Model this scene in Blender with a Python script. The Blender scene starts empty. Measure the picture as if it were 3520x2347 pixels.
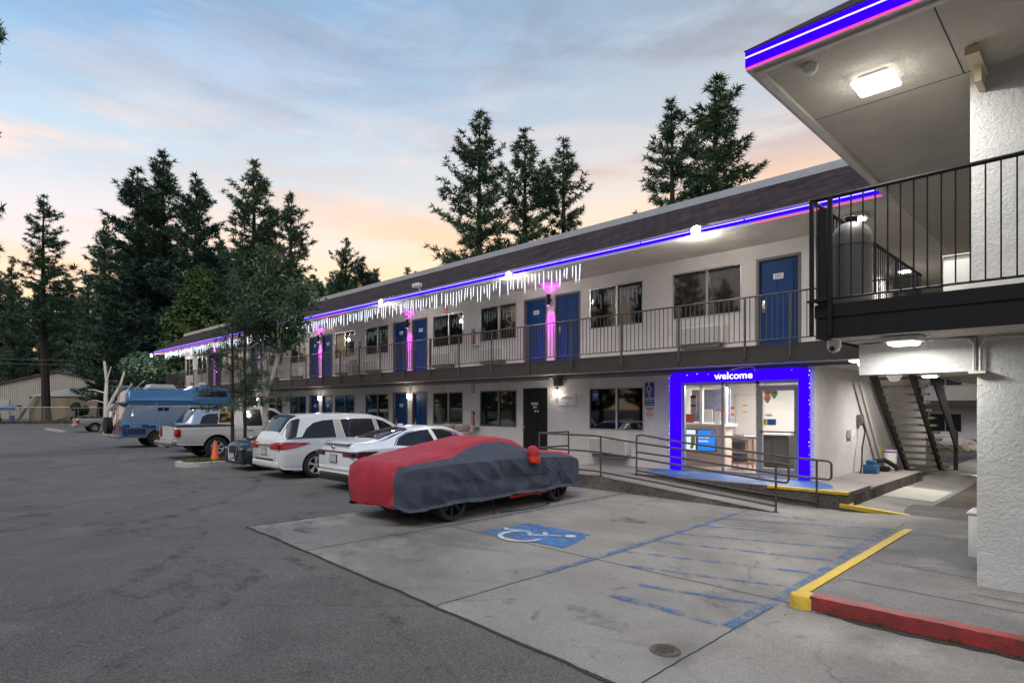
import bpy, bmesh, math, random
import numpy as np
from mathutils import Vector, Matrix, noise as mnoise

C = bpy.context.scene
COL = C.collection
S2 = math.sqrt(.5)
R = math.radians

# ------------------------------------------------------------------ camera
cam_d = bpy.data.cameras.new('camera')
cam = bpy.data.objects.new('camera', cam_d); COL.objects.link(cam)
cam.location = (0, 0, 1.9); cam.rotation_euler = (R(90), 0, R(45))
cam_d.sensor_width = 36; cam_d.lens = 21.22; cam_d.shift_y = 0.0644
cam_d.clip_start = .05; cam_d.clip_end = 3000
C.camera = cam
C.view_settings.view_transform = 'Standard'
C.view_settings.look = 'None'
C.view_settings.gamma = 1
C.view_settings.exposure = 0.45
C.view_settings.use_curve_mapping = False

# ------------------------------------------------------------------ world: dusk sky
def srgb(r, g, b):
    f = lambda c: ((c/255+.055)/1.055)**2.4 if c > 10.3 else c/255/12.92
    return (f(r), f(g), f(b), 1)

W = bpy.data.worlds.new('World'); C.world = W; W.use_nodes = True
wt = W.node_tree; wn = wt.nodes; wl = wt.links; wn.clear()
def WN(t, **k):
    n = wn.new(t)
    for a, b in k.items(): setattr(n, a, b)
    return n
def wmath(op, a, b=None, clamp=False):
    n = WN('ShaderNodeMath', operation=op); n.use_clamp = clamp
    for i, v in enumerate((a, b)):
        if v is None: continue
        if isinstance(v, (int, float)): n.inputs[i].default_value = v
        else: wl.new(v, n.inputs[i])
    return n.outputs[0]
def wramp(fac, stops, interp='EASE'):
    n = WN('ShaderNodeValToRGB'); n.color_ramp.interpolation = interp
    e = n.color_ramp.elements
    while len(e) < len(stops): e.new(.5)
    for el, (p, c) in zip(e, stops): el.position = p; el.color = c
    wl.new(fac, n.inputs[0]); return n.outputs[0]
def wmix(fac, a, b):
    n = WN('ShaderNodeMix', data_type='RGBA')
    if isinstance(fac, (int, float)): n.inputs[0].default_value = fac
    else: wl.new(fac, n.inputs[0])
    for i, v in ((6, a), (7, b)):
        if isinstance(v, tuple): n.inputs[i].default_value = v
        else: wl.new(v, n.inputs[i])
    return n.outputs[2]
tc = WN('ShaderNodeTexCoord'); sep = WN('ShaderNodeSeparateXYZ'); wl.new(tc.outputs['Generated'], sep.inputs[0])
sx, sy, sz = sep.outputs
el = wmath('MAXIMUM', sz, 0.0)
hx = wmath('SQRT', wmath('ADD', wmath('MULTIPLY', sx, sx), wmath('MULTIPLY', sy, sy)))
az = wmath('DIVIDE', wmath('MULTIPLY', wmath('ADD', sx, sy), S2), wmath('MAXIMUM', hx, .001))
azf = wmath('ADD', wmath('MULTIPLY', az, .9), .62, True)         # 0 left .. 1 right
left = wramp(el, [(0, srgb(226, 190, 150)), (.13, srgb(222, 194, 166)), (.24, srgb(198, 192, 196)), (.35, srgb(160, 180, 196)), (.50, srgb(110, 150, 186)), (1, srgb(86, 124, 168))])
right = wramp(el, [(0, srgb(240, 204, 112)), (.18, srgb(238, 200, 124)), (.27, srgb(224, 190, 150)), (.35, srgb(198, 184, 174)), (.44, srgb(162, 166, 172)), (.56, srgb(132, 144, 156)), (1, srgb(90, 118, 155))])
base = wmix(azf, left, right)
# cloud layer on a plane overhead, streaked
comb = WN('ShaderNodeCombineXYZ')
wl.new(wmath('MULTIPLY', az, 1.5), comb.inputs[0]); wl.new(wmath('MULTIPLY', el, 6.5), comb.inputs[1]); wl.new(wmath('MULTIPLY', wmath('ADD', sx, wmath('MULTIPLY', sy, -1.0)), .35), comb.inputs[2])
mp = WN('ShaderNodeMapping'); mp.inputs['Rotation'].default_value = (0, 0, R(5)); mp.inputs['Location'].default_value = (3.1, 1.7, 0)
wl.new(comb.outputs[0], mp.inputs[0])
def cloud(scale, off, lo, hi, rough=.55):
    m2 = WN('ShaderNodeMapping'); m2.inputs['Location'].default_value = off; wl.new(mp.outputs[0], m2.inputs[0])
    n = WN('ShaderNodeTexNoise'); n.inputs['Scale'].default_value = scale; n.inputs['Detail'].default_value = 6; n.inputs['Roughness'].default_value = rough; n.inputs['Distortion'].default_value = .35
    wl.new(m2.outputs[0], n.inputs[0])
    r = WN('ShaderNodeMapRange', interpolation_type='SMOOTHSTEP'); r.inputs[1].default_value = lo; r.inputs[2].default_value = hi
    wl.new(n.outputs[0], r.inputs[0]); return r.outputs[0]
c1 = cloud(1.7, (0, 0, 0), .49, .65, .6)
c2 = cloud(1.7, (7.3, 2.2, 4), .45, .64, .6)
glowcol = wramp(el, [(0, srgb(250, 200, 110)), (.2, srgb(240, 176, 122)), (.34, srgb(232, 190, 160)), (.55, srgb(190, 196, 212)), (1, srgb(150, 165, 190))])
darkcol = wramp(el, [(0, srgb(238, 192, 122)), (.2, srgb(232, 182, 122)), (.31, srgb(204, 164, 134)), (.40, srgb(142, 136, 146)), (.6, srgb(108, 114, 128)), (1, srgb(100, 115, 140))])
fade = wramp(el, [(0, (.3, .3, .3, 1)), (.1, (.8, .8, .8, 1)), (.6, (.75, .75, .75, 1)), (1, (.4, .4, .4, 1))])
hi_ = wramp(el, [(0, (1, 1, 1, 1)), (.33, (1, 1, 1, 1)), (.43, (.35, .35, .35, 1)), (1, (.25, .25, .25, 1))])
s1 = wmix(wmath('MULTIPLY', wmath('MULTIPLY', wmath('MULTIPLY', c1, .65), fade), hi_), base, glowcol)
s2 = wmix(wmath('MULTIPLY', wmath('MULTIPLY', wmath('MULTIPLY', c2, .85), fade), wmath('ADD', wmath('MULTIPLY', azf, .65), .35)), s1, darkcol)
# the sky opposite the sunset is a dull blue grey
fwd = wmath('DIVIDE', wmath('MULTIPLY', wmath('SUBTRACT', sy, sx), S2), wmath('MAXIMUM', hx, .001))
bk = wmath('MULTIPLY', wmath('SUBTRACT', wmath('MULTIPLY', fwd, -1.6), .1), .9, True)
s2 = wmix(bk, s2, wramp(el, [(0, srgb(124, 122, 136)), (.3, srgb(132, 142, 160)), (.8, srgb(120, 145, 175)), (1, srgb(86, 124, 168))]))
bg = WN('ShaderNodeBackground'); bg.inputs[1].default_value = 1.26
wl.new(s2, bg.inputs[0])
wo = WN('ShaderNodeOutputWorld'); wl.new(bg.outputs[0], wo.inputs[0])

# ------------------------------------------------------------------ sun: faint soft dusk light from the open sky behind the camera
sd = bpy.data.lights.new('sun', 'SUN'); sd.energy = 1.4; sd.angle = R(35); sd.color = (1, .86, .72)
sun = bpy.data.objects.new('sun', sd); COL.objects.link(sun)
sun.rotation_euler = Vector((-.25, .75, -1.0)).to_track_quat('-Z', 'Y').to_euler()

# ------------------------------------------------------------------ materials
MATS = {}
def nd(nt, t, **k):
    n = nt.nodes.new(t)
    for a, b in k.items(): setattr(n, a, b)
    return n
def M(name, col, rough=.6, metal=0.0, var=0.0, vscale=3.0, bump=0.0, bscale=60.0, spec=.5, coat=0.0, col2=None, thr=(.4, .65), emit=None, estr=0.0, alpha_noise=None, detail=6):
    """principled material; var = brightness variation, col2 = second colour through a noise mask, alpha_noise = worn-paint mask"""
    if name in MATS: return MATS[name]
    m = bpy.data.materials.new(name); m.use_nodes = True; MATS[name] = m
    nt = m.node_tree; b = nt.nodes['Principled BSDF']; L = nt.links
    c = tuple(col[:3])+(1,)
    b.inputs['Base Color'].default_value = c; b.inputs['Roughness'].default_value = rough
    b.inputs['Metallic'].default_value = metal; b.inputs['Specular IOR Level'].default_value = spec
    if coat: b.inputs['Coat Weight'].default_value = coat; b.inputs['Coat Roughness'].default_value = .04
    if emit: b.inputs['Emission Color'].default_value = tuple(emit[:3])+(1,); b.inputs['Emission Strength'].default_value = estr
    tcn = nd(nt, 'ShaderNodeTexCoord'); co = tcn.outputs['Object']
    out = None
    if col2 is not None:
        n = nd(nt, 'ShaderNodeTexNoise'); n.inputs['Scale'].default_value = vscale; n.inputs['Detail'].default_value = detail; n.inputs['Roughness'].default_value = .6; L.new(co, n.inputs[0])
        r = nd(nt, 'ShaderNodeMapRange'); r.inputs[1].default_value = thr[0]; r.inputs[2].default_value = thr[1]; L.new(n.outputs[0], r.inputs[0])
        mx = nd(nt, 'ShaderNodeMix', data_type='RGBA'); L.new(r.outputs[0], mx.inputs[0]); mx.inputs[6].default_value = c; mx.inputs[7].default_value = tuple(col2[:3])+(1,)
        out = mx.outputs[2]
    if var:
        n = nd(nt, 'ShaderNodeTexNoise'); n.inputs['Scale'].default_value = vscale*2.3; n.inputs['Detail'].default_value = 8; n.inputs['Roughness'].default_value = .65; L.new(co, n.inputs[0])
        r = nd(nt, 'ShaderNodeMapRange'); r.inputs[1].default_value = .25; r.inputs[2].default_value = .75; r.inputs[3].default_value = 1-var; r.inputs[4].default_value = 1+var; L.new(n.outputs[0], r.inputs[0])
        mx = nd(nt, 'ShaderNodeMix', data_type='RGBA', blend_type='MULTIPLY'); mx.inputs[0].default_value = 1
        if out: L.new(out, mx.inputs[6])
        else: mx.inputs[6].default_value = c
        L.new(r.outputs[0], mx.inputs[7]); out = mx.outputs[2]
    if out: L.new(out, b.inputs['Base Color'])
    if bump:
        n = nd(nt, 'ShaderNodeTexNoise'); n.inputs['Scale'].default_value = bscale; n.inputs['Detail'].default_value = 4; L.new(co, n.inputs[0])
        bp = nd(nt, 'ShaderNodeBump'); bp.inputs['Strength'].default_value = 1; bp.inputs['Distance'].default_value = bump; L.new(n.outputs[0], bp.inputs['Height']); L.new(bp.outputs[0], b.inputs['Normal'])
    if alpha_noise:
        sc, lo, hi = alpha_noise
        n = nd(nt, 'ShaderNodeTexNoise'); n.inputs['Scale'].default_value = sc; n.inputs['Detail'].default_value = 9; n.inputs['Roughness'].default_value = .72; L.new(co, n.inputs[0])
        r = nd(nt, 'ShaderNodeMapRange'); r.inputs[1].default_value = lo; r.inputs[2].default_value = hi; L.new(n.outputs[0], r.inputs[0]); L.new(r.outputs[0], b.inputs['Alpha'])
    return m
def EM(name, col, s):
    if name in MATS: return MATS[name]
    m = bpy.data.materials.new(name); m.use_nodes = True; MATS[name] = m
    nt = m.node_tree; nt.nodes.clear()
    e = nd(nt, 'ShaderNodeEmission'); e.inputs[0].default_value = tuple(col[:3])+(1,); e.inputs[1].default_value = s
    o = nd(nt, 'ShaderNodeOutputMaterial'); nt.links.new(e.outputs[0], o.inputs[0]); return m

def stucco(name, col, patch, fine, scale=9.0):
    """hand-trowelled stucco: smooth plateaus with broken ridges plus fine grain"""
    m = M(name, col, rough=.9, var=.12, vscale=.9, spec=.25)
    nt = m.node_tree; L = nt.links; b = nt.nodes['Principled BSDF']
    tcn = nd(nt, 'ShaderNodeTexCoord'); co = tcn.outputs['Object']
    w = nd(nt, 'ShaderNodeTexNoise'); w.inputs['Scale'].default_value = scale; w.inputs['Detail'].default_value = 6; w.inputs['Distortion'].default_value = .5; w.inputs['Roughness'].default_value = .6; L.new(co, w.inputs[0])
    r = nd(nt, 'ShaderNodeMapRange', interpolation_type='SMOOTHSTEP'); r.inputs[1].default_value = .40; r.inputs[2].default_value = .58; L.new(w.outputs[0], r.inputs[0])
    f = nd(nt, 'ShaderNodeTexNoise'); f.inputs['Scale'].default_value = scale*7; f.inputs['Detail'].default_value = 5; L.new(co, f.inputs[0])
    mm = nd(nt, 'ShaderNodeMath', operation='MULTIPLY'); mm.inputs[1].default_value = fine; L.new(f.outputs[0], mm.inputs[0])
    m2 = nd(nt, 'ShaderNodeMath', operation='MULTIPLY_ADD'); m2.inputs[1].default_value = patch; L.new(r.outputs[0], m2.inputs[0]); L.new(mm.outputs[0], m2.inputs[2])
    bp = nd(nt, 'ShaderNodeBump'); bp.inputs['Distance'].default_value = 1.0; bp.inputs['Strength'].default_value = 1; L.new(m2.outputs[0], bp.inputs['Height']); L.new(bp.outputs[0], b.inputs['Normal'])
    return m

def ground_mat(name, base, dark, light, speck, bump, cracks=True, rough=.88, stain=.45):
    m = bpy.data.materials.new(name); m.use_nodes = True; MATS[name] = m
    nt = m.node_tree; L = nt.links; b = nt.nodes['Principled BSDF']
    co = nd(nt, 'ShaderNodeTexCoord').outputs['Object']
    def noise(s, d=8, r=.6, dist=0):
        n = nd(nt, 'ShaderNodeTexNoise'); n.inputs['Scale'].default_value = s; n.inputs['Detail'].default_value = d; n.inputs['Roughness'].default_value = r; n.inputs['Distortion'].default_value = dist; L.new(co, n.inputs[0]); return n.outputs[0]
    def rng(v, a, c, lo=0, hi=1):
        r = nd(nt, 'ShaderNodeMapRange'); r.inputs[1].default_value = a; r.inputs[2].default_value = c; r.inputs[3].default_value = lo; r.inputs[4].default_value = hi; L.new(v, r.inputs[0]); return r.outputs[0]
    def mix(f, a, c, bt='MIX'):
        n = nd(nt, 'ShaderNodeMix', data_type='RGBA', blend_type=bt)
        if isinstance(f, float): n.inputs[0].default_value = f
        else: L.new(f, n.inputs[0])
        for i, v in ((6, a), (7, c)):
            if isinstance(v, tuple): n.inputs[i].default_value = v+(1,) if len(v) == 3 else v
            else: L.new(v, n.inputs[i])
        return n.outputs[2]
    c1 = mix(rng(noise(.35, 6, .6, .5), .35, .68), base, dark)
    c2 = mix(rng(noise(.9, 9, .7), .52, .75, 0, .8), c1, light)
    c2 = mix(rng(noise(.62, 5, .55, 1.0), .56, .72, 0, stain), c2, tuple(x*.42 for x in dark))
    c2 = mix(rng(noise(2.6, 4, .6, .6), .63, .72, 0, stain), c2, tuple(x*.5 for x in dark))
    g = rng(noise(85, 3, .8), .3, .7, 1-speck*1.5, 1+speck*1.5)
    c3 = mix(1.0, c2, g, 'MULTIPLY')
    g2 = rng(noise(38, 5, .7), .3, .7, 1-speck*.8, 1+speck*.8)
    c3 = mix(1.0, c3, g2, 'MULTIPLY')
    sp = rng(noise(95, 2, .5), .70, .78, 0, .55)
    c3 = mix(sp, c3, tuple(min(1, x*1.9) for x in light))
    if cracks:
        v = nd(nt, 'ShaderNodeTexVoronoi', feature='DISTANCE_TO_EDGE'); v.inputs['Scale'].default_value = .22
        wv = nd(nt, 'ShaderNodeVectorMath', operation='ADD'); n3 = nd(nt, 'ShaderNodeTexNoise'); n3.inputs['Scale'].default_value = 1.1; n3.inputs['Detail'].default_value = 8; L.new(co, n3.inputs[0])
        L.new(co, wv.inputs[0]); L.new(n3.outputs['Color'], wv.inputs[1]); L.new(wv.outputs[0], v.inputs['Vector'])
        cr = rng(v.outputs['Distance'], .0, .0045, 1, 0)
        msk = rng(noise(.5, 3), .46, .56)
        mm = nd(nt, 'ShaderNodeMath', operation='MULTIPLY'); L.new(cr, mm.inputs[0]); L.new(msk, mm.inputs[1])
        m3 = nd(nt, 'ShaderNodeMath', operation='MULTIPLY'); m3.inputs[1].default_value = .5; L.new(mm.outputs[0], m3.inputs[0])
        c3 = mix(m3.outputs[0], c3, tuple(x*.3 for x in dark))
    L.new(c3, b.inputs['Base Color'])
    rr = rng(noise(1.4, 6), .35, .7, rough-.22, rough+.05); L.new(rr, b.inputs['Roughness'])
    b.inputs['Specular IOR Level'].default_value = .35
    bp = nd(nt, 'ShaderNodeBump'); bp.inputs['Distance'].default_value = bump; bp.inputs['Strength'].default_value = 1
    L.new(noise(130, 4, .7), bp.inputs['Height']); L.new(bp.outputs[0], b.inputs['Normal'])
    return m

def shingle_mat():
    m = bpy.data.materials.new('asphalt_shingles'); m.use_nodes = True
    nt = m.node_tree; L = nt.links; b = nt.nodes['Principled BSDF']
    uv = nd(nt, 'ShaderNodeTexCoord').outputs['UV']
    br = nd(nt, 'ShaderNodeTexBrick'); br.inputs['Scale'].default_value = 1; br.inputs['Brick Width'].default_value = .32; br.inputs['Row Height'].default_value = .125; br.inputs['Mortar Size'].default_value = .012; br.inputs['Mortar Smooth'].default_value = .2
    br.inputs['Color1'].default_value = (.066, .042, .042, 1); br.inputs['Color2'].default_value = (.034, .024, .026, 1); br.inputs['Mortar'].default_value = (.012, .009, .01, 1)
    L.new(uv, br.inputs['Vector'])
    n = nd(nt, 'ShaderNodeTexNoise'); n.inputs['Scale'].default_value = 1.6; n.inputs['Detail'].default_value = 8; L.new(uv, n.inputs[0])
    r = nd(nt, 'ShaderNodeMapRange'); r.inputs[1].default_value = .3; r.inputs[2].default_value = .7; r.inputs[3].default_value = .65; r.inputs[4].default_value = 1.35; L.new(n.outputs[0], r.inputs[0])
    mx = nd(nt, 'ShaderNodeMix', data_type='RGBA', blend_type='MULTIPLY'); mx.inputs[0].default_value = 1; L.new(br.outputs[0], mx.inputs[6]); L.new(r.outputs[0], mx.inputs[7])
    L.new(mx.outputs[2], b.inputs['Base Color']); b.inputs['Roughness'].default_value = .9; b.inputs['Specular IOR Level'].default_value = .25
    bp = nd(nt, 'ShaderNodeBump'); bp.inputs['Distance'].default_value = .02; bp.inputs['Strength'].default_value = 1; L.new(br.outputs['Fac'], bp.inputs['Height']); bp.invert = True; L.new(bp.outputs[0], b.inputs['Normal'])
    return m

def glass_mat(name, tint, transp, rough=.03):
    """window glass without refraction: mirror reflection over a tinted see-through sheet"""
    m = bpy.data.materials.new(name); m.use_nodes = True; MATS[name] = m
    nt = m.node_tree; L = nt.links; nt.nodes.clear()
    t = nd(nt, 'ShaderNodeBsdfTransparent'); t.inputs[0].default_value = tuple(transp)+(1,)
    g = nd(nt, 'ShaderNodeBsdfGlossy'); g.inputs[0].default_value = tuple(tint)+(1,); g.inputs[1].default_value = rough
    f = nd(nt, 'ShaderNodeFresnel'); f.inputs[0].default_value = 1.55
    a = nd(nt, 'ShaderNodeMath', operation='MULTIPLY_ADD'); a.inputs[1].default_value = 1.15; a.inputs[2].default_value = .03; a.use_clamp = True
    L.new(f.outputs[0], a.inputs[0])
    x = nd(nt, 'ShaderNodeMixShader'); L.new(a.outputs[0], x.inputs[0]); L.new(t.outputs[0], x.inputs[1]); L.new(g.outputs[0], x.inputs[2])
    o = nd(nt, 'ShaderNodeOutputMaterial'); L.new(x.outputs[0], o.inputs[0]); return m

def foliage_mat(name, a, c, scale=.6):
    m = bpy.data.materials.new(name); m.use_nodes = True; MATS[name] = m
    nt = m.node_tree; L = nt.links; b = nt.nodes['Principled BSDF']
    co = nd(nt, 'ShaderNodeTexCoord').outputs['Object']
    n = nd(nt, 'ShaderNodeTexNoise'); n.inputs['Scale'].default_value = scale; n.inputs['Detail'].default_value = 5; L.new(co, n.inputs[0])
    r = nd(nt, 'ShaderNodeMapRange'); r.inputs[1].default_value = .35; r.inputs[2].default_value = .65; L.new(n.outputs[0], r.inputs[0])
    oi = nd(nt, 'ShaderNodeObjectInfo')
    ad = nd(nt, 'ShaderNodeMath', operation='MULTIPLY_ADD'); ad.inputs[1].default_value = .5; L.new(oi.outputs['Random'], ad.inputs[0]); L.new(r.outputs[0], ad.inputs[2])
    sb = nd(nt, 'ShaderNodeMath', operation='SUBTRACT'); sb.inputs[1].default_value = .25; sb.use_clamp = True; L.new(ad.outputs[0], sb.inputs[0])
    mx = nd(nt, 'ShaderNodeMix', data_type='RGBA'); L.new(sb.outputs[0], mx.inputs[0]); mx.inputs[6].default_value = tuple(a)+(1,); mx.inputs[7].default_value = tuple(c)+(1,)
    L.new(mx.outputs[2], b.inputs['Base Color']); b.inputs['Roughness'].default_value = .7; b.inputs['Specular IOR Level'].default_value = .25
    return m

# ------------------------------------------------------------------ mesh helpers
class MB:
    def __init__(s): s.v = []; s.f = []; s.m = []; s.sm = []; s.uv = {}
    def add(s, vs, fs, m=0, smooth=False):
        o = len(s.v); s.v += [tuple(p) for p in vs]
        for f in fs: s.f.append(tuple(i+o for i in f)); s.m.append(m); s.sm.append(smooth)
        return s
    def box(s, x0, x1, y0, y1, z0, z1, m=0):
        return s.add([(x0,y0,z0),(x1,y0,z0),(x1,y1,z0),(x0,y1,z0),(x0,y0,z1),(x1,y0,z1),(x1,y1,z1),(x0,y1,z1)],
                     [(0,3,2,1),(4,5,6,7),(0,1,5,4),(1,2,6,5),(2,3,7,6),(3,0,4,7)], m)
    def rbox(s, x0, x1, y0, y1, z0, z1, r=.02, m=0, seg=2):
        bm = bmesh.new(); bmesh.ops.create_cube(bm, size=1)
        for v in bm.verts: v.co = ((x0+x1)/2+v.co.x*(x1-x0), (y0+y1)/2+v.co.y*(y1-y0), (z0+z1)/2+v.co.z*(z1-z0))
        bmesh.ops.bevel(bm, geom=bm.edges[:], offset=min(r, .49*min(x1-x0, y1-y0, z1-z0)), segments=seg, affect='EDGES', profile=.5)
        bm.verts.index_update()
        s.add([v.co[:] for v in bm.verts], [[v.index for v in f.verts] for f in bm.faces], m, True); bm.free(); return s
    def quad(s, a, b, c, d, m=0, uv=None):
        if uv: s.uv[len(s.f)] = uv
        return s.add([a, b, c, d], [(0,1,2,3)], m)
    def poly(s, pts, m=0): return s.add(pts, [tuple(range(len(pts)))], m)
    def prism(s, pts, dv, m=0):
        n = len(pts); q = [tuple(np.add(p, dv)) for p in pts]
        return s.add(list(pts)+q, [tuple(range(n-1,-1,-1)), tuple(range(n,2*n))]+[(i,(i+1)%n,(i+1)%n+n,i+n) for i in range(n)], m)
    def tube(s, pts, r, n=8, m=0, caps=True):
        P = [Vector(p) for p in pts]; rr = r if isinstance(r, (list, tuple)) else [r]*len(P)
        rings = []; up = None
        for i, p in enumerate(P):
            t = (P[min(i+1,len(P)-1)]-P[max(i-1,0)]).normalized()
            if up is None or abs(t.dot(up)) > .98: up = Vector((0,0,1)) if abs(t.z) < .9 else Vector((1,0,0))
            a = t.cross(up).normalized(); b = a.cross(t); up = b
            rings.append([p+(a*math.cos(k*2*math.pi/n)+b*math.sin(k*2*math.pi/n))*rr[i] for k in range(n)])
        vs = [v for g in rings for v in g]; fs = []
        for i in range(len(P)-1):
            for k in range(n): fs.append((i*n+k, i*n+(k+1)%n, (i+1)*n+(k+1)%n, (i+1)*n+k))
        if caps: fs += [tuple(range(n-1,-1,-1)), tuple((len(P)-1)*n+k for k in range(n))]
        return s.add(vs, fs, m, True)
    def cyl(s, a, b, r0, r1=None, n=16, m=0): return s.tube([a, b], [r0, r0 if r1 is None else r1], n, m)
    def lathe(s, prof, c=(0,0,0), axis='z', n=24, m=0):
        vs = []; k = len(prof)
        for i in range(n):
            a = 2*math.pi*i/n
            for r, h in prof:
                p = (r*math.cos(a), r*math.sin(a), h) if axis == 'z' else ((h, r*math.cos(a), r*math.sin(a)) if axis == 'x' else (r*math.sin(a), h, r*math.cos(a)))
                vs.append((p[0]+c[0], p[1]+c[1], p[2]+c[2]))
        fs = [(i*k+j, ((i+1)%n)*k+j, ((i+1)%n)*k+j+1, i*k+j+1) for i in range(n) for j in range(k-1)]
        return s.add(vs, fs, m, True)
    def grid(s, f, nu, nv, m=0, smooth=True):
        vs = [f(i/nu, j/nv) for i in range(nu+1) for j in range(nv+1)]
        return s.add(vs, [(i*(nv+1)+j, (i+1)*(nv+1)+j, (i+1)*(nv+1)+j+1, i*(nv+1)+j+1) for i in range(nu) for j in range(nv)], m, smooth)
    def mesh(s, name, mats):
        me = bpy.data.meshes.new(name); me.from_pydata([tuple(map(float, p)) for p in s.v], [], s.f)
        if not isinstance(mats, (list, tuple)): mats = [mats]
        for m in mats: me.materials.append(m)
        me.polygons.foreach_set('material_index', s.m); me.polygons.foreach_set('use_smooth', s.sm)
        if s.uv:
            ul = me.uv_layers.new(name='uv')
            for fi, uvs in s.uv.items():
                for li, u in zip(me.polygons[fi].loop_indices, uvs): ul.data[li].uv = u
        me.update()
        if any(s.sm):
            try: me.set_sharp_from_angle(angle=R(38))
            except Exception: pass
        return me
    pair = False
    def build(s, name, mats, parent=None, world=False, kind=None):
        if s.pair:                                   # mirrored pieces become one part each
            out = None
            for sg in (-1, 1):
                h = MB(); used = {}
                for f, m, sm in zip(s.f, s.m, s.sm):
                    if sum(s.v[i][0] for i in f)*sg <= 0: continue
                    nf = []
                    for i in f:
                        if i not in used: used[i] = len(h.v); h.v.append(s.v[i])
                        nf.append(used[i])
                    h.f.append(tuple(nf)); h.m.append(m); h.sm.append(sm)
                out = link(name, h.mesh(name, mats), parent, world, kind)
            return out
        return link(name, s.mesh(name, mats), parent, world, kind)
def link(name, data, parent=None, world=False, kind=None):
    o = bpy.data.objects.new(name, data); COL.objects.link(o)
    if parent:
        o.parent = parent
        if world: o.matrix_parent_inverse = parent_mat(parent).inverted()
    if kind: o['kind'] = kind
    return o
def parent_mat(p):
    m = Matrix.LocRotScale(p.location, p.rotation_euler, p.scale)
    return parent_mat(p.parent) @ p.matrix_parent_inverse @ m if p.parent else m
def tag(o, label, cat, group=None):
    o['label'] = label; o['category'] = cat
    if group: o['group'] = group
    return o
def thing(name, label, cat, loc=(0,0,0), rz=0.0, group=None):
    o = bpy.data.objects.new(name, None); COL.objects.link(o); o.empty_display_size = .2
    o.location = loc; o.rotation_euler = (0, 0, rz); return tag(o, label, cat, group)
def dup(root, loc, rz=None, label=None, group=None, scale=None):
    def cp(o, par):
        c = o.copy(); COL.objects.link(c)
        if par: c.parent = par
        for ch in KIDS(o): cp(ch, c)
        return c
    r = cp(root, None); r.location = loc
    if rz is not None: r.rotation_euler = (0, 0, rz)
    if label: r['label'] = label
    if group: r['group'] = group
    if scale: r.scale = scale
    return r
def KIDS(o): return list(o.children)
def lamp(kind, name, loc, power, col, parent, size=.3, aim=None, spot=None, blend=.5, size_y=None):
    d = bpy.data.lights.new(name, kind); d.energy = power; d.color = col
    if kind == 'AREA':
        d.size = size
        if size_y: d.shape = 'RECTANGLE'; d.size_y = size_y
    else: d.shadow_soft_size = size
    if spot: d.spot_size = R(spot); d.spot_blend = blend
    o = bpy.data.objects.new(name, d); COL.objects.link(o); o.location = loc
    if aim: o.rotation_euler = Vector(aim).to_track_quat('-Z', 'Y').to_euler()
    if parent: o.parent = parent; o.matrix_parent_inverse = parent_mat(parent).inverted()
    return o
def text_mb(txt, size, origin, right=(1,0,0), up=(0,0,1), depth=.004, align='CENTER', mb=None, sx=1.0, bold=0.0, m=0):
    cu = bpy.data.curves.new('t', 'FONT'); cu.body = txt; cu.size = size; cu.align_x = align; cu.align_y = 'CENTER'; cu.extrude = depth/2; cu.resolution_u = 3; cu.offset = bold
    ob = bpy.data.objects.new('t', cu); COL.objects.link(ob)
    me = bpy.data.meshes.new_from_object(ob.evaluated_get(bpy.context.evaluated_depsgraph_get()))
    r = Vector(right).normalized(); u = Vector(up).normalized(); n = r.cross(u); o = Vector(origin)
    mb = mb or MB()
    mb.add([o+r*v.co.x*sx+u*v.co.y+n*v.co.z for v in me.vertices], [tuple(p.vertices) for p in me.polygons], m)
    bpy.data.objects.remove(ob); bpy.data.curves.remove(cu); bpy.data.meshes.remove(me); return mb

def stroke(mb, pts, w, zf, m=0):
    """flat ribbon along a ground polyline"""
    P = [Vector((p[0], p[1])) for p in pts]; L_ = []
    for i, p in enumerate(P):
        t = (P[min(i+1,len(P)-1)]-P[max(i-1,0)]).normalized(); n = Vector((-t.y, t.x))*w/2
        L_.append((p+n, p-n))
    vs = []
    for a, b in L_: vs += [(a.x, a.y, zf(a.x, a.y)), (b.x, b.y, zf(b.x, b.y))]
    mb.add(vs, [(2*i, 2*i+1, 2*i+3, 2*i+2) for i in range(len(P)-1)], m)
# ------------------------------------------------------------------ shared materials
m_asph = ground_mat('asphalt', (.165,.151,.138), (.138,.126,.116), (.215,.198,.18), .5, .018, stain=.22)
m_conc = ground_mat('concrete', (.27,.252,.225), (.15,.139,.125), (.35,.327,.29), .2, .003, cracks=True, stain=.6)
m_walk = ground_mat('walkway_concrete', (.19,.182,.175), (.115,.11,.108), (.29,.275,.26), .36, .004, cracks=False, stain=.4)
m_path = ground_mat('path_concrete', (.25,.24,.21), (.14,.135,.12), (.33,.32,.29), .2, .004, cracks=False, stain=.5)
m_rampc = ground_mat('ramp_concrete', (.30,.27,.25), (.2,.18,.17), (.36,.33,.31), .18, .004, cracks=False)
m_agg = ground_mat('dark_aggregate', (.15,.135,.118), (.07,.063,.056), (.27,.24,.205), .8, .02, cracks=False)
m_earth = ground_mat('forest_earth', (.16,.125,.095), (.085,.075,.06), (.23,.19,.15), .5, .03, cracks=False)
m_joint = M('joint_dark', (.035,.033,.03), rough=1)
m_stuc = stucco('stucco_wall', (.55,.52,.505), .004, .005, 18)
m_stucw = stucco('stucco_trowelled', (.47,.475,.46), .0036, .004, 26)
m_soff = stucco('stucco_soffit', (.58,.55,.50), .006, .006, 24)
m_soffw = stucco('stucco_soffit_beige', (.43,.40,.345), .006, .006, 24)
m_shing = shingle_mat()
m_cap = M('galvanised_cap', (.42,.44,.46), rough=.45, metal=.5, var=.12, vscale=1)
m_brown = M('dark_brown_paint', (.034,.028,.026), rough=.6, var=.25, vscale=2)
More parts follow.
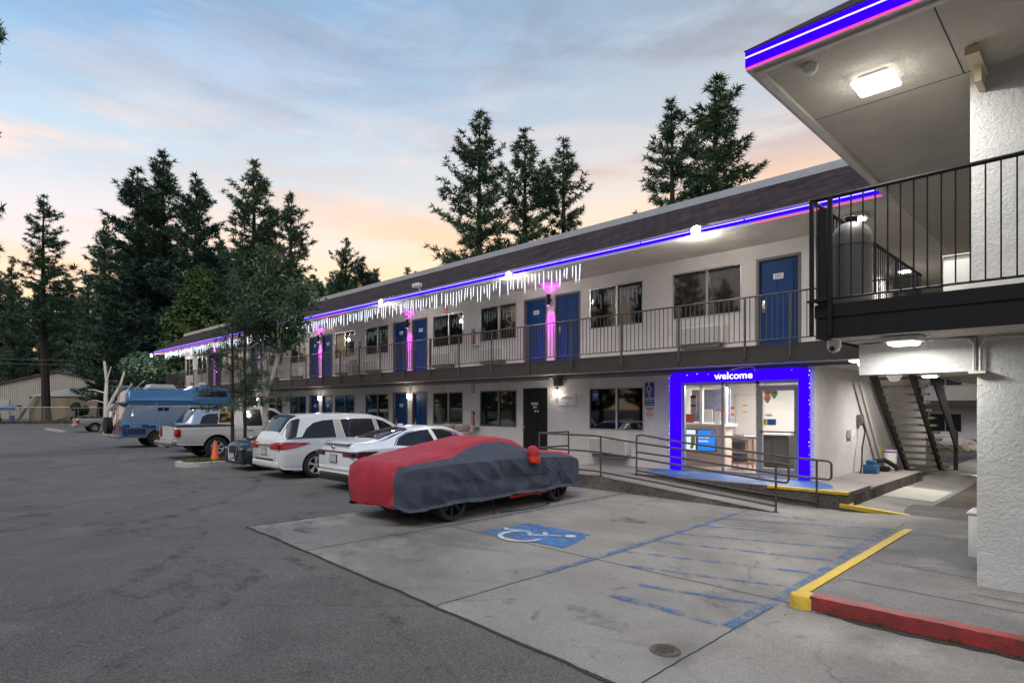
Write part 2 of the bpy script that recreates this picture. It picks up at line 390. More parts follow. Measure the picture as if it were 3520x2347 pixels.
m_black = M('black_paint', (.008,.008,.009), rough=.6, var=.2, vscale=2, spec=.25)
m_rail = M('rail_brown', (.065,.055,.05), rough=.5, var=.15)
m_frame = M('door_frame_taupe', (.115,.10,.095), rough=.6, var=.1)
m_door = M('door_blue', (.004,.036,.14), rough=.6, var=.12, vscale=2, spec=.25)
m_alu = M('aluminium', (.42,.42,.41), rough=.35, metal=.7, var=.08)
m_aluD = M('bronze_aluminium', (.16,.155,.15), rough=.4, metal=.5)
m_white = M('white_plastic', (.62,.61,.58), rough=.5, var=.06)
m_grille = M('grille_shadow', (.06,.06,.06), rough=.8)
m_chrome = M('chrome', (.75,.75,.76), rough=.12, metal=1)
m_brass = M('brass', (.7,.45,.12), rough=.25, metal=1)
m_glass = glass_mat('window_glass', (.9,.93,.95), (.42,.44,.43))
m_clear = glass_mat('clear_glass', (.9,.93,.95), (.93,.95,.94))
m_curt = M('curtain_grey', (.2,.19,.17), rough=.9, var=.2, vscale=3)
m_curtd = M('curtain_dark', (.05,.05,.05), rough=.9, var=.3)
m_yel = M('yellow_paint', (.60,.40,.035), rough=.6, col2=(.36,.25,.06), vscale=6, thr=(.56,.72), bump=.003, bscale=40)
m_red = M('red_kerb_paint', (.31,.03,.03), rough=.5, col2=(.10,.03,.028), vscale=4, thr=(.45,.72), var=.25, bump=.006, bscale=45)
m_blue_w = M('blue_marking', (.055,.15,.32), rough=.7, var=.35, vscale=5, alpha_noise=(5.5, .42, .66))
m_blue_s = M('blue_marking_solid', (.05,.15,.34), rough=.65, var=.3, vscale=4, alpha_noise=(5, .30, .50))
m_wht_w = M('white_marking', (.5,.5,.5), rough=.7, var=.2, alpha_noise=(6, .33, .52))
m_sign_b = M('sign_blue', (.01,.035,.16), rough=.4)
m_sign_w = M('sign_white', (.60,.60,.60), rough=.4)
m_sign_r = M('sign_red', (.55,.03,.04), rough=.4)
m_ink = M('ink', (.02,.02,.025), rough=.5)
e_lamp = EM('lamp_white', (1, .98, .94), 14)
e_lampw = EM('lamp_warm', (1, .93, .80), 12)
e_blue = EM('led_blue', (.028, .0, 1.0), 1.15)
e_tube = EM('led_white_core', (.60, .52, 1.0), 1.5)
e_pink = EM('led_pink', (1.0, .05, .25), 1.3)
e_mag = EM('led_magenta', (1.0, .15, .9), 3)

# ------------------------------------------------------------------ ground
cl01 = lambda v: max(0.0, min(1.0, v))
def gz(x, y):
    n = -0.2*cl01((x+9)/6.5)*cl01((13.2-y)/6)
    d = (-x+y)*S2
    if d > 78: n += min((d-78)*.03, 4)        # the wood behind the sheds climbs gently
    return n
def axis(lo, hi, dlo, dhi, fine, coarse):
    a = list(np.arange(dlo, dhi+.01, fine)); x = dlo; s = fine
    while x > lo: s = min(s*1.35, coarse); x -= s; a.insert(0, max(x, lo))
    x = dhi; s = fine
    while x < hi: s = min(s*1.35, coarse); x += s; a.append(min(x, hi))
    return a
def sheet(name, xs, ys, zf, m, kind='structure', keep=None):
    mb = MB(); vs = [(x, y, zf(x, y)) for x in xs for y in ys]; ny = len(ys); fs = []
    for i in range(len(xs)-1):
        for j in range(ny-1):
            if keep is None or keep((xs[i]+xs[i+1])/2, (ys[j]+ys[j+1])/2): fs.append((i*ny+j, (i+1)*ny+j, (i+1)*ny+j+1, i*ny+j+1))
    mb.add(vs, fs, 0, True); return mb.build(name, m, kind=kind)
gx = axis(-900, 500, -14, 6, .5, 40); gy = axis(-400, 900, -2, 20, .5, 40)
sheet('ground', gx, gy, lambda x, y: gz(x, y)-.03, m_earth)
lx = axis(-84, 40, -14, 6, .5, 6); ly = axis(-60, 14.2, -2, 14.2, .5, 6)
sheet('parking_lot', lx, ly, gz, m_asph, keep=lambda x, y: (-x+y)*S2 < 71)
# concrete pad with its expansion joints
PX0, PX1, PY0, PY1 = -9.75, 9.0, 3.80, 12.6
sheet('concrete_pad', [PX0, -9, -8.5, -8, -7.5, -7, -6.5, -6, -5.5, -5, -4.5, -4, -3.5, -3, -2.5, -2, 0, 3, PX1], list(np.linspace(PY0, PY1, 23)), lambda x, y: gz(x, y)+.006, m_conc)
def gpoly(mb, pts, off, m=0):
    mb.poly([(x, y, gz(x, y)+off) for x, y in pts], m)
def seg_pts(a, b, n=14): return [(a[0]+(b[0]-a[0])*i/n, a[1]+(b[1]-a[1])*i/n) for i in range(n+1)]
jm = MB(); jz = lambda x, y: gz(x, y)+.010
rnd = random.Random(3)
for a, b in [((-4.9,3.8),(-4.9,12.2)), ((-2.55,3.8),(-2.55,6.4)), ((-7.75,3.8),(-7.75,11.2)), ((-9.75,6.1),(-5.2,6.45)), ((-5.2,6.45),(-2.3,6.7)), ((2.0,3.8),(2.0,6.4))]:
    pts = [(x+rnd.uniform(-.006,.006), y+rnd.uniform(-.006,.006)) for x, y in seg_pts(a, b, 26)]
    stroke(jm, pts, .013, jz)
stroke(jm, [(x, y+rnd.uniform(-.02,.02)) for x, y in seg_pts((-9.75,3.78),(9,3.78), 80)], .035, lambda x, y: gz(x, y)+.009)
stroke(jm, [(x+rnd.uniform(-.015,.015), y) for x, y in seg_pts((-9.76,3.78),(-9.76,11.2), 40)], .03, lambda x, y: gz(x, y)+.009)
for a, b in [((-2.26,8.75),(-1.1,8.62)), ((-2.26,10.5),(-1.1,10.42)), ((-1.1,7.9),(6,7.6)), ((-2.26,7.55),(.4,7.50)), ((-2.3,12.49),(4,12.49))]:
    stroke(jm, [(x, y+rnd.uniform(-.005,.005)) for x, y in seg_pts(a, b, 30)], .012, lambda x, y: -.06+.005)
jm.build('pavement_joints', m_joint, kind='structure')
m_oil = M('oil_stain', (.03,.028,.027), rough=.55, alpha_noise=(2.2, .50, .95)); m_tyrem = M('tyre_mark', (.04,.038,.036), rough=.8, alpha_noise=(3.0, .50, .85))
sr = random.Random(17); om = MB()
for (x, y, s_) in [(-12.8,9.5,.8),(-12.5,6.0,.7),(-16.3,6.2,.8),(-16.5,4.5,1.0),(-8.6,6.0,.9),(-8.9,4.6,.6),(-20,5.2,.9),(-24.8,5.6,1.1),(-29,6.2,1.0),(-33,5.5,1.2),(-11,2.6,1.3),(-7.6,2.4,1.0),(-14,1.0,1.4),(-4,1.9,.8),(-6.2,8.9,.5),(-3.6,4.9,.5),(-26,2.5,1.8),(-20,1.5,1.6),(-10,4.9,.8)]:
    om.poly([(x+s_*math.cos(R(a))*sr.uniform(.7,1.2), y+s_*.7*math.sin(R(a))*sr.uniform(.7,1.2), 0) for a in range(0, 360, 24)])
om.v = [(x, y, gz(x, y)+.0115) for x, y, z in om.v]; om.build('oil_stains', m_oil, kind='structure')
tm_ = MB()
for (x, y, r_, a0, a1) in [(-19,-2,9,20,75),(-19.6,-2,8.2,20,75),(-30,-4,11,30,80),(-30.6,-4,10.2,30,80),(-12,-3.5,8,35,95),(-12.6,-3.5,7.2,35,95),(-40,-3,10,40,80),(-7,-6,9.5,60,100)]:
    stroke(tm_, [(x+r_*math.cos(R(a0+(a1-a0)*i/30)), y+r_*math.sin(R(a0+(a1-a0)*i/30))) for i in range(31)], .19, lambda x, y: gz(x, y)+.013)
tm_.build('tyre_marks', m_tyrem, kind='structure')
# painted blue bay lines and access hatching
mk = MB(); zk = lambda x, y: gz(x, y)+.014
stroke(mk, seg_pts((-4.93,5.5),(-4.93,10.8)), .11, zk)
stroke(mk, seg_pts((-2.60,5.5),(-2.60,11.2)), .14, zk)
stroke(mk, seg_pts((-4.93,10.78),(-3.6,11.12)), .10, zk)
for i, (ya, yb) in enumerate([(10.14,11.12),(9.37,10.25),(8.60,9.52),(7.94,8.72),(7.11,7.98),(6.36,7.24),(5.62,6.40)]):
    xa = -4.88 if i < 5 else (-4.4 if i == 5 else -3.9)
    ya2 = yb-(yb-ya)*((-2.66-xa)/(-2.66+4.88))
    stroke(mk, seg_pts((xa,ya2),(-2.66,yb)), .09, zk)
stroke(mk, seg_pts((-3.9,5.43),(-2.63,5.53)), .12, zk)
stroke(mk, seg_pts((-7.70,5.2),(-7.70,11.2), 20), .10, zk)
mk.build('blue_bay_markings', m_blue_w, kind='structure')
ib = MB(); irr = random.Random(8)
ring = []
C4 = [(-7.05,6.36),(-6.98,7.40),(-5.80,7.52),(-5.52,6.58)]
for a, b in zip(C4, C4[1:]+C4[:1]):
    for i in range(8): ring.append((a[0]+(b[0]-a[0])*i/8+irr.uniform(-.03,.03), a[1]+(b[1]-a[1])*i/8+irr.uniform(-.03,.03)))
gpoly(ib, ring, .012)
ib.build('accessible_bay_panel', m_blue_s, kind='structure')
ws = MB(); zw = lambda x, y: gz(x, y)+.020
circ = lambda c, r, a0, a1, n=20: [(c[0]+r*math.cos(R(a0+(a1-a0)*i/n)), c[1]+r*math.sin(R(a0+(a1-a0)*i/n))) for i in range(n+1)]
ux, uy = S2, S2                       # symbol's own axes on the ground
def sym(px, py): return (-6.30+px*.42+py*.42, 6.86+py*.42-px*.42)
stroke(ws, [sym(*p) for p in [(.02,.62),(.0,.05),(-.02,-.15),(.0,-.25)]], .075, zw)
stroke(ws, [sym(*p) for p in [(.0,.22),(-.38,.2)]], .07, zw)
stroke(ws, [sym(*p) for p in [(.0,-.2),(-.42,-.22),(-.62,-.85),(-.8,-.8)]], .075, zw)
stroke(ws, [sym(.12+.55*math.cos(R(t)), -.42+.55*math.sin(R(t))) for t in range(60, -205, -12)], .08, zw)
hc = sym(.04, .84); gpoly(ws, circ(hc, .085, 0, 340, 17), .021)
ws.build('wheelchair_marking', m_wht_w, kind='structure')
# manhole in the pad
mh = MB(); mh.lathe([(0,.012),(.105,.012),(.108,.016),(.122,.016),(.135,.004)], (-2.74,4.60,gz(-2.74,4.6)+.004), n=40)
for k in range(7):
    for s in (1,):
        mh.box(-2.74-.085+.012*abs(k-3), -2.74+.085-.012*abs(k-3), 4.60-.085+k*.027, 4.60-.075+k*.027, gz(-2.74,4.6)+.014, gz(-2.74,4.6)+.022)
tag(mh.build('manhole_cover', M('cast_iron', (.11,.092,.08), rough=.7, metal=.4, var=.4, vscale=12)), 'round rusty manhole cover set in the concrete pad', 'manhole cover')

# sidewalk in front of the right wing, with yellow and red kerbs
SZ = -.06
def swz(x, y):
    return SZ + (.17*cl01((-2.4-x)/1.2) if y > 12.2 else 0)
sw = MB()
sw.box(-2.28, 9, 6.78, 12.5, -.5, SZ)
sw.build('sidewalk', m_walk, kind='structure')
bw = MB()
bw.quad((-3.6,12.25,.11),(-2.4,12.70,SZ+.002),(-2.4,34,SZ+.002),(-3.6,34,.05))
bw.quad((-3.6,12.25,.11),(-3.6,12.25,-.3),(-2.4,12.70,-.3),(-2.4,12.70,SZ+.002))
bw.quad((-2.4,12.503,SZ+.002),(9,12.503,SZ+.002),(9,34,SZ+.002),(-2.4,34,SZ+.002))
bw.build('breezeway_floor', m_path, kind='structure')
pt = MB(); zb = lambda x: SZ+.002+(.17-.002)*cl01((-2.4-x)/1.2)
pt.quad((-3.5,14.2,zb(-3.5)+.006),(-2.62,14.8,zb(-2.62)+.006),(-2.62,16.8,zb(-2.62)+.006),(-3.5,16.2,zb(-3.5)+.006))
pt.build('pale_floor_patch', M('pale_concrete', (.42,.40,.34), rough=.85, var=.15), kind='structure')
dr = MB(); dr.quad((-2.60,12.75,zb(-2.6)+.008),(-2.36,12.75,SZ+.010),(-2.36,26,SZ+.010),(-2.60,26,zb(-2.6)+.008)); dr.build('drain_strip', M('drain_concrete', (.17,.17,.19), rough=.8, var=.2), kind='structure')
k = random.Random(5)
def rough_kerb(name, m, p0, p1, w, z1, z0, n, jit, round0=False):
    mb = MB(); a = Vector((p0[0], p0[1])); b = Vector((p1[0], p1[1])); t = (b-a).normalized(); nn = Vector((-t.y, t.x))
    prof = [(-w/2, z0), (-w/2-.005, z1-.035), (-w/2+.012, z1-.008), (-w/2+.035, z1), (w/2, z1+.001), (w/2, z0)]
    rings = []
    for i in range(n+1):
        q = a+(b-a)*i/n; sc = 1
        if round0 and i < 4: sc = (.45, .75, .92, .99)[i]
        rings.append([(q.x+nn.x*o*sc+nn.x*k.uniform(-jit,jit), q.y+nn.y*o*sc+nn.y*k.uniform(-jit,jit), z+(k.uniform(-jit,jit)*.7 if z > z0 else 0)-(0.03*(1-sc) if z > z0 else 0)) for o, z in prof])
    vs = [v for r in rings for v in r]; np_ = len(prof)
    mb.add(vs, [(i*np_+j, i*np_+j+1, (i+1)*np_+j+1, (i+1)*np_+j) for i in range(n) for j in range(np_-1)], 0, True)
    mb.add(rings[0], [tuple(range(np_))]); mb.add(rings[-1], [tuple(range(np_-1,-1,-1))])
    return mb.build(name, m, kind='structure')
rough_kerb('yellow_kerb', m_yel, (-2.37,12.30), (-2.37,6.62), .14, SZ+.004, -.4, 60, .003)
rough_kerb('red_kerb', m_red, (9,6.70), (-2.24,6.70), .20, SZ+.006, -.5, 120, .005)
kb = MB(); kb.lathe([(0,-.5),(.13,-.5),(.135,SZ-.03),(.12,SZ-.004),(.085,SZ+.008),(0,SZ+.010)], (-2.33,6.68,0), n=24); kb.build('kerb_corner', m_yel, kind='structure')
# broken gutter along the red kerb
gt = MB()
gp = [(x, 6.585-.02*math.sin(x*3)+k.uniform(-.012,.012)) for x in np.linspace(-2.1, 3.0, 60)]
gt.add([v for x, y in gp for v in ((x, y-(.10 if -1.9 < x < -.2 else .04)+k.uniform(-.015,.015), gz(x, y)+.012), (x, 6.602, gz(x, y)+.012))], [(2*i, 2*i+2, 2*i+3, 2*i+1) for i in range(59)])
gt.build('gutter_dirt', M('wet_dirt', (.03,.026,.022), rough=.9, var=.5, vscale=20), kind='structure')

# raised walkway and ramp in front of the main building
pf = MB(); PZ = .32
pf.box(-46.2, -10.45, 12.35, 13.8, -.3, PZ-.12, 0)
pf.box(-10.45, -8.6, 11.32, 13.8, -.3, PZ, 0)
pf.box(-8.6, -3.52, 12.36, 13.8, -.3, PZ, 0)
pf.box(-4.57, -3.45, 13.803, 18.0, -.3, PZ-.02, 0)
pf.build('raised_walkway', m_rampc, kind='structure')
ed = MB()                                     # rough dark aggregate edge of the slab
def rough_face(mb, a, b, z0f, z1f, n, out):
    vs = []
    for i in range(n+1):
        q = (a[0]+(b[0]-a[0])*i/n, a[1]+(b[1]-a[1])*i/n)
        for kx in range(4):
            z = z0f(q)+(z1f(q)-z0f(q))*kx/3; o = out*(1+k.uniform(-.5,.6))
            dx, dy = (b[1]-a[1]), -(b[0]-a[0]); l = math.hypot(dx, dy)
            vs.append((q[0]+dx/l*o, q[1]+dy/l*o, z))
    mb.add(vs, [(i*4+j, (i+1)*4+j, (i+1)*4+j+1, i*4+j+1) for i in range(n) for j in range(3)])
rampz = lambda x: PZ+(-.035-PZ)*cl01((x+8.6)/4.2)
rough_face(ed, (-10.46,11.32), (-4.5,11.32), lambda q: gz(*q)-.05, lambda q: max(rampz(q[0])-.006, gz(*q)+.002), 70, .02)
rough_face(ed, (-10.47,12.35), (-10.47,11.31), lambda q: -.05, lambda q: PZ-.004, 12, .015)
rough_face(ed, (-8.6,12.36), (-3.5,12.36), lambda q: -.15, lambda q: PZ-.008, 60, .02)
rough_face(ed, (-3.45,12.36), (-3.45,18.0), lambda q: -.1, lambda q: PZ-.028, 60, .03)
ed.build('walkway_edge', m_agg, kind='structure')
rp = MB(); n = 24
rp.grid(lambda u, v: (-8.6+4.2*u, 11.32+1.03*v, rampz(-8.6+4.2*u)+.002), n, 3)
rp.build('ramp', m_rampc, kind='structure')
rg = MB()
for i in range(7): rg.box(-8.6, -4.6, 11.45+i*.13, 11.46+i*.13, 0, 0)
rg = MB()
for i in range(7):
    y = 11.45+i*.13
    rg.add([(-8.6,y,PZ+.006),(-8.6,y+.012,PZ+.006),(-4.5,y+.012,rampz(-4.5)+.008),(-4.5,y,rampz(-4.5)+.008)], [(0,3,2,1)])
rg.build('ramp_grooves', M('groove', (.13,.115,.105), rough=1), kind='structure')
bl = MB()
bl.poly([(x, y, PZ+.004) for x, y in [(-8.5,13.6),(-8.45,12.9),(-8.0,12.55),(-7.3,12.42),(-5.0,12.40),(-4.05,12.42),(-3.9,12.8),(-4.1,13.3),(-4.5,13.75),(-7.9,13.75)]])
bl.build('blue_painted_entry', M('blue_floor_paint', (.03,.10,.28), rough=.55, col2=(.32,.33,.30), vscale=2.2, thr=(.57,.68), var=.25), kind='structure')
ye = MB(); ye.rbox(-5.0, -3.5, 12.30, 12.41, PZ-.05, PZ+.012, .015)
ye.quad((-3.62,12.20,.118),(-2.36,12.66,SZ+.012),(-2.36,12.80,SZ+.012),(-3.62,12.36,.118)); ye.quad((-3.62,12.20,.118),(-3.62,12.20,.05),(-2.36,12.66,SZ-.06),(-2.36,12.66,SZ+.012))
ye.build('yellow_step_edge', m_yel, kind='structure')

# ------------------------------------------------------------------ main motel building
YF, YD, YE = 13.8, 12.6, 12.1
XR, XL = -4.57, -46.2
FL, DK0, DK1, SF = .32, 2.82, 3.20, 5.62
main = thing('motel_building', 'long two storey grey stucco motel with balcony, blue doors and brown shingle roof', 'motel', (-25.4, 13.8, 0))
def wall_grid(mb, x0, x1, z0, z1, y, holes, depth, m=0, mr=0):
    xs = sorted({x0, x1, *[v for h in holes for v in h[:2]]}); zs = sorted({z0, z1, *[v for h in holes for v in h[2:]]})
    for a, b in zip(xs, xs[1:]):
        for c, d in zip(zs, zs[1:]):
            mx, mz = (a+b)/2, (c+d)/2
            if any(h[0] < mx < h[1] and h[2] < mz < h[3] for h in holes): continue
            mb.quad((a,y,c),(b,y,c),(b,y,d),(a,y,d), m)
    for h in holes:
        a, b, c, d = h; e = y+depth
        mb.quad((a,y,c),(a,y,d),(a,e,d),(a,e,c), mr); mb.quad((b,y,c),(b,e,c),(b,e,d),(b,y,d), mr)
        mb.quad((a,y,d),(b,y,d),(b,e,d),(a,e,d), mr); mb.quad((a,y,c),(a,e,c),(b,e,c),(b,y,c), mr)
PAIRS = [-12.12, -19.42, -26.62, -33.7, -40.6]
up_doors = [(-5.85, -4.86)]; up_wins = [(-8.0, -6.19), (-10.65, -8.87)]
lo_doors = [(-13.28, -12.27)]; lo_wins = [(-10.68, -8.85)]
for i, c in enumerate(PAIRS):
    up_doors += [(c-1.14, c-.16), (c+.14, c+1.13)]
    if i: lo_doors += [(c-1.16, c-.14), (c+.14, c+1.12)]
    up_wins += [(c-3.22, c-1.47), (c-5.83, c-4.10)]; lo_wins += [(c-3.22, c-1.47), (c-5.85, c-4.12)]
WEL = (-7.74, -4.88, FL+.0, 2.52)
WZU, WZL = (4.12, 5.29), (1.27, 2.46)
up_holes = [(a, b, 3.19, 5.30) for a, b in up_doors]+[(a, b, *WZU) for a, b in up_wins]
lo_holes = [(a, b, FL-.01, 2.50) for a, b in lo_doors]+[(a, b, *WZL) for a, b in lo_wins]+[WEL]
wm = MB()
wall_grid(wm, XL, XR, -.2, 3.0, YF, lo_holes, .14)
wall_grid(wm, XL, XR, 3.0, SF+.02, YF, up_holes, .14)
wm.quad((XR,YF,-.2),(XR,24.5,-.2),(XR,24.5,SF),(XR,YF,SF)); wm.quad((XL,YF,-.2),(XL,YF,SF),(XL,24.5,SF),(XL,24.5,-.2))
wm.quad((XR,24.5,-.2),(XL,24.5,-.2),(XL,24.5,SF),(XR,24.5,SF))
wm.build('wall', m_stuc, main, True)
def door_panel(mb, x0, x1, y, z0, z1):
    w = x1-x0; h = z1-z0
    mb.box(x0, x1, y, y+.045, z0, z1)
    for r0, r1 in ((.82,.94),(.47,.78),(.10,.42)):
        for c0, c1 in ((.13,.45),(.55,.87)):
            a, b, c, d = x0+w*c0, x0+w*c1, z0+h*r0, z0+h*r1
            mb.box(a, b, y-.004, y, c, d); mb.box(a+.018, b-.018, y-.012, y-.004, c+.018, d-.018)
def number_plate(par, txt, x, y, z):
    pm = MB(); pm.rbox(x-.115, x+.115, y-.012, y, z-.065, z+.065, .01)
    p = pm.build('number_plate', m_sign_w, par, True)
    text_mb(txt, .115, (x, y-.014, z), m=0).build('numerals', m_ink, p, True)
def add_door(x0, x1, z0, z1, num=None, lock=True):
    f = MB(); t = .06; y = YF+.05
    f.box(x0, x0+t, YF-.012, YF+.13, z0, z1); f.box(x1-t, x1, YF-.012, YF+.13, z0, z1); f.box(x0+t, x1-t, YF-.012, YF+.13, z1-t, z1)
    fr = f.build('door_frame', m_frame, main, True)
    d = MB(); door_panel(d, x0+t+.003, x1-t-.003, y+.035, z0+.015, z1-t-.003)
    dd = d.build('door', m_door, main, True)
    if num: number_plate(dd, num, (x0+x1)/2-.02, y+.022, z0+1.66)
    if lock:
        h = MB(); lx0 = x0+t+.05
        h.rbox(lx0, lx0+.075, y+.0, y+.03, z0+.86, z0+1.14, .008); h.tube([(lx0+.03,y,z0+.96),(lx0+.03,y-.05,z0+.96),(lx0+.14,y-.05,z0+.96)], .011)
        h.build('handle', m_chrome, dd, True)
    return dd
def add_window(x0, x1, z0, z1, style=0):
    f = MB(); t = .035; ym = (x0+x1)/2+.03; ya, yb = YF-.008, YF+.06
    f.box(x0, x0+t, ya, yb, z0, z1); f.box(x1-t, x1, ya, yb, z0, z1); f.box(x0+t, x1-t, ya, yb, z1-t, z1); f.box(x0+t, x1-t, ya, yb, z0, z0+t)
    f.box(ym-.03, ym+.03, ya+.012, yb, z0+t, z1-t)
    w = f.build('window', m_alu if style != 2 else m_aluD, main, True)
    g = MB()
    g.quad((x0+t,YF+.03,z0+t),(ym-.03,YF+.03,z0+t),(ym-.03,YF+.03,z1-t),(x0+t,YF+.03,z1-t)); g.quad((ym+.03,YF+.045,z0+t),(x1-t,YF+.045,z0+t),(x1-t,YF+.045,z1-t),(ym+.03,YF+.045,z1-t))
    g.build('pane', m_glass, w, True)
    if style != 3:
        c = MB(); n = 90
        c.grid(lambda u, v: (x0+(x1-x0)*u, YF+.115+.022*math.sin(u*95+math.sin(u*17)*2), z0+(z1-z0)*v), n, 1)
        c.build('curtain', m_curt if style == 1 else m_curtd, w, True)
for i, (a, b) in enumerate(up_wins): add_window(a, b, *WZU, style=1 if i in (0, 4, 7, 8) else 0)
for i, (a, b) in enumerate(lo_wins): add_window(a, b, *WZL, style=3 if i == 0 else (1 if i in (2, 6) else 2))
nums = {0:'201', 1:'203', 3:'205', 4:'204', 5:'207', 6:'206', 7:'209', 8:'208'}
for i, (a, b) in enumerate(up_doors): add_door(a, b, 3.20, 5.30, nums.get(i))
nl = {1:'102', 3:'104', 4:'103'}
for i, (a, b) in enumerate(lo_doors):
    if i == 0: continue
    add_door(a, b, FL+.005, 2.50, nl.get(i))
# black iron security door
a, b = lo_doors[0]
sdm = MB(); sdm.box(a, b, YF-.02, YF+.03, FL+.01, 2.50)
for kx in range(1, 5): sdm.box(a+(b-a)*kx/5-.006, a+(b-a)*kx/5+.006, YF-.032, YF-.02, FL+.05, 2.46)
sdm.box(a+.02, b-.02, YF-.03, YF-.02, 2.40, 2.43); sdm.box(a+.02, b-.02, YF-.03, YF-.02, FL+.25, FL+.28)
sdoor = sdm.build('security_door', m_black, main, True)
kn = MB(); kn.lathe([(0,-.06),(.025,-.055),(.03,-.04),(.014,-.03),(.014,0)], (a+.07, YF-.03, 1.18), 'y'); kn.lathe([(0,-.02),(.028,-.018),(.028,0)], (a+.07, YF-.03, 1.30), 'y'); kn.build('handle', m_brass, sdoor, True)
nt_ = MB(); nt_.box(a+.36, a+.66, YF-.038, YF-.033, 1.98, 2.06); nt_.box(a+.44, a+.60, YF-.038, YF-.033, 1.88, 1.95); nt_.box(a+.50, a+.57, YF-.038, YF-.033, 1.76, 1.82); nt_.box(a+.60, a+.68, YF-.038, YF-.033, 1.76, 1.82)
nt_.build('notices', M('faded_notice', (.42,.36,.36), rough=.6, var=.2, vscale=20), sdoor, True)
# deck, fascia, soffits
dk = MB(); dk.box(XL, -2.42, YD+.03, YF+.02, DK0+.05, DK1-.02, 0)
dk.box(-4.57, -3.45, YF+.02, 17.4, DK0+.0, DK1-.02, 0)
dk.build('balcony_deck', m_soff, main, True)
ff = MB(); ff.box(XL-.05, -2.37, YD-.05, YD+.03, DK0, DK1-.10); ff.box(XL-.05, -2.37, YD-.035, YD+.03, DK1-.10, DK1); ff.build('balcony_fascia', m_brown, main, True)
so = MB(); so.box(XL-1.1, -2.82, YE+.06, 24.6, SF, SF+.05); so.build('soffit', m_soff, main, True)
tr = MB(); tr.box(XL, -2.42, YF-.03, YF-.004, DK0-.03, DK0+.05); tr.tube([(XL, YF-.02, DK0-.07),(-4.7, YF-.02, DK0-.07)], .012); tr.build('conduit_trim', m_frame, main, True)
def roof_strip(mb, a, b, c, d, u0, u1, v1): mb.quad(a, b, c, d, 0, [(u0,0),(u1,0),(u1,v1),(u0,v1)])
RZ0, RZ1, RD = SF+.20, 6.86, 1.5
rf = MB()
roof_strip(rf, (XL-1.15,YE-.02,RZ0), (-2.90,YE-.02,RZ0), (-2.90+RD,YE+RD,RZ1), (XL-1.15+RD,YE+RD,RZ1), 0, 44.5, 1.85)
roof_strip(rf, (XL-1.15,24.7,RZ0), (XL-1.15,YE-.02,RZ0), (XL-1.15+RD,YE+RD,RZ1), (XL-1.15+RD,24.0,RZ1), 0, 12.6, 1.85)
roof = rf.build('roof', m_shing, main, True)
cp = MB(); cp.box(XL-1.15+RD-.03, -2.9+RD, YE+RD-.05, YE+RD+.12, RZ1-.03, RZ1+.14); cp.box(XL-1.15+RD-.03, XL-1.15+RD+.12, YE+RD+.12, 24, RZ1-.03, RZ1+.14); cp.build('roof_cap', m_cap, roof, True)
fb = MB(); fb.box(XL-1.12, -2.90, YE, YE+.06, SF-.02, RZ0+.01); fb.box(XL-1.12, XL-1.06, YE+.06, 24.6, SF-.02, RZ0+.01); fb.build('eave_fascia', M('fascia_white', (.45,.45,.5), rough=.6), main, True)
# balcony railing with its posts
def railing(par, pts, z0, z1, posts, m, sp=.114, post_drop=.32, bar=.007, top=.02):
    mb = MB()
    for (x0, y0), (x1, y1) in zip(pts, pts[1:]):
        L_ = math.hypot(x1-x0, y1-y0); n = int(L_/sp)
        mb.tube([(x0,y0,z1),(x1,y1,z1)], top, 6); mb.tube([(x0,y0,z0),(x1,y1,z0)], .013, 4)
        for i in range(n):
            t = (i+.5)/n; x = x0+(x1-x0)*t; y = y0+(y1-y0)*t
            mb.box(x-bar, x+bar, y-bar, y+bar, z0, z1)
    r = mb.build('railing', m, par, True)
    for x, y in posts:
        p = MB(); p.box(x-.019, x+.019, y-.019, y+.019, z0-post_drop, z1-.01); p.build('post', m, r, True)
    return r
posts = [(x, YD-.08) for x in [-4.62,-5.55,-7.10,-8.68,-10.27,-11.85,-13.40,-14.93,-16.45,-17.97,-19.5,-21.0,-22.5,-24.0,-25.5,-27.0,-28.5,-30.0,-31.5,-33.0,-34.5,-36.0,-37.5,-39.0,-40.5,-42.0,-43.5,-45.0]]
railing(main, [(XL,YD-.08),(-2.42,YD-.08)], DK1+.09, 4.22, posts, m_rail, post_drop=.36)

# ------------------------------------------------------------------ lobby behind the welcome glazing
lob = MB(); X0, X1, Y0, Y1, Z0, Z1 = -8.9, -4.62, YF+.15, 18.2, FL, 2.66
lob.quad((X0,Y1,Z0),(X1,Y1,Z0),(X1,Y1,Z1),(X0,Y1,Z1)); lob.quad((X0,Y0,Z0),(X0,Y1,Z0),(X0,Y1,Z1),(X0,Y0,Z1)); lob.quad((X1,Y0,Z0),(X1,Y0,Z1),(X1,Y1,Z1),(X1,Y1,Z0)); lob.quad((X0,Y0,Z1),(X0,Y1,Z1),(X1,Y1,Z1),(X1,Y0,Z1))
lob.quad((X0,YF+.01,Z0+.004),(X1,YF+.01,Z0+.004),(X1,Y1,Z0+.004),(X0,Y1,Z0+.004), 1)
lob.box(-8.75, -8.72, Y0, Y1, Z0, Z1, 0)
lob.box(-8.30, -7.72, Y1-.05, Y1-.003, Z0+.01, 2.25, 2); lob.box(-8.37, -8.30, Y1-.07, Y1-.004, Z0+.01, 2.32, 3); lob.box(-7.72, -7.65, Y1-.07, Y1-.004, Z0+.01, 2.32, 3); lob.box(-8.30, -7.72, Y1-.07, Y1-.004, 2.25, 2.32, 3)
lob.build('lobby_interior', [M('lobby_wall', (.66,.64,.62), rough=.8), M('lobby_floor', (.28,.20,.18), rough=.35, var=.2), M('lobby_door', (.6,.58,.57), rough=.5), M('lobby_trim', (.5,.48,.46), rough=.5)], main, True)
wf = MB(); y0, y1 = YF+.02, YF+.10
for x in (-7.74, -6.70, -5.86): wf.box(x, x+.06, y0, y1, FL+.01, 2.52)
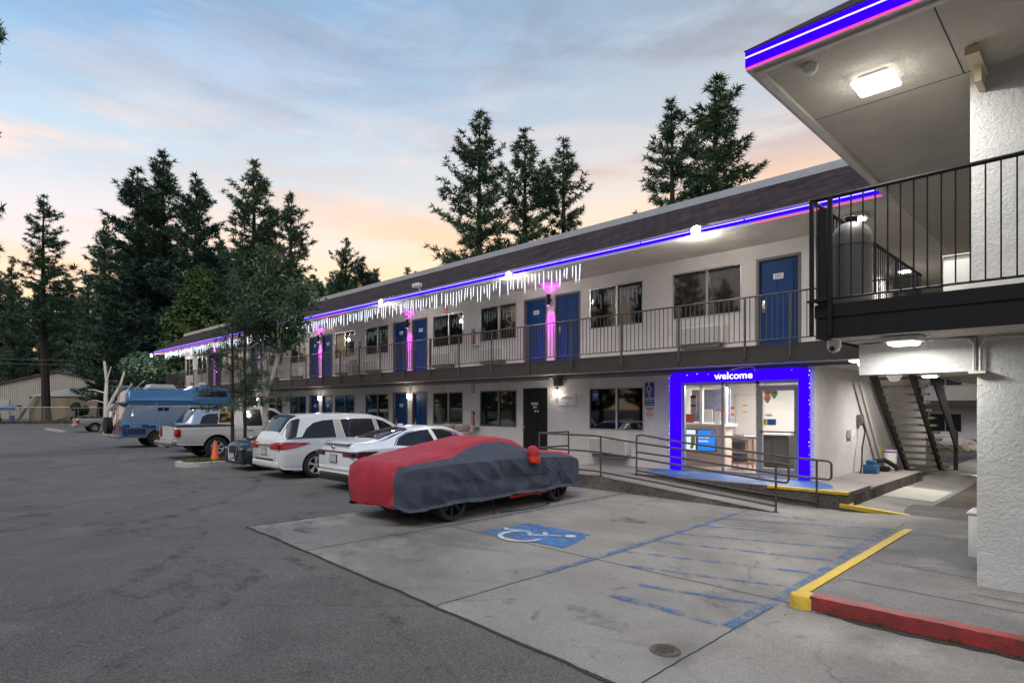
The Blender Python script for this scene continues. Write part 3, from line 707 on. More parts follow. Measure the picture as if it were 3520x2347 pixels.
wf.box(-4.94, -4.88, y0, y1, FL+.01, 2.52); wf.box(-7.68, -4.94, y0, y1, 2.45, 2.519); wf.box(-7.68, -5.86, y0, y1, FL+.01, FL+.07); wf.box(-7.68, -6.70, y0+.01, y1, 1.17, 1.23); wf.box(-6.64, -5.86, y0+.01, y1, 1.17, 1.23)
wf.box(-5.80, -4.94, y0+.01, y1, 2.36, 2.40)
sf = wf.build('storefront_frame', m_alu, main, True)
sg = MB()
for xa, xb in ((-7.68,-6.70),(-6.64,-5.86)): sg.quad((xa,YF+.06,FL+.07),(xb,YF+.06,FL+.07),(xb,YF+.06,2.45),(xa,YF+.06,2.45))
sg.build('pane', m_clear, sf, True)
gd = MB(); gd.box(-5.80,-5.72,YF+.03,YF+.08,FL+.02,2.36); gd.box(-5.02,-4.945,YF+.03,YF+.08,FL+.02,2.36); gd.box(-5.72,-5.02,YF+.03,YF+.08,2.28,2.36); gd.box(-5.72,-5.02,YF+.03,YF+.08,FL+.02,FL+.2)
gdo = gd.build('glass_door', m_alu, main, True)
gq = MB(); gq.quad((-5.72,YF+.055,FL+.2),(-5.02,YF+.055,FL+.2),(-5.02,YF+.055,2.28),(-5.72,YF+.055,2.28)); gq.build('pane', m_clear, gdo, True)
gb = MB(); gb.box(-5.76,-4.98,YF-.03,YF+.0,1.33,1.37); gb.build('push_bar', m_aluD, gdo, True)
st = MB(); st.box(-5.62,-5.42,YF+.044,YF+.048,1.50,1.64,0); st.box(-5.70,-5.63,YF+.044,YF+.048,1.50,1.64,1); st.box(-5.64,-5.50,YF+.044,YF+.048,1.70,1.75,2)
st.build('door_stickers', [M('sticker_blue', (.03,.10,.25)), M('sticker_gold', (.5,.35,.05)), m_sign_w], gdo, True)
lobl = thing('ceiling_light', 'bright ceiling light inside the lobby behind the welcome entrance', 'ceiling light', (-6.6, 15.9, 2.66))
q = MB(); q.box(-7.2,-6.0,15.6,16.2,2.60,2.65); q.build('diffuser', e_lamp, lobl, True)
lamp('AREA', 'lobby_light', (-6.6,15.9,2.58), 105, (1,.95,.88), lobl, 1.4, (0,0,-1))
# reception counter, screens, cart, cabinet, balloons
ct = thing('reception_counter', 'pale pink reception counter with shelf top inside the lobby', 'counter', (-7.4, 15.6, FL))
q = MB(); q.box(-8.7,-7.40,15.3,15.9,FL+.01,1.40); q.build('body', M('counter_pink', (.60,.49,.46), rough=.5), ct, True)
q = MB(); q.box(-8.7,-7.30,15.2,16.0,1.40,1.46); q.box(-7.75,-7.15,16.3,16.9,1.05,1.10); q.build('top', m_sign_w, ct, True)
q = MB(); q.box(-7.72,-7.18,16.35,16.85,FL+.01,1.05); q.build('side_unit', M('counter_wood', (.30,.22,.2), rough=.5), ct, True)
q = MB(); q.box(-8.7,-8.6,15.5,15.6,1.46,2.6); q.box(-8.15,-8.07,15.5,15.6,1.46,2.6); q.box(-7.45,-7.38,15.5,15.6,1.46,2.6); q.box(-8.7,-7.38,15.5,15.6,2.45,2.6); q.build('glazing_bars', m_sign_w, ct, True)
q = MB(); q.box(-8.6,-7.45,15.9,15.92,1.5,2.4,0); q.box(-8.0,-7.75,15.45,15.47,1.5,1.85,1); q.box(-8.55,-8.3,15.45,15.47,1.48,1.72,2); q.box(-7.68,-7.52,15.43,15.45,1.46,1.80,3); q.box(-7.8,-7.5,15.88,15.89,1.7,1.85,2)
q.build('back_office_papers', [M('office_blue_grey', (.16,.17,.26), rough=.6, var=.4, vscale=4), M('paper', (.7,.7,.68)), M('red_tray', (.45,.06,.03)), m_sign_w], ct, True)
for (nm, lb, xa, xb, mt) in (('display_screen', 'blue lit screen reading Book Faster Save More in the lobby window', -7.73,-7.25, EM('screen_blue', (.02,.22,.80), 1.0)), ('display_poster', 'pale lit poster with green figure beside the blue lobby screen', -8.06,-7.80, EM('poster_pale', (.75,.85,.9), .9))):
    t = thing(nm, lb, 'screen' if 'screen' in nm else 'poster', ((xa+xb)/2, 14.6, .8))
    q = MB(); q.box(xa-.03,xb+.03,14.62,14.68,.76,1.34); q.build('casing', m_aluD, t, True)
    q = MB(); q.box(xa,xb,14.605,14.618,.79,1.31); q.build('screen', mt, t, True)
    if 'screen' in nm:
        q = text_mb('Book Faster', .062, (xa+.03,14.60,1.13), align='LEFT'); text_mb('Save More.', .062, (xa+.03,14.60,1.03), align='LEFT', mb=q); q.build('lettering', EM('screen_white', (1,1,1), 1.2), t, True)
        q = MB(); q.rbox(xb-.10,xb-.03,14.597,14.604,1.19,1.29,.004); e = q.build('emblem', M('emblem_red', (.6,.05,.05)), t, True)
        text_mb('6', .08, (xb-.065,14.594,1.24)).build('emblem_mark', m_sign_w, e, True)
    else:
        q = MB(); q.lathe([(0,-.18),(.05,-.1),(.06,.05),(0,.14)], (xb-.06,14.6,1.05), n=10); q.lathe([(0,-.08),(.05,-.02),(0,.06)], (xb-.1,14.6,.88), n=10); q.build('picture', M('poster_green', (.16,.25,.02)), t, True)
ca = thing('lobby_cart', 'small gilded shelf cart of brochures inside the lobby', 'cart', (-6.2, 15.2, FL))
q = MB()
for x in (-6.98,-6.58):
    for y in (15.0,15.3): q.tube([(x,y,FL+.02),(x,y,1.12)], .014, 6)
for z in (.5,.80,1.08): q.box(-7.0,-6.56,14.98,15.32,z,z+.02)
q.build('frame', M('gilt', (.42,.26,.06), rough=.4, metal=.6), ca, True)
q = MB(); q.box(-6.98,-6.76,15.02,15.28,.82,1.02); q.box(-6.98,-6.72,15.02,15.28,.52,.72); q.box(-6.96,-6.8,15.02,15.28,1.10,1.2); q.build('brochures', M('brochure_dark', (.06,.08,.13), var=.6, vscale=14), ca, True)
cb = thing('lobby_cabinet', 'dark grey cabinet standing behind the glass lobby door', 'cabinet', (-5.4, 16.2, FL))
q = MB(); q.box(-6.75,-5.95,16.0,16.6,FL+.01,1.18); q.box(-6.72,-6.37,15.985,16.0,FL+.1,1.1); q.box(-6.33,-5.98,15.985,16.0,FL+.1,1.1); q.build('body', M('cabinet_grey', (.07,.075,.07), rough=.5), cb, True)
q = MB(); q.box(-6.8,-5.9,15.93,16.65,1.18,1.23); q.build('top', m_sign_w, cb, True)
for cx, cz, mcol, lb in ((-5.82,2.27,(.6,.04,.03),'red balloon hanging inside the glass lobby door'),(-5.66,2.22,(.12,.30,.13),'green balloon hanging inside the glass lobby door'),(-5.82,2.12,(.6,.2,.1),'orange balloon below the red balloon in the lobby')):
    q = MB(); q.lathe([(0,-.12),(.03,-.10),(.075,-.02),(.08,.04),(.05,.09),(0,.105)], (cx,14.35,cz), n=14); tag(q.build('balloon', M('balloon_'+lb.split()[0], mcol, rough=.3)), lb, 'balloon')
for xa, za, lb, rd in ((-8.43,1.72,'red headed notice on the lobby wall left of the inner door',m_sign_r),(-8.02,1.80,'orange edged notice on the inner lobby door',M('orange', (.7,.33,.03)))):
    t = thing('notice', lb, 'notice', (xa, Y1, za)); q = MB(); q.box(xa-.07,xa+.07,Y1-.09,Y1-.08,za-.2,za+.2); q.build('sheet', m_sign_w, t, True); q = MB(); q.box(xa-.07,xa+.07,Y1-.10,Y1-.091,za+.13,za+.2); q.box(xa-.07,xa+.07,Y1-.10,Y1-.091,za-.06,za-.01); q.build('heading', rd, t, True)
t = thing('notice', 'red and white notice stuck on the left lobby glass', 'notice', (-7.45,YF+.1,2.0)); q = MB(); q.box(-7.53,-7.38,YF+.065,YF+.07,1.75,2.2); q.build('sheet', m_sign_w, t, True); q = MB(); q.box(-7.53,-7.38,YF+.06,YF+.064,2.13,2.2); q.box(-7.53,-7.38,YF+.06,YF+.064,1.92,1.97); q.build('heading', m_sign_r, t, True)

# ------------------------------------------------------------------ welcome surround
wel = thing('welcome_surround', 'glowing blue frame with white welcome lettering around the lobby entrance', 'entrance surround', (-6.3, 13.7, FL))
def rr_corner(cx, cz, r, a0, a1, n=8): return [(cx+r*math.cos(R(a0+(a1-a0)*i/n)), cz+r*math.sin(R(a0+(a1-a0)*i/n))) for i in range(n+1)]
q = MB()
ox0, ox1, ozb, ozt, ix0, ix1, izt = -8.02, -4.66, FL+.02, 2.77, -7.74, -4.88, 2.52
outer = [(ox0,ozb)]+[(x, z) for x, z in rr_corner(ox0+.15, ozt-.15, .15, 180, 90)]+[(x, z) for x, z in rr_corner(ox1-.15, ozt-.15, .15, 90, 0)]+[(ox1,ozb),(ix1,ozb),(ix1,izt),(ix0,izt),(ix0,ozb)]
q.prism([(x, YF-.10, z) for x, z in outer], (0,.09,0))
q.build('light_box', e_blue, wel, True)
text_mb('welcome', .235, (-6.35, YF-.107, 2.645), depth=.01, sx=1.08).build('lettering', EM('welcome_white', (1,1,1), 1.6), wel, True)
lr = random.Random(4)
fl_ = MB(); fp = MB()
pts = [(ox0-.01, ozb+.1+i*.1) for i in range(24)]+[(ox0+.2+i*.28, ozt-.04+lr.uniform(-.03,.02)) for i in range(11)]+[(ox1+.005, ozb+.1+i*.09) for i in range(26)]
for i, (x, z) in enumerate(pts):
    s = lr.uniform(.004,.009)
    if lr.random() < .45: continue
    (fp if (i % 3 == 0 and x < -7.5) else fl_).lathe([(0,-s),(s,0),(0,s)], (x+lr.uniform(-.01,.01), YF-.11, z), n=6)
fl_.build('fairy_lights', EM('fairy_white', (.6,.8,1), 5), wel, True); fp.build('fairy_lights', EM('fairy_pink', (1,.1,.5), 4), wel, True)
tn = MB()
for i in range(420):
    z = lr.uniform(FL+.05, 2.6); a = lr.uniform(0, 6.28); l = lr.uniform(.03,.075); c = (ox1+.03, YF-.045, z); dx = (math.cos(a)*l, -abs(math.sin(a))*l*.7, lr.uniform(-.03,.03)); w = .006
    tn.add([c, (c[0]+dx[0], c[1]+dx[1], c[2]+dx[2]), (c[0]+dx[0], c[1]+dx[1], c[2]+dx[2]+w), (c[0], c[1], c[2]+w)], [(0,1,2,3)])
tn.build('tinsel_garland', M('tinsel', (.75,.75,.78), rough=.2, metal=.7), wel, True)
# ------------------------------------------------------------------ right wing
wing = thing('motel_wing', 'near right motel wing with pale trowelled stucco walls, black deck and wide soffit', 'motel wing', (2, 8.3, 0))
WX, WY = -1.08, 8.32
DX, DY, D0, D1 = -2.36, 7.15, 2.69, 3.03
EX, EY = -2.88, 6.53
q = MB()
q.quad((WX,WY,-.3),(9,WY,-.3),(9,WY,D0+.01),(WX,WY,D0+.01)); q.quad((WX,WY,-.3),(WX,WY,D0+.01),(WX,28,D0+.01),(WX,28,-.3))
q.quad((WX-.06,WY,D1-.02),(9,WY,D1-.02),(9,WY,SF+.01),(WX-.06,WY,SF+.01)); q.quad((WX-.06,WY,D1-.02),(WX-.06,WY,SF+.01),(WX-.06,28,SF+.01),(WX-.06,28,D1-.02))
q.build('wall', m_stucw, wing, True)
q = MB(); q.box(-2.24, WX-.003, WY-.02, WY+.28, 2.30, 2.675); q.build('beam', m_stucw, wing, True)
q = MB(); q.box(DX+.04, 9, DY+.04, WY+.02, D0, D1-.01); q.box(DX+.04, WX+.02, WY+.02, YD-.06, D0+.002, D1-.012); q.box(-3.44, WX+.02, YD+.1, 28, D0+.004, D1-.014)
q.build('deck', m_soff, wing, True)
q = MB(); q.box(DX, 9, DY, DY+.04, D0-.03, D1-.14); q.box(DX-.01, 9, DY-.015, DY+.04, D1-.14, D1); q.box(DX, DX+.04, DY+.04, YD-.06, D0-.03, D1-.14); q.box(DX-.01, DX+.04, DY+.04, YD-.06, D1-.14, D1)
q.build('deck_fascia', m_black, wing, True)
q = MB(); q.box(EX+.06, 9, EY+.06, 28, SF+.002, SF+.052, 0)
q.box(-1.2, -1.188, EY+.06, WY, SF-.001, SF+.002, 1); q.box(EX+.06, WX, WY-.006, WY+.006, SF-.001, SF+.002, 1)
q.build('soffit', [m_soffw, m_joint], wing, True)
q = MB()
roof_strip(q, (EX-.02,EY-.02,RZ0), (9,EY-.02,RZ0), (9,EY+RD,RZ1), (EX+RD,EY+RD,RZ1), 0, 12, 1.85)
roof_strip(q, (EX-.02,YE,RZ0), (EX-.02,EY-.02,RZ0), (EX+RD,EY+RD,RZ1), (EX+RD,YE+RD,RZ1), 0, 5.6, 1.85)
rw = q.build('roof', m_shing, wing, True)
q = MB(); q.box(EX+RD, 9, EY+RD-.05, EY+RD+.12, RZ1-.03, RZ1+.14); q.build('roof_cap', m_cap, rw, True)
q = MB(); q.box(EX, 9, EY, EY+.06, SF-.02, RZ0+.01); q.box(EX, EX+.06, EY+.06, YE, SF-.02, RZ0+.01); q.build('eave_fascia', MATS['fascia_white'], wing, True)
q = MB(); q.box(EX+.06, EX+.13, EY+.13, YE, SF-.05, SF-.0); q.box(EX+.06, 9, EY+.06, EY+.13, SF-.05, SF); q.build('eave_trim', m_soff, wing, True)
railing(wing, [(9,DY-.02),(DX-.04,DY-.02),(DX-.04,YD-.1)], D1+.06, 4.20, [(DX-.04,DY-.02),(DX+.16,DY-.04),(3.0,DY-.02),(DX-.04,9.0),(DX-.04,10.8)], m_black, post_drop=.40, bar=.0062, top=.022)
q = MB(); q.box(DX-.07, DX+.14, DY-.10, DY-.05, D1+.03, D1+.05); q.box(DX+.02, DX+.11, DY+.0, DY+.03, D1, 4.1); q.build('corner_bracket', m_black, wing, True)
q = MB(); q.box(-1.10,-.98,7.7,8.31,5.52,5.60); q.box(-1.06,-1.0,8.0,8.31,5.35,5.52); q.build('soffit_bracket', M('bracket_tan', (.45,.38,.26), rough=.7), wing, True)
q = MB(); cz = D0-.03
q.tube([(-1.85,7.72,cz),(-2.05,7.68,cz),(-2.2,7.62,cz)], .013); q.tube([(-1.50,8.02,cz),(-1.3,8.2,cz),(-1.15,8.26,cz),(-1.10,8.27,2.60),(-1.10,8.27,2.30)], .013); q.tube([(-.2,8.29,2.655),(-.85,8.28,2.655),(-1.0,8.27,2.63),(-1.045,8.27,2.55),(-1.045,8.27,2.30)], .013); q.box(-1.14,-.99,8.2,8.31,2.27,2.30)
q.build('conduit', M('conduit_cream', (.5,.46,.40), rough=.5), wing, True)
q = MB(); q.box(-4.5, 4, 27.6, 28, 2.2, D0); q.build('rear_beam', m_soff, wing, True)

# ------------------------------------------------------------------ LED eave strips
def led(name, label, segs, pinks, loc, h0=.015, h1=.185):
    t = thing(name, label, 'light strip', loc)
    a = MB(); b = MB(); c = MB()
    for (x0, y0, x1, y1, nx, ny) in segs:
        o = .012
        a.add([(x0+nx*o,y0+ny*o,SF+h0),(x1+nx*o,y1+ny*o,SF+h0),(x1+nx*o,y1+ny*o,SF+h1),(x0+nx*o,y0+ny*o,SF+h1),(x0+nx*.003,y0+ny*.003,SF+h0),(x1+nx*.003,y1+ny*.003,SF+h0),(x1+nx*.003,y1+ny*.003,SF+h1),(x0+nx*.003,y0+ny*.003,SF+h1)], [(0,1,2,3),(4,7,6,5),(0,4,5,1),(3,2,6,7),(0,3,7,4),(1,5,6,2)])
        L_ = math.hypot(x1-x0, y1-y0); n = max(1, int(L_/2.4))
        for i in range(n):
            u0, u1 = i/n, (i+.985)/n
            b.tube([(x0+(x1-x0)*u0+nx*.026, y0+(y1-y0)*u0+ny*.026, SF+.115),(x0+(x1-x0)*u1+nx*.026, y0+(y1-y0)*u1+ny*.026, SF+.115)], .008, 6)
    for (x0, y0, x1, y1, nx, ny) in pinks:
        c = MB(); c.tube([(x0+nx*.02,y0+ny*.02,SF-.004),(x1+nx*.02,y1+ny*.02,SF-.004)], .009, 6); c.build('pink_tube', e_pink, t, True)
    a.build('blue_fascia_glow', e_blue, t, True); b.build('white_tube', e_tube, t, True)  # blue band glows in place of the fascia board lit by the tube
    return t
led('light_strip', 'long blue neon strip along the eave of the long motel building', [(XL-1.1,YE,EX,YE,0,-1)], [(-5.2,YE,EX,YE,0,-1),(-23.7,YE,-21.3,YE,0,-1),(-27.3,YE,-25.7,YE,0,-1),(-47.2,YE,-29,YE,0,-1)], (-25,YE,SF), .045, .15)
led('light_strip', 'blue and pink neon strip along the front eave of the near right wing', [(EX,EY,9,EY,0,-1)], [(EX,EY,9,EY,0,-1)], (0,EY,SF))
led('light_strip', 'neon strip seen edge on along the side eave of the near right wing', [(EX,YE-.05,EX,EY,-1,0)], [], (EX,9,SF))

# ------------------------------------------------------------------ lamps
t = thing('ceiling_light', 'brilliant square canopy light on the high soffit of the near right wing', 'ceiling light', (-1.91,7.72,SF))
q = MB(); q.rbox(-2.06,-1.76,7.56,7.86,SF-.05,SF-.002,.02); q.build('housing', m_white, t, True)
q = MB(); q.rbox(-2.12,-1.70,7.50,7.92,SF-.10,SF-.051,.03); q.build('diffuser', EM('canopy_glow', (1,.98,.94), 4), t, True)
lamp('AREA', 'canopy_light', (-1.91,7.71,SF-.12), 82, (1,.97,.92), t, .30, (0,0,-1)); lamp('POINT', 'canopy_glow', (-1.91,7.71,SF-.32), 9, (1,.97,.92), t, .10)
def deck_light(x, y, z, label, p, rz=0.0):
    t = thing('ceiling_light', label, 'ceiling light', (x,y,z), rz, 'low ceiling lights under the decks')
    q = MB(); q.rbox(-.19,.19,-.19,.19,-.07,-.002,.03); q.build('housing', m_white, t)
    q = MB(); q.rbox(-.13,.13,-.13,.13,-.10,-.071,.015); q.build('diffuser', e_lamp, t)
    lamp('AREA', 'deck_light', (x,y,z-.12), p, (1,.97,.92), t, .25, (0,0,-1)); return t
deck_light(-1.66, 7.80, D0, 'oblong white light under the front deck of the near right wing', 26)
deck_light(-3.45, 12.75, DK0+.045, 'white ceiling light under the balcony right of the welcome frame', 70)
deck_light(-3.55, 13.0, SF, 'bright ceiling light on the upper soffit above the domed bin', 14)
deck_light(-2.2, 24.5, D0, 'small distant ceiling light at the far end of the breezeway', 45)
deck_light(-4.0, 18.9, SF, 'yellowish ceiling light far along the upper walkway', 40)
deck_light(-3.0, 16.5, D0, 'added unseen light above the stair foot, brightening the breezeway', 70)  # added lamp with no visible source, lifts the dark breezeway
def flood(x, z, label, aimx=0.0, p=70, y=YE-.10):
    t = thing('flood_light', label, 'flood light', (x,y,z), 0, 'white flood lights along the long eave')
    q = MB(); q.rbox(-.125,.125,-.045,.03,-.10,.10,.03); q.build('housing', m_white, t)
    q = MB(); q.lathe([(0,-.10),(.05,-.09),(.085,-.07),(.10,-.046)], (0,0,0), 'y', 20); q.build('lens', EM('flood_lens', (1,.97,.90), 30), t)
    q = MB(); q.tube([(0,.03,-.04),(0,.12,-.02)], .02); q.build('bracket', m_white, t)
    lamp('SPOT', 'flood_beam', (x,y-.08,z), p, (1,.96,.88), t, .1, (aimx,-.75,-.75), 150, .7); lamp('POINT', 'flood_glow', (x,y-.05,z-.28), 50, (1,.95,.86), t, .08); return t
flood(-6.38, 5.70, 'flood light on the long eave nearest the near right wing', p=150)
flood(-12.10, 5.62, 'flood light on the long eave above the door numbered 203', .2, 150)
flood(-18.6, 5.66, 'flood light on the long eave left of the white camera', 0, 150)
flood(-27.4, 5.60, 'flood light on the long eave showing through the birch crown', 0, 150)
flood(-47.45, 5.52, 'flood light at the far left tip of the long eave', -.3, 110)
t = thing('ceiling_light', 'far soffit light just right of the left tip of the long eave', 'ceiling light', (-45.6, 12.9, SF)); q = MB(); q.rbox(-45.75,-45.45,12.75,13.05,SF-.09,SF-.002,.02); q.build('diffuser', EM('flood_lens', (1,.97,.9), 30), t, True); lamp('AREA','soffit_light',(-45.6,12.9,SF-.12),25,(1,.95,.85),t,.25,(0,0,-1))
def sconce(x, z, label, p=14):
    t = thing('wall_lamp', label, 'wall lamp', (x, YF, z), 0, 'white glass wall lamps on the lower storey')
    q = MB(); q.lathe([(0,-.13),(.03,-.13),(.035,-.10),(.03,-.095)], (0,-.09,0)); q.box(-.03,.03,-.09,-.002,.10,.14); q.lathe([(.03,.10),(.045,.11),(.045,.14),(0,.15)], (0,-.09,0)); q.build('bracket', m_frame, t)
    q = MB(); q.lathe([(0,-.095),(.04,-.09),(.055,.0),(.06,.06),(.045,.10),(0,.10)], (0,-.09,0), n=16); q.build('globe', EM('globe_glow', (1,.93,.78), 9), t)
    lamp('POINT', 'lamp_light', (x, YF-.2, z), p, (1,.92,.80), t, .06); return t
sconce(-11.88, 2.33, 'glowing wall lamp above the office sign beside the black door', 4.5)
sconce(-19.40, 2.33, 'glowing wall lamp beside the blue door numbered 102', 6)
sconce(-26.60, 2.33, 'glowing wall lamp between two blue doors above the white minivan roof', 6)
sconce(-33.7, 2.33, 'glowing wall lamp half hidden behind the birch trunk', 6)
def washer(c, label, p=30):
    t = thing('wall_washer', label, 'wall washer', (c, YF, 5.15), 0, 'magenta up and down washers between upper doors')
    q = MB(); q.cyl((0,-.13,-.17),(0,-.13,.17),.055,n=18); q.box(-.025,.025,-.13,-.002,-.03,.03); q.build('cylinder', m_black, t)
    q = MB(); q.cyl((0,-.13,-.178),(0,-.13,-.171),.045,n=16); q.cyl((0,-.13,.171),(0,-.13,.178),.045,n=16); q.build('lens', e_mag, t)
    lamp('SPOT', 'down_beam', (c, YF-.13, 4.96), p, (.82,.0,1), t, .04, (0,.10,-1), 75, 1.0)
    lamp('SPOT', 'up_beam', (c, YF-.13, 5.34), p*.28, (.82,.0,1), t, .04, (0,.25,1), 125, 1.0); return t
for c, lb in zip(PAIRS, ('magenta washer lamp right of the door numbered 203','magenta washer lamp between doors 205 and 204','magenta washer lamp between doors 207 and 206','magenta washer lamp half hidden behind the birch crown','magenta washer lamp at the far left of the balcony')): washer(c, lb, 210)
# icicle light strands
e_ice = bpy.data.materials.new('icicle_glow'); e_ice.use_nodes = True
nt = e_ice.node_tree; nt.nodes.clear(); L = nt.links
co = nd(nt, 'ShaderNodeTexCoord').outputs['Object']; wv = nd(nt, 'ShaderNodeTexWave', bands_direction='Z'); wv.inputs['Scale'].default_value = 6.5; L.new(co, wv.inputs[0])
cr = nd(nt, 'ShaderNodeValToRGB'); cr.color_ramp.elements[0].color = (.10,.13,.22,1); cr.color_ramp.elements[1].color = (.85,.95,1,1); L.new(wv.outputs[0], cr.inputs[0])
em = nd(nt, 'ShaderNodeEmission'); em.inputs[1].default_value = 2.6; L.new(cr.outputs[0], em.inputs[0]); L.new(em.outputs[0], nd(nt, 'ShaderNodeOutputMaterial').inputs[0])
ice_me = []
for l in (.22,.30,.38,.47):
    q = MB(); q.tube([(0,0,0),(0,0,-l*.5),(0,0,-l*.85),(0,0,-l)], [.008,.012,.009,.003], 6); ice_me.append(q.mesh('icicle', e_ice))
ir = random.Random(12)
where = ['right end, ending above the door left of the plain window','next to the flood light above door 203','above the upper window right of the camera','under the white camera','above the door pair 205 and 204','beside the red tipped neon piece','left of the swag gap','at the right edge of the birch crown','behind the birch crown','half hidden by the birch stems','left of the birch crown','at its left end over the blue camper']
for s in range(12):
    x1 = -9.56-s*2.95; x0 = x1-2.80
    t = thing('icicle_lights', 'icicle lights under the eave, '+where[s], 'icicle lights', (x1, YE-.03, SF), 0, 'strands of icicle lights')
    n = 20; wp = []
    for i in range(n+1):
        u = i/n; x = -2.80*u; z = -.06-.05*math.sin(u*math.pi*2.0)**2
        wp.append((x, 0, z))
    q = MB(); q.tube(wp, .004, 4); q.build('wire', m_white, t)
    for i in range(n):
        o = link('icicle', ir.choice(ice_me), t); o.location = (wp[i][0]-.05+ir.uniform(-.03,.03), ir.uniform(-.01,.01), wp[i][2]-ir.uniform(0,.03))
        o.rotation_euler = (ir.uniform(-.05,.05), ir.uniform(-.05,.05), 0)

# ------------------------------------------------------------------ air conditioners
def ac(x0, x1, z0, z1, label, y=YF, d=.27):
    w = x1-x0; h = z1-z0
    t = thing('air_conditioner', label, 'air conditioner', (x0, y, z0), 0, 'white through wall air conditioners')
    q = MB(); q.rbox(0, w, -d, -.003, 0, h, .018); q.build('casing', m_white, t)
    q = MB(); q.box(.03, w-.02, -d-.004, -d-.001, .03, h-.03, 1)
    n = int(h/.026)
    for i in range(n): q.box(.03, w-.02, -d-.016, -d-.004, .03+i*(h-.06)/n, .03+i*(h-.06)/n+.013, 0)
    q.build('grille', [m_white, m_grille], t)
    q = MB(); q.box(.1, w-.1, -d+.05, -.004, -.10, -.002); q.build('sleeve', m_frame, t); return t
acx = [(-7.75,-6.55,'air conditioner under the curtained window beside door 201')]+[(a, b, l) for a, b, l in ((-15.2,-14.0,'upper air conditioner left of the door numbered 203'),(-17.85,-16.62,'greenish upper air conditioner right of the door numbered 204'),(-22.45,-21.31,'upper air conditioner left of the door numbered 205'),(-24.95,-23.75,'upper air conditioner left of the beige balcony bin'),(-29.5,-28.3,'upper air conditioner right of the birch stems'),(-32.2,-31.0,'upper air conditioner behind the birch stems'))]
for a, b, l in acx: ac(a, b, 3.45, 3.86, l)
ac(-10.5, -9.25, .62, 1.06, 'ground floor air conditioner behind the ramp handrail')
t = thing('utility_box', 'upper white box sticking out beside the near trowelled wall', 'utility box', (-1.3, 8.8, D1)); q = MB(); q.rbox(-1.42,WX-.064,8.5,9.1,3.22,3.64,.02); q.build('cabinet', m_white, t, True); q = MB(); q.box(-1.44,WX-.064,8.48,9.12,3.642,3.655); q.build('lid', m_white, t, True)
t2 = thing('utility_box', 'white metal cabinet standing low beside the near trowelled wall', 'utility box', (-1.3, 9.3, SZ)); q = MB(); q.rbox(-1.26,WX-.004,9.05,9.5,.10,.62,.012); q.build('cabinet', m_white, t2, True); q = MB(); q.rbox(-1.275,WX-.004,9.03,9.52,.621,.64,.006); q.build('lid', m_white, t2, True)

# ------------------------------------------------------------------ signs and small wall things
t = thing('office_sign', 'white wall sign with grey OFFICE lettering and an arrow', 'sign', (-11.46, YF, 2.2))
q = MB(); q.rbox(-11.77,-11.14,YF-.03,YF-.003,2.045,2.30,.006); q.rbox(-11.77,-11.14,YF-.03,YF-.003,1.96,2.035,.006); q.build('panel', m_sign_w, t, True)
q = text_mb('OFFICE >', .135, (-11.455,YF-.032,2.175), sx=.88); q.build('lettering', m_ink, t, True)
text_mb('Reception', .03, (-11.455,YF-.032,1.997)).build('small_lettering', m_ink, t, True) if False else None
q = MB(); q.box(-11.54,-11.37,YF-.033,YF-.031,1.99,2.003); q.build('small_lettering', m_ink, t, True)
t = thing('accessible_sign', 'blue accessible parking sign with wheelchair symbol right of the office window', 'sign', (-8.66, YF, 2.26))
q = MB(); q.rbox(-8.82,-8.51,YF-.02,YF-.003,1.93,2.57,.008); q.build('border', m_sign_w, t, True)
q = MB(); q.box(-8.81,-8.52,YF-.024,YF-.021,2.13,2.56); q.box(-8.81,-8.52,YF-.024,YF-.021,1.94,2.115); q.build('panel', m_sign_b, t, True)
q = MB()
for s_, z_, h_ in (('PARKING',2.285,.04),('ONLY',2.24,.038),('VAN',2.195,.034),('ACCESSIBLE',2.155,.036),('MINIMUM',2.065,.05),('FINE  $250',1.985,.05)): text_mb(s_, h_, (-8.665,YF-.026,z_), mb=q)
def flat_stroke(mb, pts, w, y):
    P = [Vector((p[0], p[1])) for p in pts]; v = []
    for i, p in enumerate(P):
        tt = (P[min(i+1,len(P)-1)]-P[max(i-1,0)]).normalized(); n = Vector((-tt.y, tt.x))*w/2
        v += [(p.x+n.x, y, p.y+n.y), (p.x-n.x, y, p.y-n.y)]
    mb.add(v, [(2*i, 2*i+1, 2*i+3, 2*i+2) for i in range(len(P)-1)])
cx, cz, s_ = -8.68, 2.42, .105
for pts in ([(0,.9),(0,.15),(.55,.1)], [(0,.5),(.42,.5)], [(.5,.12),(.78,-.6),(.98,-.5)], [(-.02+.62*math.cos(R(a_)), -.25+.62*math.sin(R(a_))) for a_ in range(115, 350, 15)]):
    flat_stroke(q, [(cx+x*s_, cz+z*s_) for x, z in pts], .019, YF-.027)
q.add([(cx+.02*math.cos(i*.52), YF-.027, cz+1.1*s_+.02*math.sin(i*.52)) for i in range(12)], [tuple(range(12))])
q.build('lettering', m_sign_w, t, True)
t = thing('warning_sign', 'small red and white notice below the blue accessible parking sign', 'sign', (-8.66, YF, 1.75))
q = MB(); q.box(-8.79,-8.54,YF-.016,YF-.003,1.59,1.90); q.build('panel', m_sign_w, t, True)
q = MB(); q.box(-8.78,-8.55,YF-.019,YF-.017,1.845,1.89); q.box(-8.78,-8.55,YF-.019,YF-.017,1.70,1.735); q.build('heading', m_sign_r, t, True)
q = MB()
for z_ in (1.82,1.80,1.78,1.76,1.68,1.66,1.64,1.62): q.box(-8.76,-8.57+.02*math.sin(z_*90),YF-.018,YF-.0165,z_,z_+.007)
q.build('lettering', m_ink, t, True)
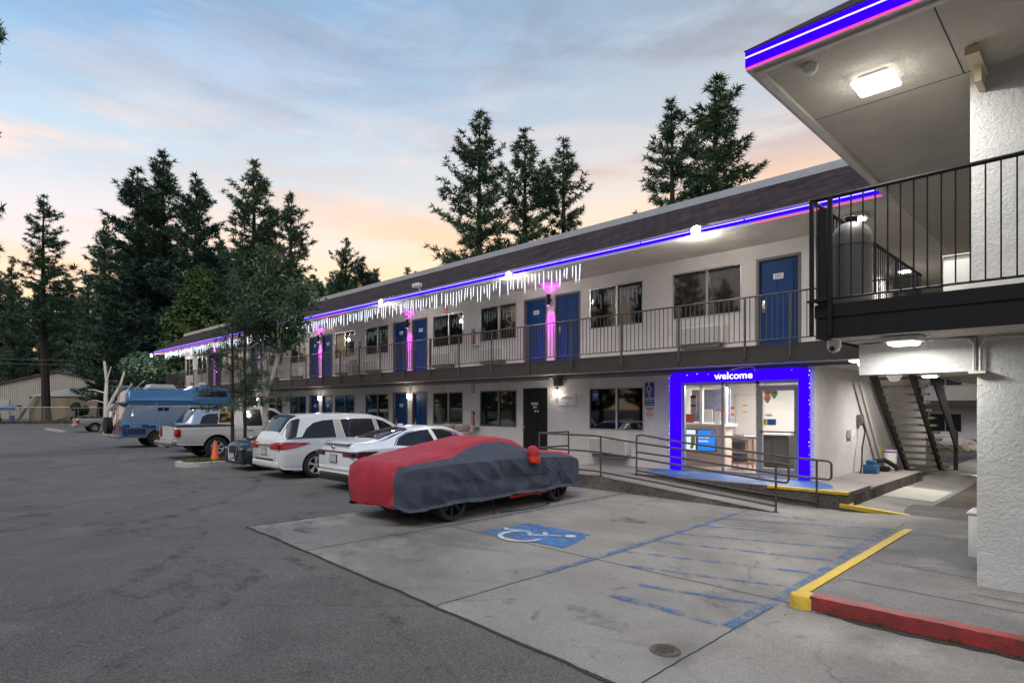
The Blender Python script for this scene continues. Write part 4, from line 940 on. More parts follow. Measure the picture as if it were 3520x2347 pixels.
t = thing('window_sticker', 'blue sticker in the top left corner of the office window', 'sticker', (-10.5, YF, 2.3)); q = MB(); q.box(-10.57,-10.36,YF+.020,YF+.025,2.09,2.40,0); q.box(-10.56,-10.37,YF+.017,YF+.0195,2.26,2.28,1); q.box(-10.55,-10.40,YF+.017,YF+.0195,2.20,2.21,1); q.build('sheet', [m_sign_b, m_sign_w], t, True)
def arrow_sign(x, z, label):
    t = thing('extinguisher_sign', label, 'sign', (x, YF, z), 0, 'red extinguisher arrow signs')
    q = MB(); q.box(-.085,.085,-.015,-.003,-.16,.16); q.build('panel', m_sign_w, t)
    q = MB(); q.box(-.075,.075,-.018,-.016,-.15,.15); q.build('field', m_sign_r, t)
    q = MB(); q.box(-.018,.018,-.021,-.019,-.06,.13); q.add([(-.05,-.0205,-.05),(.05,-.0205,-.05),(0,-.0205,-.13)], [(0,1,2)]); q.build('arrow', m_sign_w, t)
arrow_sign(-17.18, 5.45, 'red arrow sign high on the upper wall right of door 204'); arrow_sign(-15.69, 2.56, 'red arrow sign on the lower wall above the extinguisher cabinet')
def extinguisher(x, z, label):
    t = thing('extinguisher_cabinet', label, 'extinguisher cabinet', (x, YF, z), 0, 'wall extinguisher cabinets')
    q = MB(); q.box(-.15,.15,-.19,-.003,.27,.29); q.box(-.15,.15,-.19,-.003,-.29,-.27); q.box(-.15,-.13,-.19,-.003,-.27,.27); q.box(.13,.15,-.19,-.003,-.27,.27); q.box(-.13,.13,-.02,-.003,-.27,.27); q.build('cabinet', m_white, t)
    q = MB(); q.lathe([(0,-.24),(.06,-.24),(.065,-.2),(.065,.06),(.03,.12),(0,.13)], (0,-.10,0), n=16); e = q.build('extinguisher', M('extinguisher_red', (.35,.03,.02), rough=.3), t)
    q = MB(); q.box(-.05,.03,-.12,-.09,.13,.19); q.tube([(.03,-.10,.15),(.08,-.10,.1),(.085,-.1,-.1)], .012); q.build('valve', m_black, e)
extinguisher(-15.50, 1.53, 'lower extinguisher cabinet left of the window beside the black door'); extinguisher(-15.50, 4.32, 'upper extinguisher cabinet behind the balcony rail')
t = tag(MB().rbox(-23.14,-23.02,YF-.06,YF-.003,4.48,4.60,.01).rbox(-23.12,-23.04,YF-.05,YF-.003,4.66,4.74,.01).build('fire_alarm', M('alarm_red', (.3,.03,.03))), 'small red fire alarm on the upper wall right of a window', 'alarm')
t = thing('speaker', 'grey box speaker on the wall above the office wall lamp', 'speaker', (-11.75, YF, 2.66)); q = MB(); q.rbox(-11.86,-11.66,YF-.20,YF-.01,2.53,2.79,.012); q.build('body', M('speaker_grey', (.05,.055,.055), rough=.6), t, True); q = MB(); q.tube([(-11.86,YF-.02,2.6),(-11.98,YF-.02,2.68),(-12.05,YF-.02,2.76)], .006); q.box(-12.15,-12.03,YF-.06,YF-.01,2.74,2.80); q.build('cable', m_white, t, True)
t = tag(MB().tube([(-6.36,YF-.08,2.80),(-6.20,YF-.10,2.83),(-5.95,YF-.10,2.84),(-5.86,YF-.10,2.82),(-5.83,YF-.1,2.74)], .014).rbox(-6.42,-6.32,YF-.10,YF-.02,2.765,2.81,.008).build('cable_loop', m_white), 'white cable conduit arching over the welcome frame', 'cable')
t = tag(MB().tube([(-4.72+.05*math.cos(R(a_)),13.6,2.80+.07*math.sin(R(a_))) for a_ in range(170, 380, 20)], .013).build('hook', m_brown), 'dark hook under the balcony at the right top of the welcome frame', 'hook')
# security cameras
t = thing('security_camera', 'white bullet camera above the eave left of the bright flood light', 'camera', (-16.27, YE-.1, 5.9)); q = MB(); q.rbox(-16.46,-16.12,YE-.34,YE-.14,5.86,5.99,.03); q.build('housing', m_white, t, True); q = MB(); q.tube([(-16.28,YE-.2,5.86),(-16.28,YE-.1,5.76),(-16.28,YE-.02,5.76)], .025); q.build('bracket', m_white, t, True); q = MB(); q.cyl((-16.465,YE-.24,5.92),(-16.455,YE-.24,5.92),.045); q.build('lens', m_ink, t, True)
t = thing('security_camera', 'white turret camera under the left corner of the near black deck', 'camera', (-2.27,7.4,D0)); q = MB(); q.lathe([(0,-.002),(.075,-.002),(.07,-.05),(.05,-.06)], (-2.25,7.40,D0-.03)); q.build('base', m_white, t, True); q = MB(); q.lathe([(0,-.075),(.05,-.055),(.072,-.01),(.072,.02),(0,.03)], (-2.25,7.40,D0-.10)); h = q.build('housing', m_white, t, True); q = MB(); q.cyl((-2.25,7.335,D0-.13),(-2.25,7.325,D0-.135),.03); q.build('lens', m_ink, h, True)
t = tag(MB().lathe([(0,-.10),(.05,-.085),(.075,-.04),(.075,0)], (-2.35,6.95,SF-.002)).build('dome_sensor', m_white), 'small white dome sensor on the high soffit near the neon corner', 'sensor')
t = thing('globe_lamp', 'unlit white ribbed globe lamp under the breezeway beam', 'globe lamp', (-2.15, 8.75, D0)); q = MB(); q.cyl((-2.02,9.0,2.69),(-2.02,9.0,2.42),.05); q.build('stem', m_white, t, True); q = MB(); q.lathe([(0,-.10),(.05,-.09),(.085,-.03),(.09,.03),(.08,.07),(0,.08)], (-2.02,9.0,2.33)); q.build('globe', M('globe_white', (.8,.8,.78), rough=.3, emit=(1,.97,.9), estr=.15), t, True)  # faint glow put into the white of the unlit globe

# ------------------------------------------------------------------ handrails of the ramp
def handrail(label, parts, posts, r=.022):
    t = thing('handrail', label, 'handrail', parts[0][0], 0)
    for p in parts:
        q = MB(); q.tube(p, r, 8); q.build('rail', m_rail, t, True)
    for a, b in posts:
        q = MB(); q.cyl(a, b, r, n=8); q.lathe([(0,0),(.055,0),(.055,.01),(0,.012)], a, n=12); q.build('post', m_rail, t, True)
    return t
fy, by = 11.36, 12.31
r1, r2 = (lambda x: rampz(x)+.90), (lambda x: rampz(x)+.56)
def arc_end(x, y, za, zb, r=.06, s=1):
    return [(x, y, za),(x+s*r*.7,y,za-.018),(x+s*r,y,za-.06),(x+s*r,y,zb+.06),(x+s*r*.7,y,zb+.018),(x,y,zb)]
front = [(-10.38,fy,PZ+.93),(-8.6,fy,PZ+.92)]+[(x,fy,r1(x)) for x in (-7.5,-6,-4.6)]+arc_end(-4.28,fy,r1(-4.3),r1(-4.3)-.34)+[(x,fy,r1(x)-.34) for x in (-4.6,-6,-7.5)]+[(-8.6,fy,PZ+.55),(-10.38,fy,PZ+.56)]
low = [(-10.38,fy,PZ+.10),(-8.6,fy,PZ+.10)]+[(x,fy,rampz(x)+.11) for x in (-7,-5.5,-4.45)]
ret = [(-10.38,fy,PZ+.93),(-10.42,fy+.3,PZ+.93),(-10.40,12.55,PZ+.93)]; ret2 = [(-10.38,fy,PZ+.56),(-10.40,12.55,PZ+.56)]
handrail('front brown pipe handrail of the ramp, nearest the parking pad', [front, low, ret, ret2], [((x,fy,rampz(x)),(x,fy,r1(x) if x > -8.6 else PZ+.93)) for x in (-10.38,-8.45,-4.45)]+[((-10.40,12.55,PZ),(-10.40,12.55,PZ+.93))])
back = [(-8.1,by,PZ+.90),(-7.95,by,PZ+.93)]+[(x,by,r1(x)+.04) for x in (-7,-6,-4.6)]+arc_end(-3.85,by,r1(-4.0)+.02,r1(-4.0)-.33)+[(x,by,r1(x)-.32) for x in (-4.6,-6,-7)]+[(-8.1,by,PZ+.52)]
low = [(x,by,rampz(x)+.12) for x in (-8.1,-7,-5.5,-4.05)]
handrail('rear brown pipe handrail of the ramp, nearest the welcome frame', [back, low], [((x,by,rampz(x) if x < -5 else gz(x,by)),(x,by,r1(x)+.02)) for x in (-8.1,-4.05)])

# ------------------------------------------------------------------ staircase in the breezeway
t = thing('staircase', 'open dark timber staircase rising toward the viewer in the breezeway', 'staircase', (-4.0, 19.5, 0))
N = 15; y0, y1, z0, z1 = 21.4, 17.5, .0, 3.1
m_tread = M('tread_concrete', (.24,.22,.16), rough=.9, var=.2, vscale=3); m_str = M('stringer_dark', (.022,.019,.017), rough=.6, var=.3)
for i in range(N):
    z = z0+(z1-z0)*(i+1)/(N+0); y = y0+(y1-y0)*(i+.5)/N
    q = MB(); q.box(-4.45,-3.42,y-.15,y+.15,z-.06,z); q.build('tread', m_tread, t, True)
for x in (-4.48, -3.62):
    q = MB(); q.prism([(x,y0+.25,-.05),(x,y0-.15,-.05),(x,y1-.15,z1-.32),(x,y1-.15,z1-.02),(x,y1+.1,z1-.02)], (.06,0,0)); q.build('stringer', m_str, t, True)
q = MB(); q.prism([(-3.33,y0+.5,.55),(-3.33,y0+.5,1.15),(-3.33,y0-.1,1.35),(-3.33,y1,z1+1.05),(-3.33,y1,z1+.1)], (.04,0,0)); q.build('guard_panel', m_str, t, True)
q = MB(); q.box(-3.38,-3.28,y0+.38,y0+.48,-.05,1.2); q.box(-3.38,-3.28,y1,y1+.1,z1-.5,z1+1.0); q.build('post', m_str, t, True)
q = MB(); q.prism([(-4.45,16.35,2.52),(-4.45,16.50,2.52),(-4.45,18.5,.36),(-4.45,18.35,.36)], (.05,0,0)); tag(q.build('leaning_board', M('board_grey', (.40,.38,.33), rough=.7)), 'pale board leaning diagonally on the breezeway wall', 'board')
t = thing('outlet_box', 'small grey electric box on the stucco side wall of the breezeway', 'electric box', (XR, 16.1, 1.27)); q = MB(); q.rbox(XR+.002,XR+.10,15.95,16.25,1.17,1.36,.01); q.build('box', m_white, t, True)
t = thing('hose_tap', 'grey tap box with a hanging dark hose on the breezeway wall', 'tap', (XR, 16.8, 1.6)); q = MB(); q.rbox(XR+.002,XR+.12,16.7,16.95,1.45,1.72,.02); q.build('box', m_aluD, t, True); q = MB(); q.tube([(XR+.12,16.8,1.5),(XR+.18,16.75,1.3),(XR+.16,16.6,.9),(XR+.19,16.45,.5),(XR+.2,16.3,.31)], .018); q.build('hose', m_black, t, True)
q = MB(); q.rbox(-4.35,-4.05,16.4,16.7,.30,.52,.02); q.rbox(-4.30,-4.1,16.45,16.65,.521,.62,.02); tag(q.build('blue_bucket', M('bucket_blue', (.02,.10,.22), rough=.4)), 'small blue container on the slab at the foot of the side wall', 'container')
q = MB(); q.tube([(-4.35,17.2,.34),(-4.3,17.2,.55),(-4.1,17.35,.58),(-3.9,17.5,.42),(-3.85,17.5,.34)], .06); q.rbox(-4.35,-4.0,17.2,17.5,.3,.42,.03); tag(q.build('cargo_bag', m_black), 'black bag slumped beside the blue container', 'bag')
q = MB(); q.lathe([(0,.30),(.14,.30),(.16,.75),(.15,.78),(0,.78)], (-4.2,18.3,0)); q.lathe([(.161,.72),(.168,.74),(.161,.76)], (-4.2,18.3,0), m=1); tag(q.build('pale_bin', [m_white, M('purple_rim', (.12,.03,.4))]), 'pale waste bin with purple rim under the stair', 'bin')
q = MB(); q.rbox(XR+.004,XR+.04,18.7,18.78,.6,.85,.01); q.rbox(XR+.004,XR+.04,18.84,18.92,.6,.85,.01); tag(q.build('yellow_marker', m_yel), 'two yellow markers on the wall beside the stair', 'marker')
for x, y, l in ((-2.95,20.9,'nearer round metal drain cover on the breezeway floor'),(-2.2,22.6,'farther round metal drain cover on the breezeway floor')):
    q = MB(); q.lathe([(0,.02),(.22,.02),(.23,.012),(.28,.012),(.30,0)], (x,y,zb(x)+.002), n=28); tag(q.build('drain_cover', M('drain_metal', (.45,.46,.46), rough=.4, metal=.6, var=.5, vscale=9)), l, 'drain cover', 'breezeway drain covers')

# ------------------------------------------------------------------ bins
t = thing('dome_bin', 'tall grey dome topped litter bin on the corner of the near deck', 'bin', (-2.10, 7.42, D1))
q = MB(); q.lathe([(0,.01),(.20,.01),(.205,.03),(.205,.70),(.0,.70)], (-2.09,7.46,D1), n=36); q.build('body', M('bin_grey', (.07,.068,.065), rough=.5, var=.1), t, True)
q = MB(); q.lathe([(.212,.66),(.215,.72),(.20,.80),(.165,.87),(.10,.92),(0,.935)], (-2.09,7.46,D1), n=36); q.build('dome_lid', M('bin_lid', (.10,.097,.09), rough=.45), t, True)
q = MB(); q.lathe([(0,.93),(.06,.93),(.065,.99),(.055,1.0),(0,1.0)], (-2.09,7.46,D1)); q.build('ash_cap', m_black, t, True)
def swing_bin(x, y, z, s, label):
    t = thing('waste_bin', label, 'bin', (x,y,z), 0, 'beige swing lid bins')
    q = MB(); q.prism([(-.24,-.22,.0),(.24,-.22,.0),(.24,.22,.0),(-.24,.22,.0)], (0,0,.62)); q.build('body', M('bin_beige', (.27,.23,.20), rough=.6, var=.1), t)
    q = MB(); q.rbox(-.26,.26,-.24,.24,.621,.80,.03); q.rbox(-.18,.18,-.18,.18,.80,1.02,.06); l = q.build('lid', M('bin_beige_lid', (.33,.28,.24), rough=.55), t)
    q = MB(); q.box(-.15,.15,-.185,-.181,.82,.97); q.build('flap', M('bin_flap', (.24,.2,.17)), l)
    t.scale = (s,s,s)
swing_bin(-16.25, 13.2, PZ-.12, 1.12, 'left beige swing lid bin behind the white sedan roof'); swing_bin(-15.62, 13.25, PZ-.12, 1.12, 'right beige swing lid bin beside the extinguisher cabinet'); swing_bin(-22.9, 13.35, DK1, .72, 'beige bin on the upper balcony between two air conditioners')

# ------------------------------------------------------------------ back court seen through the breezeway
t = thing('rear_building', 'dim grey two storey motel block seen beyond the breezeway', 'motel block', (-6, 46, -.6))
z0 = -.55; Yb = 46.0; holes = [(-8.4,-6.7,z0+.95,z0+2.1),(-12.5,-10.8,z0+.95,z0+2.1),(-10.2,-9.1,z0,z0+2.15),(-10.2,-9.1,z0+2.9,z0+5.0),(-8.4,-6.7,z0+3.85,z0+5.0)]
q = MB(); wall_grid(q, -16, 6, -2, 5.4, Yb, holes, .12); q.build('wall', m_stuc, t, True)
for i, (a, b, c, d) in enumerate(holes):
    q = MB()
    if i in (2, 3): door_panel(q, a, b, Yb+.03, c, d); q.build('door', m_door, t, True)
    else:
        q.box(a,a+.05,Yb-.01,Yb+.1,c,d); q.box(b-.05,b,Yb-.01,Yb+.1,c,d); q.box((a+b)/2-.03,(a+b)/2+.03,Yb,Yb+.1,c,d); q.box(a+.05,b-.05,Yb,Yb+.1,d-.05,d); w = q.build('window', m_alu, t, True)
        q = MB(); q.quad((a,Yb+.08,c),(b,Yb+.08,c),(b,Yb+.08,d),(a,Yb+.08,d)); q.build('pane', M('dark_pane', (.01,.011,.013), rough=.08), w, True)
q = MB(); q.box(-16,6,Yb-1.3,Yb-.01,z0+2.55,z0+2.88); q.build('balcony_deck', m_brown, t, True)
railing(t, [(-16,Yb-1.28),(6,Yb-1.28)], z0+3.0, z0+3.95, [], m_rail, sp=.14)
q = MB(); q.box(-17,7,Yb-1.6,Yb+6,z0+5.4,z0+5.6); q.build('roof', m_brown, t, True)
ac(-8.3,-6.9,z0+.35,z0+.72,'bluish air conditioner under the far window beyond the breezeway', y=Yb)
q = MB(); q.quad((-16,30,-.02),(8,28,-.02),(8,45.9,-.45),(-16,45.9,-.45)); q.build('rear_path', m_walk, kind='structure')
bmh = bmesh.new(); bmesh.ops.create_icosphere(bmh, subdivisions=3, radius=1)
for v in bmh.verts:
    n_ = mnoise.noise(v.co*1.3+Vector((3,1,2)))*.35+mnoise.noise(v.co*3)*.12; v.co *= 1+n_; v.co.x *= .75; v.co.y *= .6; v.co.z *= .5
me = bpy.data.meshes.new('boulder'); bmh.to_mesh(me); bmh.free(); me.materials.append(M('boulder', (.36,.31,.27), rough=.9, var=.3, vscale=2, bump=.03, bscale=8)); o = bpy.data.objects.new('boulder', me); COL.objects.link(o); o.location = (-5.0,33.5,.1); tag(o, 'pale boulder on the grass beyond the breezeway', 'boulder')
def grass(name, area, n, h, col, seed, zf):
    r = np.random.default_rng(seed); vs = []; fs = []
    for i in range(n):
        x = r.uniform(area[0], area[1]); y = r.uniform(area[2], area[3]); a = r.uniform(0, 6.28); hh = h*r.uniform(.4,1.2); dx, dy = math.cos(a)*.02, math.sin(a)*.02; bx, by_ = r.normal(0,.35)*hh, r.normal(0,.35)*hh; z = zf(x, y)
        vs += [(x-dx,y-dy,z),(x+dx,y+dy,z),(x+bx,y+by_,z+hh)]; fs.append((3*i,3*i+1,3*i+2))
    mb = MB(); mb.add(vs, fs); o = mb.build(name, col, kind='stuff'); o['label'] = name.replace('_', ' '); o['category'] = 'grass'; return o
m_grass = foliage_mat('grass_green', (.06,.09,.02), (.16,.15,.05), .8)
g = grass('lawn_grass', (-7,4,31.5,38), 7000, .22, m_grass, 2, lambda x, y: -.05-.02*(y-30)); g['label'] = 'short green grass around the boulder beyond the breezeway'
# ------------------------------------------------------------------ vehicles
m_tyre = M('tyre_rubber', (.018,.018,.018), rough=.75, bump=.003, bscale=60)
m_rim = M('alloy_rim', (.55,.55,.56), rough=.35, metal=.35)
m_rimd = M('dark_rim', (.02,.02,.022), rough=.3, metal=.4)
m_arch = M('arch_black', (.006,.006,.006), rough=.9)
m_cglass = M('car_glass', (.010,.012,.014), rough=.03, spec=.55)
m_ltrim = M('black_trim', (.012,.012,.013), rough=.35)
m_tail = M('tail_lamp_red', (.36,.006,.010), rough=.08, spec=.8, coat=.6)
m_taild = M('tail_lamp_dark', (.07,.008,.008), rough=.08, spec=.8, coat=.6)
m_clrl = M('clear_lens', (.5,.5,.5), rough=.1)
m_plate = M('plate_pale', (.42,.44,.46), rough=.5, var=.3, vscale=30)
def paint(n, c, metal=.0, rough=.32): return M(n, c, rough=rough, metal=metal, coat=.7, var=.03, vscale=1)
class Car:
    """smooth shell lofted from stations (y, zb, zbelt, ztop, half width, roof half width)"""
    def __init__(s, st, smooth=2, dens=.05, crown=.02, round_=.12):
        a = np.array(st, float); L_ = a[-1,0]; s.L = L_
        ys = np.arange(0, L_+.001, dens); ys[-1] = L_
        s.ys = ys; P = np.stack([np.interp(ys, a[:,0], a[:,i]) for i in range(1, 6)], 1)
        for _ in range(smooth):
            Q = P.copy(); Q[1:-1] = P[:-2]*.25+P[1:-1]*.5+P[2:]*.25; P = Q
        s.P = P; s.crown = crown; s.rd = round_
    def ctrl(s, p):
        zb, zm, zt, w, wr = p; h = max(zt-zm, .02); k = min(1, h/.3)
        rz = min(.10, h*.35)
        return [(0,zb),(w-s.rd,zb),(w-.03,zb+.07),(w-.004,zb+(zm-zb)*.35),(w,zb+(zm-zb)*.62),(w-.022,zm),(wr+.0,zt-rz),(wr-.07*k-.03,zt-.018*k),(wr*.55,zt+s.crown*.6),(0,zt+s.crown)]
    def sec(s, p, n=5):
        c = s.ctrl(p); out = []
        for i in range(len(c)-1):
            p0, p1, p2, p3 = c[max(i-1,0)], c[i], c[i+1], c[min(i+2,len(c)-1)]
            lin = i in (4, 5)          # keep shoulder and tumblehome crisp
            for t in np.arange(0, 1, 1/n):
                if lin: q = (p1[0]+(p2[0]-p1[0])*t, p1[1]+(p2[1]-p1[1])*t)
                else: q = tuple(.5*((2*p1[d])+(-p0[d]+p2[d])*t+(2*p0[d]-5*p1[d]+4*p2[d]-p3[d])*t*t+(-p0[d]+3*p1[d]-3*p2[d]+p3[d])*t**3) for d in (0,1))
                out.append((max(q[0], 0.0), q[1]))
        return out+[c[-1]]
    def par(s, y): return np.array([np.interp(y, s.ys, s.P[:,i]) for i in range(5)])
    def W(s, y, z):
        c = s.sec(s.par(y))[5:36]; xs = [q[0] for q in c]; zs = np.maximum.accumulate([q[1] for q in c]); return float(np.interp(z, zs, xs))
    def T(s, x, y):
        c = s.sec(s.par(y))[28:][::-1]; return float(np.interp(abs(x), np.maximum.accumulate([q[0] for q in c]), [q[1] for q in c]))
    def shell(s, warp=None, two=None):
        mb = MB(); rings = []
        for y, p in zip(s.ys, s.P):
            h = s.sec(p); rings.append([(x, y, z) for x, z in h]+[(-x, y, z) for x, z in h[-2:0:-1]])
        n = len(rings[0]); vs = [v for r in rings for v in r]
        if warp: vs = [warp(*v) for v in vs]
        fs = []; ms = []
        for i in range(len(rings)-1):
            for j in range(n): fs.append((i*n+j, i*n+(j+1)%n, (i+1)*n+(j+1)%n, (i+1)*n+j))
        mb.add(vs, fs, 0, True); mb.add(vs[:n], [tuple(range(n))], 0, False); mb.add(vs[-n:], [tuple(range(n-1,-1,-1))], 0, False)
        if two:
            mb.m = [two(sum(mb.v[i][0] for i in f)/len(f), sum(mb.v[i][1] for i in f)/len(f), sum(mb.v[i][2] for i in f)/len(f)) for f in mb.f]
        # weld the caps
        bm = bmesh.new(); me = mb.mesh('shell', [m_arch]); bm.from_mesh(me); bmesh.ops.remove_doubles(bm, verts=bm.verts, dist=1e-5); bmesh.ops.recalc_face_normals(bm, faces=bm.faces); bm.to_mesh(me); bm.free(); return me
    def side(s, top, bot, off=.006, nu=26, nv=5, sides=(1,-1), mb=None, m=0, thick=True):
        """panel on the flank between a top and a bottom curve of (y, z) points"""
        mb = mb or MB(); mb.pair = len(sides) == 2
        def rs(c):
            c = np.array(c, float); d = np.r_[0, np.cumsum(np.hypot(*np.diff(c, axis=0).T))]; t = np.linspace(0, d[-1], nu+1); return np.stack([np.interp(t, d, c[:,0]), np.interp(t, d, c[:,1])], 1)
        a, b = rs(top), rs(bot)
        for sd in sides:
            vs = []
            for i in range(nu+1):
                for j in range(nv+1):
                    y, z = b[i]+(a[i]-b[i])*j/nv; vs.append((sd*(s.W(y, z)+off), y, z))
            fs = [(i*(nv+1)+j, (i+1)*(nv+1)+j, (i+1)*(nv+1)+j+1, i*(nv+1)+j+1) for i in range(nu) for j in range(nv)]
            if sd < 0: fs = [f[::-1] for f in fs]
            mb.add(vs, fs, m, True)
        return mb
    def top(s, y0, y1, xw0, xw1, off=.006, nx=14, ny=14, mb=None, m=0):
        mb = mb or MB()
        def f(u, v):
            y = y0+(y1-y0)*v; w = xw0+(xw1-xw0)*v; x = w*(2*u-1); return (x, y, s.T(x, y)+off)
        return mb.grid(f, nx, ny, m)
def cut_arches(me, wheels, r, w, name, mats, parent):
    o = bpy.data.objects.new(name, me); COL.objects.link(o)
    me.materials.clear()
    for m in mats: me.materials.append(m)
    for y, zc in wheels:
        for sd in (1, -1):
            mb = MB(); n = 32; x0, x1 = sd*(w-.34), sd*(w+.25)
            mb.cyl((x0, y, zc), (x1, y, zc), r, n=n); cm = mb.mesh('cut', [m_arch]); co = bpy.data.objects.new('cut', cm); COL.objects.link(co)
            bm = bmesh.new(); bm.from_mesh(cm); bmesh.ops.recalc_face_normals(bm, faces=bm.faces); bm.to_mesh(cm); bm.free()
            md = o.modifiers.new('b', 'BOOLEAN'); md.object = co; md.operation = 'DIFFERENCE'; md.solver = 'EXACT'; md.material_mode = 'TRANSFER'
            nm = bpy.data.meshes.new_from_object(o.evaluated_get(bpy.context.evaluated_depsgraph_get())); o.modifiers.clear(); o.data = nm
            bpy.data.objects.remove(co)
    try: o.data.set_sharp_from_angle(angle=R(35))
    except Exception: pass
    o.parent = parent; o.name = name; return o
def wheel_mesh(r, w, rim_r, spokes, m_r, twist=0.0, lip=True):
    q = MB(); h = w/2
    q.lathe([(rim_r*.98,-h*.8),(rim_r,-h),(r-.03,-h),(r-.006,-h*.8),(r,-h*.55),(r,h*.55),(r-.006,h*.8),(r-.03,h),(rim_r,h),(rim_r*.98,h*.8)], axis='x', n=40)
    tyre = q.mesh('tyre', m_tyre)
    q = MB(); q.lathe([(rim_r*.99,-h*.7),(rim_r*.99,h*.93),(rim_r*.93,h*.96),(rim_r*.90,h*.70),(rim_r*.88,-h*.5)], axis='x', n=40)
    q.lathe([(rim_r*.22,h*.5),(rim_r*.20,h*.80),(0,h*.84)], axis='x', n=20)
    q.lathe([(rim_r*.86,h*.0),(0,-h*.05)], axis='x', n=30, m=1)
    for k_ in range(spokes):
        a = 2*math.pi*k_/spokes
        def P(rr, da, x): return (x, rr*math.cos(a+da), rr*math.sin(a+da))
        a0, a1 = 1.7/spokes*.36, 1.7/spokes*.62
        wi, wo = (.40, .21) if spokes < 7 else (.34, .13)
        q.add([P(rim_r*.18,-wi,h*.78),P(rim_r*.18,wi,h*.78),P(rim_r*.94,wo+twist,h*.82),P(rim_r*.94,-wo+twist,h*.82),P(rim_r*.18,-wi,h*.45),P(rim_r*.18,wi,h*.45),P(rim_r*.94,wo+twist,h*.5),P(rim_r*.94,-wo+twist,h*.5)], [(0,1,2,3),(0,4,5,1),(1,5,6,2),(2,6,7,3),(3,7,4,0)], 0)
    return tyre, q.mesh('rim', [m_r, m_arch])
def add_wheels(par, ys, xh, r, w, rim_r, spokes, m_r, zc=None, twist=0.0):
    ty, ri = wheel_mesh(r, w, rim_r, spokes, m_r, twist)
    for y in ys:
        for sd in (1, -1):
            wo = link('wheel', ty, par); wo.location = (sd*xh, y, zc or r); wo.rotation_euler = (random.Random(int(y*100)).uniform(0, 1.2), 0, 0 if sd > 0 else math.pi)
            link('rim', ri, wo)
def plate(par, x, y, z, w=.31, h=.16, m=None, tilt=0, face=-1):
    q = MB(); q.box(x-w/2-.012, x+w/2+.012, y-.012, y, z-h/2-.012, z+h/2+.012); p = q.build('number_plate', m_ltrim, par)
    q = MB(); yy = (y-.014, y-.0125); q.box(x-w/2, x+w/2, *yy, z-h/2, z+h/2); q.build('plate_face', m_plate, p)

# ---- white minivan
X, Y = -16.28, 6.80
van = thing('minivan', 'white minivan parked between the white sedan and the dark car', 'minivan', (X, Y, 0), R(-1))
cv = Car([(0,.42,.86,.98,.80,.62),(.03,.32,.92,1.06,.88,.66),(.10,.27,.98,1.13,.935,.70),(.20,.25,1.03,1.28,.965,.72),(.36,.24,1.05,1.52,.98,.715),(.46,.23,1.06,1.64,.985,.715),(.58,.23,1.06,1.685,.988,.71),(1.1,.21,1.05,1.715,.995,.71),(2.1,.20,1.03,1.735,.995,.71),(2.9,.2,1.01,1.70,.992,.69),(3.35,.2,1.0,1.60,.99,.68),(3.75,.2,.99,1.40,.985,.69),(4.2,.2,.97,1.12,.975,.72),(4.7,.22,.86,.99,.95,.70),(5.0,.26,.74,.84,.88,.62),(5.12,.34,.62,.70,.76,.50)], 2, .05)
m_vanw = paint('van_white', (.66,.67,.66))
cut_arches(cv.shell(), [(1.02,.35),(4.02,.35)], .395, .99, 'body', [m_vanw, m_arch], van)
add_wheels(van, (1.02,4.02), .865, .345, .235, .235, 5, m_rim, twist=.12)
cv.side([(.62,1.10),(.80,1.33),(1.02,1.48),(1.3,1.545),(1.62,1.565)], [(.58,1.075),(.8,1.075),(1.2,1.075),(1.62,1.075)], .004, sides=(1,-1)).build('quarter_window', m_cglass, van)
cv.side([(1.84,1.57),(2.4,1.585),(2.88,1.575)], [(1.90,1.075),(2.4,1.07),(2.92,1.065)], .004).build('middle_window', m_cglass, van)
cv.side([(3.02,1.565),(3.25,1.51),(3.6,1.33),(3.98,1.09)], [(3.08,1.06),(3.4,1.05),(3.7,1.05),(4.0,1.045)], .004).build('front_window', m_cglass, van)
m_pillar = M('pillar_greige', (.36,.34,.30), rough=.35)
cv.side([(1.64,1.57),(1.82,1.575)], [(1.64,1.075),(1.88,1.075)], .002, nu=4).build('pillar_trim', m_pillar, van); cv.side([(2.90,1.575),(3.0,1.57)], [(2.94,1.065),(3.06,1.06)], .002, nu=4).build('pillar_trim', m_pillar, van)
cv.side([(.26,1.10),(.5,1.105),(.66,1.12)], [(.20,1.05),(.4,1.062),(.60,1.072)], .005, nu=10).build('pillar_glass', m_cglass, van)
cv.side([(.33,1.43),(.42,1.545),(.60,1.60),(.68,1.59)], [(.22,1.10),(.30,1.10),(.42,1.11),(.48,1.12)], .004, nu=10).build('rear_pillar', m_ltrim, van)
cv.side([(.16,1.068),(1.2,1.072),(2.2,1.066),(3.2,1.05),(4.0,1.043)], [(.16,1.056),(1.2,1.058),(2.2,1.052),(3.2,1.036),(4.0,1.030)], .009, nu=60, nv=1).build('chrome_strip', m_chrome, van)
q = cv.top(.17,.47,.70,.69,.008); q.build('rear_window', m_cglass, van)
q = cv.top(.44,.60,.66,.66,.014); q.build('spoiler', m_ltrim, van)
q = cv.side([(.02,.985),(.2,.985),(.55,.975),(.86,.95)], [(.02,.80),(.12,.79),(.4,.83),(.86,.945)], .012, nu=22)
q.rbox(.40,.90,-.025,.05,.80,.97,.02); q.rbox(-.90,-.40,-.025,.05,.80,.97,.02); q.pair = True; q.build('tail_lamp', m_tail, van)
q = MB(); q.rbox(-.52,.52,-.055,.02,.885,.935,.018); q.build('chrome_garnish', m_chrome, van)
q = MB(); q.rbox(-.60,.60,-.015,.06,.50,.545,.012); q.build('bumper_step', m_ltrim, van)
q = MB(); q.rbox(.48,.78,-.004,.12,.365,.395,.01); q.rbox(-.78,-.48,-.004,.12,.365,.395,.01); q.pair = True; q.build('reflector', m_tail, van)
